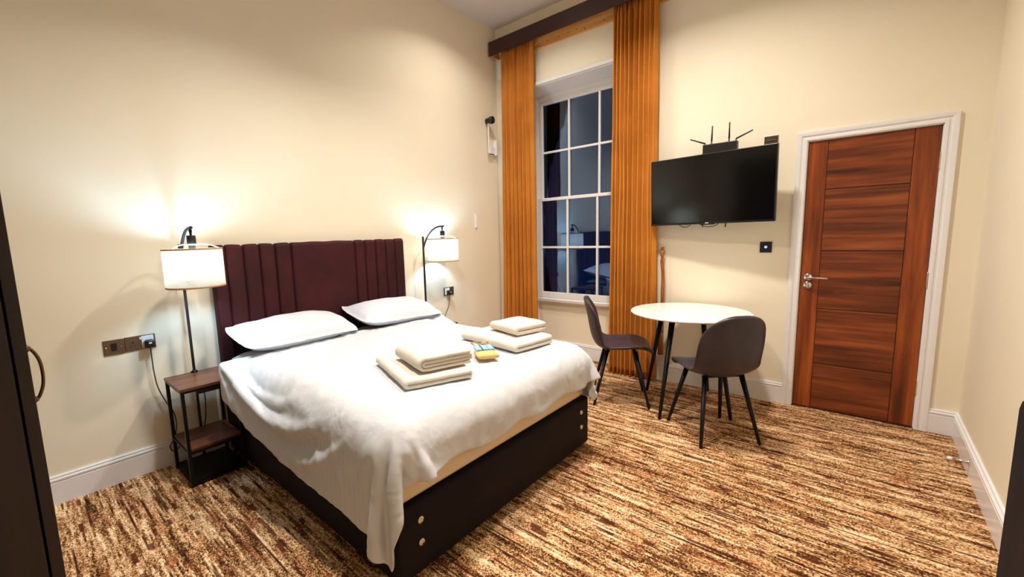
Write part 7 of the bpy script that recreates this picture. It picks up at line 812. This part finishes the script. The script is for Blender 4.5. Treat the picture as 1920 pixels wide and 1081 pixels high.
0,0,0,0,3,0,1,-2,3,-2,3,-2,0,1,1,0,2,0,1,0,0,1,0,0,-4,0,0,0,0,0,0,0,0,0,0,-1,0,-1,-1,-2,-1,2,-2,0,5,-10,5,-4,1,-1,0,1,0,1,0,1,0,0,0,0,0,-1,-1,0,-1,1,0,0,0,0,0,0,1,0,1,-1,0,0,1,-1,0,-1,0,0,0,-1,1,0,0,0,0,1,0,0,0,1,0,0,0,-1,0,0,0,-1,1,-1,0,1,0,3,-4,6,-2,1,3,-3,3,1,-2,0,1,-1,1,2,1,1,1,0,0,-5,1,-1,1,0,-1,-1,0,0,-2,0,0,-1,0,-1,1,0,-1,0,4,-10,1,3,-3,2,-3,1,0,0,0,1,0,0,0,0,0,-1,1,0,-2,1,-1,0,-1,0,1,0,1,0,0,1,0,1,0,-1,0,-1,0,0,-1,0,0,0,0,0,0,1,0,1,0,1,0,0,-1,0,0,0,-1,0,-1,0,1,-1,0,0,3,8,-12,12,-6,-1,7,-1,-1,3,-1,1,0,0,-2,1,1,3,2,0,-4,-1,0,-2,-1,-1,1,-1,-1,1,-1,1,0,-1,0,-1,0,2,2,-8,-2,8,-10,8,-9,4,-2,1,0,1,0,0,1,0,-1,0,1,-1,-1,1,-2,0,0,1,0,-1,1,0,0,1,0,1,0,-1,0,0,0,0,-1,0,-1,1,-1,0,0,1,0,1,0,1,-1,0,1,0,0,-1,-1,0,-1,1,-1,0,0,0,2,-4,7,8,-11,9,-1,-4,3,4,0,4,-3,1,4,0,0,-2,0,0,3,-7,-1,-1,0,-1,0,-1,1,0,0,0,0,0,0,0,1,1,-1,-4,-6,8,-6,-2,1,-2,1,0,0,1,0,0,1,-1,1,0,0,-1,-1,1,-1,0,0,0,-1,1,1,-1,0,2,0,0,0,-1,1,0,-1,0,0,-1,0,0,-1,1,0,0,0,1,0,0,0,1,0,-1,1,-1,0,0,0,-1,0,0,-1,1,0,0,-1,2,7,0,-3,5,-1,-2,0,2,0,10,1,-4,0,4,0,-3,2,2,-9,0,-1,-1,1,0,0,-1,1,0,0,0,0,1,0,1,0,-3,-8,7,-5,-3,1,0,-1,0,0,0,0,1,0,0,1,0,0,0,-1,1,-1,-1,0,0,-1,1,-1,0,1,1,-1,1,0,0,1,0,-1,0,0,-1,0,0,0,0,-1,0,1,0,0,0,1,0,0,0,1,-1,0,0,-1,0,0,-1,0,1,-1,1,0,1,-1,5,6,1,-5,3,2,-2,-3,2,-3,10,3,2,-4,5,0,-1,1,-11,0,0,1,-1,0,0,1,0,0,1,-1,1,0,1,-1,-1,-8,3,2,-6,-1,1,1,3,-7,2,-1,1,0,1,0,0,-1,1,-1,1,-1,-1,1,0,-1,0,0,0,0,0,0,1,0,0,1,-1,0,1,0,-1,0,0,-1,0,-1,1,0,0,0,0,1,0,1,0,0,-1,0,0,0,0,-1,0,0,0,-1,1,0,0,2,-1,2,5,0,5,-3,-1,4,3,-2,-4,-6,10,3,12,-4,-1,-2,2,-11,-1,1,0,0,0,1,0,0,0,0,1,0,0,0,-1,-7,3,5,-10,0,-1,1,-1,2,-2,-1,1,0,0,-1,1,0,1,-1,0,0,-1,1,-1,0,0,0,-1,1,0,1,-1,1,0,0,0,1,-1,0,-1,0,0,0,0,-1,1,0,-1,0,1,1,-1,1,0,0,0,0,1,0,-1,0,-1,0,0,0,0,0,0,0,1,0,1,4,1,4,1,2,-4,0,0,3,5,-12,7,-3,19,0,-1,-7,-12,1,0,-1,1,1,-1,0,1,0,1,0,0,0,-2,-5,1,4,-8,0,-1,1,1,-2,1,0,-2,0,0,0,1,0,0,0,0,0,0,0,-1,0,-1,1,0,0,-1,1,0,1,-1,0,1,0,0,1,-1,0,0,0,-1,0,0,-1,0,1,0,0,0,1,0,0,0,1,0,-1,0,0,-1,1,-1,0,-1,1,-1,0,2,0,0,1,3,4,-4,8,-3,3,-1,5,-1,-10,14,-9,-3,7,14,7,-3,-11,0,-1,1,1,
-1,1,0,0,0,0,0,0,-2,-3,0,3,-5,0,-2,0,1,0,-2,1,0,-1,-1,1,0,0,0,1,-1,1,0,-1,0,0,-1,0,-1,0,1,0,0,0,0,1,0,0,0,0,0,0,1,-1,-1,0,0,0,0,0,0,0,0,0,0,1,0,1,-1,0,0,0,-1,1,-1,0,0,0,-1,1,0,0,0,1,1,1,3,1,-1,7,-2,0,3,0,2,0,0,10,-16,0,9,16,-12,0,1,0,0,1,0,0,0,1,-1,0,-2,-3,0,3,-4,-1,-2,0,-1,4,-3,-2,2,0,-1,0,-1,1,0,0,0,1,-1,0,0,0,-1,1,-1,0,0,-1,1,0,0,0,0,1,0,1,0,-1,1,-1,0,0,-1,0,0,0,-1,0,1,0,0,1,-1,1,0,0,1,-1,0,0,-1,0,0,-1,0,1,0,0,0,1,1,-1,0,6,1,-2,1,8,6,-11,12,1,-10,3,-8,2,0,-1,2,-12,1,0,0,0,0,0,1,-1,0,-1,-2,-2,1,2,-3,0,-2,-1,-1,9,-9,0,-1,2,0,0,-1,0,-1,1,1,0,-1,0,0,0,-1,0,0,0,0,-1,1,-1,0,1,1,0,0,1,-1,0,1,-1,0,-1,0,1,-2,0,0,1,0,0,0,1,0,0,0,0,1,-1,1,-1,0,0,-1,0,0,0,-1,0,1,0,0,2,0,0,4,1,0,-1,1,12,8,-13,-1,0,0,-2,0,11,-3,-3,]
_n = (NXD+1)*(NYD+1)
_pl = []
for c in range(3):
    out = []; k = c*_n
    for i in range(NXD+1):
        acc = 0
        for j in range(NYD+1):
            acc += _v[k]; k += 1
            out.append(acc + (out[-(NYD+1)] if i else 0))
    _pl.append(out)
bm = bmesh.new()
vs = [bm.verts.new((_pl[0][q]/1000, _pl[1][q]/1000, _pl[2][q]/1000)) for q in range(_n)]
for i in range(NXD):
    for j in range(NYD):
        k = i*(NYD+1)+j
        bm.faces.new((vs[k], vs[k+NYD+1], vs[k+NYD+2], vs[k+1]))
bm.normal_update()
_off = []
for v in bm.verts:
    p = v.co; q = Vector((p.x*7, p.y*7, p.z*2.5))
    side = min(1, max(0, (0.70-p.z)/0.12))
    r1 = 1-2*abs(noise.noise(q+Vector((3, 1, 0))*0 + noise.noise_vector(q*0.5)*0.8)); r2 = 1-2*abs(noise.noise(q*2.1+Vector((9, 4, 2))))
    _off.append((0.0035+0.0065*side)*(r1**3 if r1 > 0 else 0) + (0.0015+0.003*side)*(r2**3 if r2 > 0 else 0))
for v, d_ in zip(bm.verts, _off):
    nn = v.normal if v.normal.z > -0.2 else -v.normal
    v.co += nn*d_
dv = link('duvet', bm, M['duvet'], None, True)
so = dv.modifiers.new('thickness', 'SOLIDIFY'); so.thickness = 0.010; so.offset = 1
ss = dv.modifiers.new('smooth', 'SUBSURF'); ss.levels = 1; ss.render_levels = 1
tag(dv, 'white striped duvet spread over the double bed, corners hanging at the foot', 'duvet')

# pillows
def pillow(name, loc, rot, L, Wd, Tk, label, seed, flange=0.022):
    bm = bmesh.new(); N = 40; Mm = 28
    def shape(u, v, side):
        au, av = abs(u), abs(v)
        iu = min(1, au*(L/2)/(L/2-flange)); iv = min(1, av*(Wd/2)/(Wd/2-flange))
        h = max(0, (1-iu**2.6))**0.6 * max(0, (1-iv**2.2))**0.6
        x = v*Wd/2*(1-0.05*(1-av**2)*0 - 0.045*(1-u*u)*av*-1*0) ; y = u*L/2
        # edges pulled in between the corners
        k_ = 0.10*(au*av)**3; y *= (1-0.030*(1-v*v))*(1-k_); x *= (1-0.07*(1-u*u))*(1-k_)
        wr = 0.010*noise.noise(Vector((u*2.4+seed, v*2.4, side*.3)))*(h>0.02)
        cr = 0.006*noise.noise(Vector((u*9+seed, v*7, 2)))*(0.3+0.7*max(au, av)**2)
        z = side*(h*Tk/2) + (wr+cr)*(1 if side > 0 else .3)
        z += 0.018*(au**3)*(av**3)*math.sin(seed+u*2)    # corners lift a little
        return Vector((x, y, z))
    g = {}
    for s in (1, -1):
        for i in range(N+1):
            for j in range(Mm+1):
                u = -1+2*i/N; v = -1+2*j/Mm
                if s == -1 and (i in (0, N) or j in (0, Mm)): g[(s, i, j)] = g[(1, i, j)]; continue
                g[(s, i, j)] = bm.verts.new(shape(u, v, s))
        for i in range(N):
            for j in range(Mm):
                q = [g[(s, i, j)], g[(s, i+1, j)], g[(s, i+1, j+1)], g[(s, i, j+1)]]
                if s == -1: q.reverse()
                bm.faces.new(q)
    o = link(name, bm, M['pillow'], None, True)
    o.location = loc; o.rotation_euler = rot
    ss = o.modifiers.new('smooth', 'SUBSURF'); ss.levels = 1; ss.render_levels = 1
    tag(o, label, 'pillow', 'white pillows on the bed')
    return o
pillow('pillow', (0.305, -2.70, 0.636), (0, 0.02, 0.02), 0.76, 0.40, 0.09, 'white pillow lying under another at the left of the bed', 1.0)
pillow('pillow', (0.305, -1.91, 0.636), (0, 0.02, 0.0), 0.74, 0.40, 0.09, 'white pillow lying under another at the window side of the bed', 2.0)
pillow('pillow', (0.325, -2.69, 0.786), (0.0, 0.20, 0.04), 0.82, 0.47, 0.19, 'plump white pillow on top at the left side by the near lamp', 3.0)
pillow('pillow', (0.325, -1.85, 0.786), (-0.03, 0.20, -0.03), 0.80, 0.47, 0.19, 'plump white pillow on top at the window side by the far lamp', 4.0)

# ------------------------------------------------------------------ towels and the toiletries packet
def towel(L, Wd, folds, th, seed):
    """folded towel: nested U folds (round side towards -y), cut ends show at +x; folds = number of nested layers"""
    bm = bmesh.new(); N = 28; total = 2*folds*th
    for f_ in range(folds):
        r = th*(folds-f_) - th/2                     # fold radius of this layer's centre line
        zc_ = total/2; ya = -Wd/2 + th*(folds) ; yb = Wd/2 - th/2 - 0.006*((f_*7+seed) % 3)
        pts = [(yb-(yb-ya)*i/12, zc_-r) for i in range(12)]
        pts += [(ya-math.sin(PI*i/10)*r, zc_-r*math.cos(PI*i/10)) for i in range(11)]
        pts += [(ya+(yb-ya)*i/12, zc_+r) for i in range(1, 13)]
        hw = th*0.475; rings = []
        for i in range(N+1):
            u = -1+2*i/N
            u = math.copysign(1-(1-abs(u))**1.5*1.0, u) if abs(u) > 0.8 else u
            x = u*L/2; ed = max(0, (abs(u)-0.955)/0.045)
            e = math.sqrt(max(0.12, 1-ed*ed*0.85))
            left = []; right = []
            for q, (y, z) in enumerate(pts):
                a = pts[max(q-1, 0)]; b = pts[min(q+1, len(pts)-1)]
                ty, tz = b[0]-a[0], b[1]-a[1]; ln = math.hypot(ty, tz) or 1
                ny, nz = -tz/ln, ty/ln
                for sgn, dst in ((1, left), (-1, right)):
                    p = Vector((x*(1-0.02*f_), y+ny*hw*sgn*e, z+nz*hw*sgn*e))
                    hgt = p.z/total
                    p.z += 0.006*noise.noise(Vector((p.x*7+seed, p.y*7, seed)))*hgt + 0.0015*noise.noise(Vector((p.x*40, p.y*40, seed)))
                    p.z -= 0.006*hgt*(abs(u)**4)
                    p.y += 0.006*noise.noise(Vector((p.x*6, p.z*8, seed+5)))
                    p.x += 0.005*noise.noise(Vector((p.y*9, f_*3.3, seed+3)))
                    dst.append(p)
            rings.append([bm.verts.new(p) for p in left + right[::-1]])
        n_ = len(rings[0])
        for i in range(N):
            for k in range(n_):
                k2 = (k+1) % n_
                bm.faces.new((rings[i][k], rings[i][k2], rings[i+1][k2], rings[i+1][k]))
        h = n_//2
        for R_, rev in ((rings[0], False), (rings[-1], True)):
            for k in range(h-1):
                q = [R_[k], R_[k+1], R_[n_-2-k], R_[n_-1-k]]
                if rev: q.reverse()
                bm.faces.new(q)
    return bm
def place_towel(L, Wd, folds, th, seed, loc, rz, label):
    o = link('folded_towel', towel(L, Wd, folds, th, seed), M['towel'], None, True)
    autosmooth(o, 60)
    o.location = loc; o.rotation_euler = (0, 0, math.radians(rz))
    tag(o, label, 'towel', 'folded towels on the duvet'); return o
TZ = 0.7059
TZ2 = 0.7071
place_towel(0.49, 0.36, 1, 0.024, 1, (1.545, -2.605, TZ), -20, 'large ivory towel at the bottom of the stack nearer the camera')
place_towel(0.31, 0.30, 2, 0.0185, 2, (1.600, -2.575, TZ+0.054), -17, 'smaller rolled edge ivory towel on top of the nearer stack')
place_towel(0.50, 0.34, 1, 0.028, 3, (1.530, -1.885, TZ2), -8, 'large ivory towel at the bottom of the stack towards the window')
place_towel(0.27, 0.27, 1, 0.030, 4, (1.565, -1.800, TZ2+0.062), -14, 'small ivory towel on top of the stack towards the window')
tg_ = boxo('cloth_tag', (0.1515, 0.1530, 0.03, 0.085, 0.006, 0.011), M['slate'], bpy.data.objects['folded_towel.001'])

pk = thing('toiletries_packet', 'small kraft packet with blue wrapped toiletries tied with twine on the duvet', 'packet', (1.640, -2.225, TZ+0.004), math.radians(-36))
bm = bmesh.new()
for s in (0, 1):
    pass
N = 16; rows = []
for i in range(N+1):
    u = i/N; row = []
    for k in range(24):
        a = 2*PI*k/24; wdt = 0.060*(0.55+0.45*min(1, u*2.2)); hh = 0.020*math.sin(min(1, u*1.15+0.15)*PI*0.86)+0.003
        row.append(bm.verts.new((-0.10+0.20*u, wdt*math.copysign(abs(math.cos(a))**0.6, math.cos(a)), 0.020+hh*math.copysign(abs(math.sin(a))**0.7, math.sin(a)))))
    rows.append(row)
for i in range(N):
    for k in range(24):
        k2 = (k+1) % 24; bm.faces.new((rows[i][k], rows[i][k2], rows[i+1][k2], rows[i+1][k]))
bm.faces.new(rows[0][::-1]); bm.faces.new(rows[-1])
link('kraft_pouch', bm, M['kraft'], pk, True)
for yy, mt_ in ((-0.034, 'blue_pack'), (0.002, 'blue_pack'), (0.036, 'blue_pack')):
    s = boxo('blue_sachet', (-0.065, 0.030, yy-0.017, yy+0.016, 0.030, 0.046), M[mt_], pk, 0.004)
    boxo('sachet_print', (-0.045, 0.005, yy-0.006, yy+0.004, 0.0455, 0.0468), M['white_pack'], s)
boxo('navy_edge', (-0.065, 0.030, -0.018, -0.014, 0.034, 0.0475), M['navy_pack'], pk)
tubeo('twine_bow', spline([(-0.09, -0.02, 0.03), (-0.115, -0.05, 0.045), (-0.10, -0.035, 0.055), (-0.085, 0.0, 0.045), (-0.10, 0.035, 0.055), (-0.12, 0.05, 0.04), (-0.09, 0.015, 0.035), (-0.075, 0.05, 0.03)]), 0.004, M['twine'], pk, 6)

# ------------------------------------------------------------------ dining table
TBX, TBY = 2.212, -0.462
t = thing('dining_table', 'small round table with white marble top and four black legs by the window', 'table', (TBX, TBY, 0))
tt_ = latheo('table_top', [(0, 0.727), (0.405, 0.727), (0.418, 0.733), (0.420, 0.738), (0.419, 0.743), (0.416, 0.745), (0, 0.745)], (0, 0, 0), M['marble'], t, 96)
autosmooth(tt_, 30)
latheo('under_ring', [(0, 0.719), (0.30, 0.719), (0.30, 0.727), (0, 0.727)], (0, 0, 0), M['black_metal'], t, 48)
for fx, fy in ((2.149, -0.877), (2.546, -0.577), (1.868, -0.362), (2.272, -0.068)):
    a = Vector((fx-TBX, fy-TBY, 0)); b = a*0.62; b.z = 0.722
    tubeo('leg', [a, a*0.997+Vector((0, 0, .006)), b], [0.010, 0.0115, 0.021], M['black_metal'], t, 20)

# ------------------------------------------------------------------ chairs
def chair(label, loc, rz):
    """local +y is forwards"""
    t = thing('dining_chair', label, 'chair', loc, rz, 'grey leatherette dining chairs')
    cl_ = spline([(0, 0.215, 0.425), (0, 0.200, 0.448), (0, 0.12, 0.462), (0, 0.0, 0.452), (0, -0.10, 0.450), (0, -0.165, 0.470), (0, -0.200, 0.520),
                  (0, -0.222, 0.60), (0, -0.240, 0.70), (0, -0.262, 0.80), (0, -0.272, 0.855)], 5)
    n = len(cl_)
    arc = [0]
    for i in range(1, n): arc.append(arc[-1]+(cl_[i]-cl_[i-1]).length)
    L = arc[-1]
    def wid(s):
        # s arc pos; seat front rounded, waist, back rounded top
        w = 0.215
        kn = [(0, 0.150), (0.03, 0.180), (0.08, 0.203), (0.18, 0.218), (0.32, 0.222), (0.42, 0.218), (0.52, 0.215), (0.62, 0.213), (0.68, 0.205), (0.72, 0.193), (0.76, 0.172), (0.79, 0.148), (0.81, 0.124), (0.825, 0.096), (0.835, 0.066), (0.84, 0.03)]
        x = s/L*0.84
        for (a, wa), (b, wb) in zip(kn, kn[1:]):
            if x <= b: return wa+(wb-wa)*(x-a)/(b-a)
        return kn[-1][1]
    N = 20; bm = bmesh.new(); F = []; B = []
    for i in range(n):
        p = cl_[i]; tg = (cl_[min(i+1, n-1)]-cl_[max(i-1, 0)]).normalized()
        nr = Vector((0, -tg.z, tg.y)) * -1        # normal pointing to sitter
        if nr.z < 0 and i < n//3: nr = -nr
        nr = Vector((0, tg.z, -tg.y)) if (Vector((0, tg.z, -tg.y)).z > 0 or i > n//2) else Vector((0, -tg.z, tg.y))
        w = wid(arc[i]); up = arc[i]/L
        curv = 0.030 if up < 0.4 else 0.030+0.030*min(1, (up-0.4)/0.2)*(1-max(0, (up-0.85)/0.15)*0.6)
        fr = []; bk = []
        for k in range(N+1):
            u = -1+2*k/N; uu = math.sin(u*PI/2)
            th = 0.019*math.sqrt(max(0, 1-abs(uu)**5))*(1 if 0 < i < n-1 else 0.5)
            c = p + Vector((w*uu, 0, 0)) + nr*(curv*(w*uu/0.21)**2)
            fr.append(c+nr*th); bk.append(c-nr*th)
        F.append([bm.verts.new(v) for v in fr]); B.append([bm.verts.new(v) for v in bk])
    for i in range(n-1):
        for k in range(N):
            bm.faces.new((F[i][k], F[i][k+1], F[i+1][k+1], F[i+1][k]))
            bm.faces.new((B[i][k+1], B[i][k], B[i+1][k], B[i+1][k+1]))
        bm.faces.new((F[i][0], F[i+1][0], B[i+1][0], B[i][0])); bm.faces.new((F[i+1][N], F[i][N], B[i][N], B[i+1][N]))
    for k in range(N):
        bm.faces.new((F[0][k+1], F[0][k], B[0][k], B[0][k+1])); bm.faces.new((F[-1][k], F[-1][k+1], B[-1][k+1], B[-1][k]))
    bmesh.ops.remove_doubles(bm, verts=bm.verts, dist=1e-5)
    o = link('seat_shell', bm, M['leather'], t, True)
    ss = o.modifiers.new('smooth', 'SUBSURF'); ss.levels = 1; ss.render_levels = 2
    bm = bmesh.new(); box(bm, -0.13, 0.13, 0.085, 0.11, 0.424, 0.440); box(bm, -0.13, 0.13, -0.11, -0.085, 0.424, 0.436); box(bm, -0.012, 0.012, -0.1, 0.1, 0.424, 0.436)
    link('under_frame', bm, M['black_metal'], t)
    for sx in (-1, 1):
        for fy, ty, tx, fx in ((0.205, 0.105, 0.120, 0.192), (-0.205, -0.105, 0.120, 0.192)):
            tubeo('leg', [(sx*fx, fy, 0), (sx*(fx-.001), fy*.995, 0.008), (sx*tx, ty, 0.434)], [0.0085, 0.010, 0.0165], M['black_metal'], t, 18)
    return t
def copy_tree(o, parent=None):
    c = o.copy(); COL.objects.link(c)
    if parent: c.parent = parent
    for ch in list(o.children): copy_tree(ch, c)
    return c
ch1 = chair('dark grey leatherette chair nearest the door, its rounded back to the camera', (2.488, -0.877, 0), math.atan2(-(-0.707), 0.707))
ch2 = copy_tree(ch1)
ch2['label'] = 'dark grey leatherette chair seen side on between the bed foot and right curtain'
ch2.location = (1.755, -0.665, 0); ch2.rotation_euler = (0, 0, math.atan2(-0.887, 0.461))

# ------------------------------------------------------------------ wardrobe, case, doorstop
wx1 = 1.95; wy = -3.980
w_ = thing('wardrobe', 'dark walnut wardrobe at the left edge, seen side on with bow handle', 'wardrobe', (0, 0, 0))
boxo('carcass', (0.745, wx1, YF+0.01, wy-0.024, 0.0, 2.05), M['wardrobe'], w_, 0.002)
for k in range(2):
    xa = 0.747+k*0.602; xb = xa+0.598
    d = boxo('wardrobe_door', (xa, xb, wy-0.020, wy, 0.03, 2.04), M['wardrobe'], w_, 0.0015)
    if k == 0: continue
    hx = 1.60
    bm = bmesh.new()
    ring_tube(bm, spline([(hx, wy-0.002, 0.990), (hx, wy+0.010, 1.000), (hx, wy+0.021, 1.03), (hx, wy+0.024, 1.064), (hx, wy+0.021, 1.10), (hx, wy+0.010, 1.128), (hx, wy-0.002, 1.138)], 5), 0.004, 8)
    lathe(bm, [(0.012, -0.002), (0.010, 0.003), (0.004, 0.010), (0, 0.010)], (hx, wy, 0.996), 16, 'y'); lathe(bm, [(0.012, -0.002), (0.010, 0.003), (0.004, 0.010), (0, 0.010)], (hx, wy, 1.132), 16, 'y')
    link('handle', bm, M['bronze'], d, True)

cs = thing('padded_case', 'tall black padded fabric case standing against the right wall', 'case', (3.585, -2.42, 0))
bm = bmesh.new()
N = 40; Mz = 44; rings = []
for j in range(Mz+1):
    tt = j/Mz; z = 0.035 + 0.915*tt
    # profile inset at top and bottom
    ins = 0.0
    if tt > 0.93: ins = 0.045*(1-math.sqrt(max(0, 1-((tt-0.93)/0.07)**2)))
    if tt < 0.42: ins += 0.030*((0.42-tt)/0.42)**2
    rg = []
    for k in range(N):
        a = 2*PI*k/N
        hx, hy = 0.085-ins, 0.20-ins*1.2
        cx = math.copysign(abs(math.cos(a))**0.35, math.cos(a)); cy = math.copysign(abs(math.sin(a))**0.35, math.sin(a))
        rib = 0.003*math.cos(k*PI)
        rg.append(bm.verts.new((cx*(hx+rib), cy*(hy+rib), z)))
    rings.append(rg)
for j in range(Mz):
    for k in range(N):
        k2 = (k+1) % N; bm.faces.new((rings[j][k], rings[j][k2], rings[j+1][k2], rings[j+1][k]))
bm.faces.new(rings[0][::-1]); bm.faces.new(rings[-1])
link('case_body', bm, M['case'], cs, True)
for x in (-0.05, 0.05):
    for y in (-0.15, 0.15):
        latheo('foot', [(0, 0), (0.018, 0), (0.020, 0.01), (0.020, 0.036), (0, 0.036)], (x, y, 0), M['black_plastic'], cs, 14)

t = thing('door_stop', 'slim chrome door stop with white tip on the right skirting board', 'door stop', (W-0.018, -0.618, 0.085))
latheo('rod', [(0, 0.002), (0.014, 0.0), (0.013, -0.006), (0.008, -0.012), (0.006, -0.02), (0.006, -0.066), (0, -0.066)], (0, 0, 0), M['chrome'], t, 16, 'x')
latheo('tip', [(0, -0.064), (0.008, -0.064), (0.009, -0.068), (0.008, -0.082), (0, -0.083)], (0, 0, 0), M['white_plastic'], t, 16, 'x')

# ------------------------------------------------------------------ recessed ceiling lights
for (lx, ly), pw, where, beam in CEILING_LIGHTS:
    lab = 'recessed round ceiling light ' + where
    t = thing('ceiling_light', lab, 'ceiling light', (lx, ly, CEIL_Z), 0, 'recessed ceiling lights')
    latheo('light_rim', [(0.105, 0), (0.125, 0), (0.125, -0.008), (0.105, -0.008)], (0, 0, 0), M['white_plastic'], t, 40, closed=True)
    latheo('diffuser', [(0, -0.001), (0.104, -0.001), (0.104, -0.004), (0, -0.004)], (0, 0, 0), M['ceil_lamp'], t, 40)
    ld = bpy.data.lights.new('ceiling_lamp', 'AREA'); ld.shape = 'DISK'; ld.size = 0.20; ld.energy = pw; ld.color = CEILING_COLOR; ld.spread = math.radians(beam)
    lo = bpy.data.objects.new('ceiling_lamp', ld); COL.objects.link(lo); lo.parent = t; lo.location = (0, 0, -0.012)
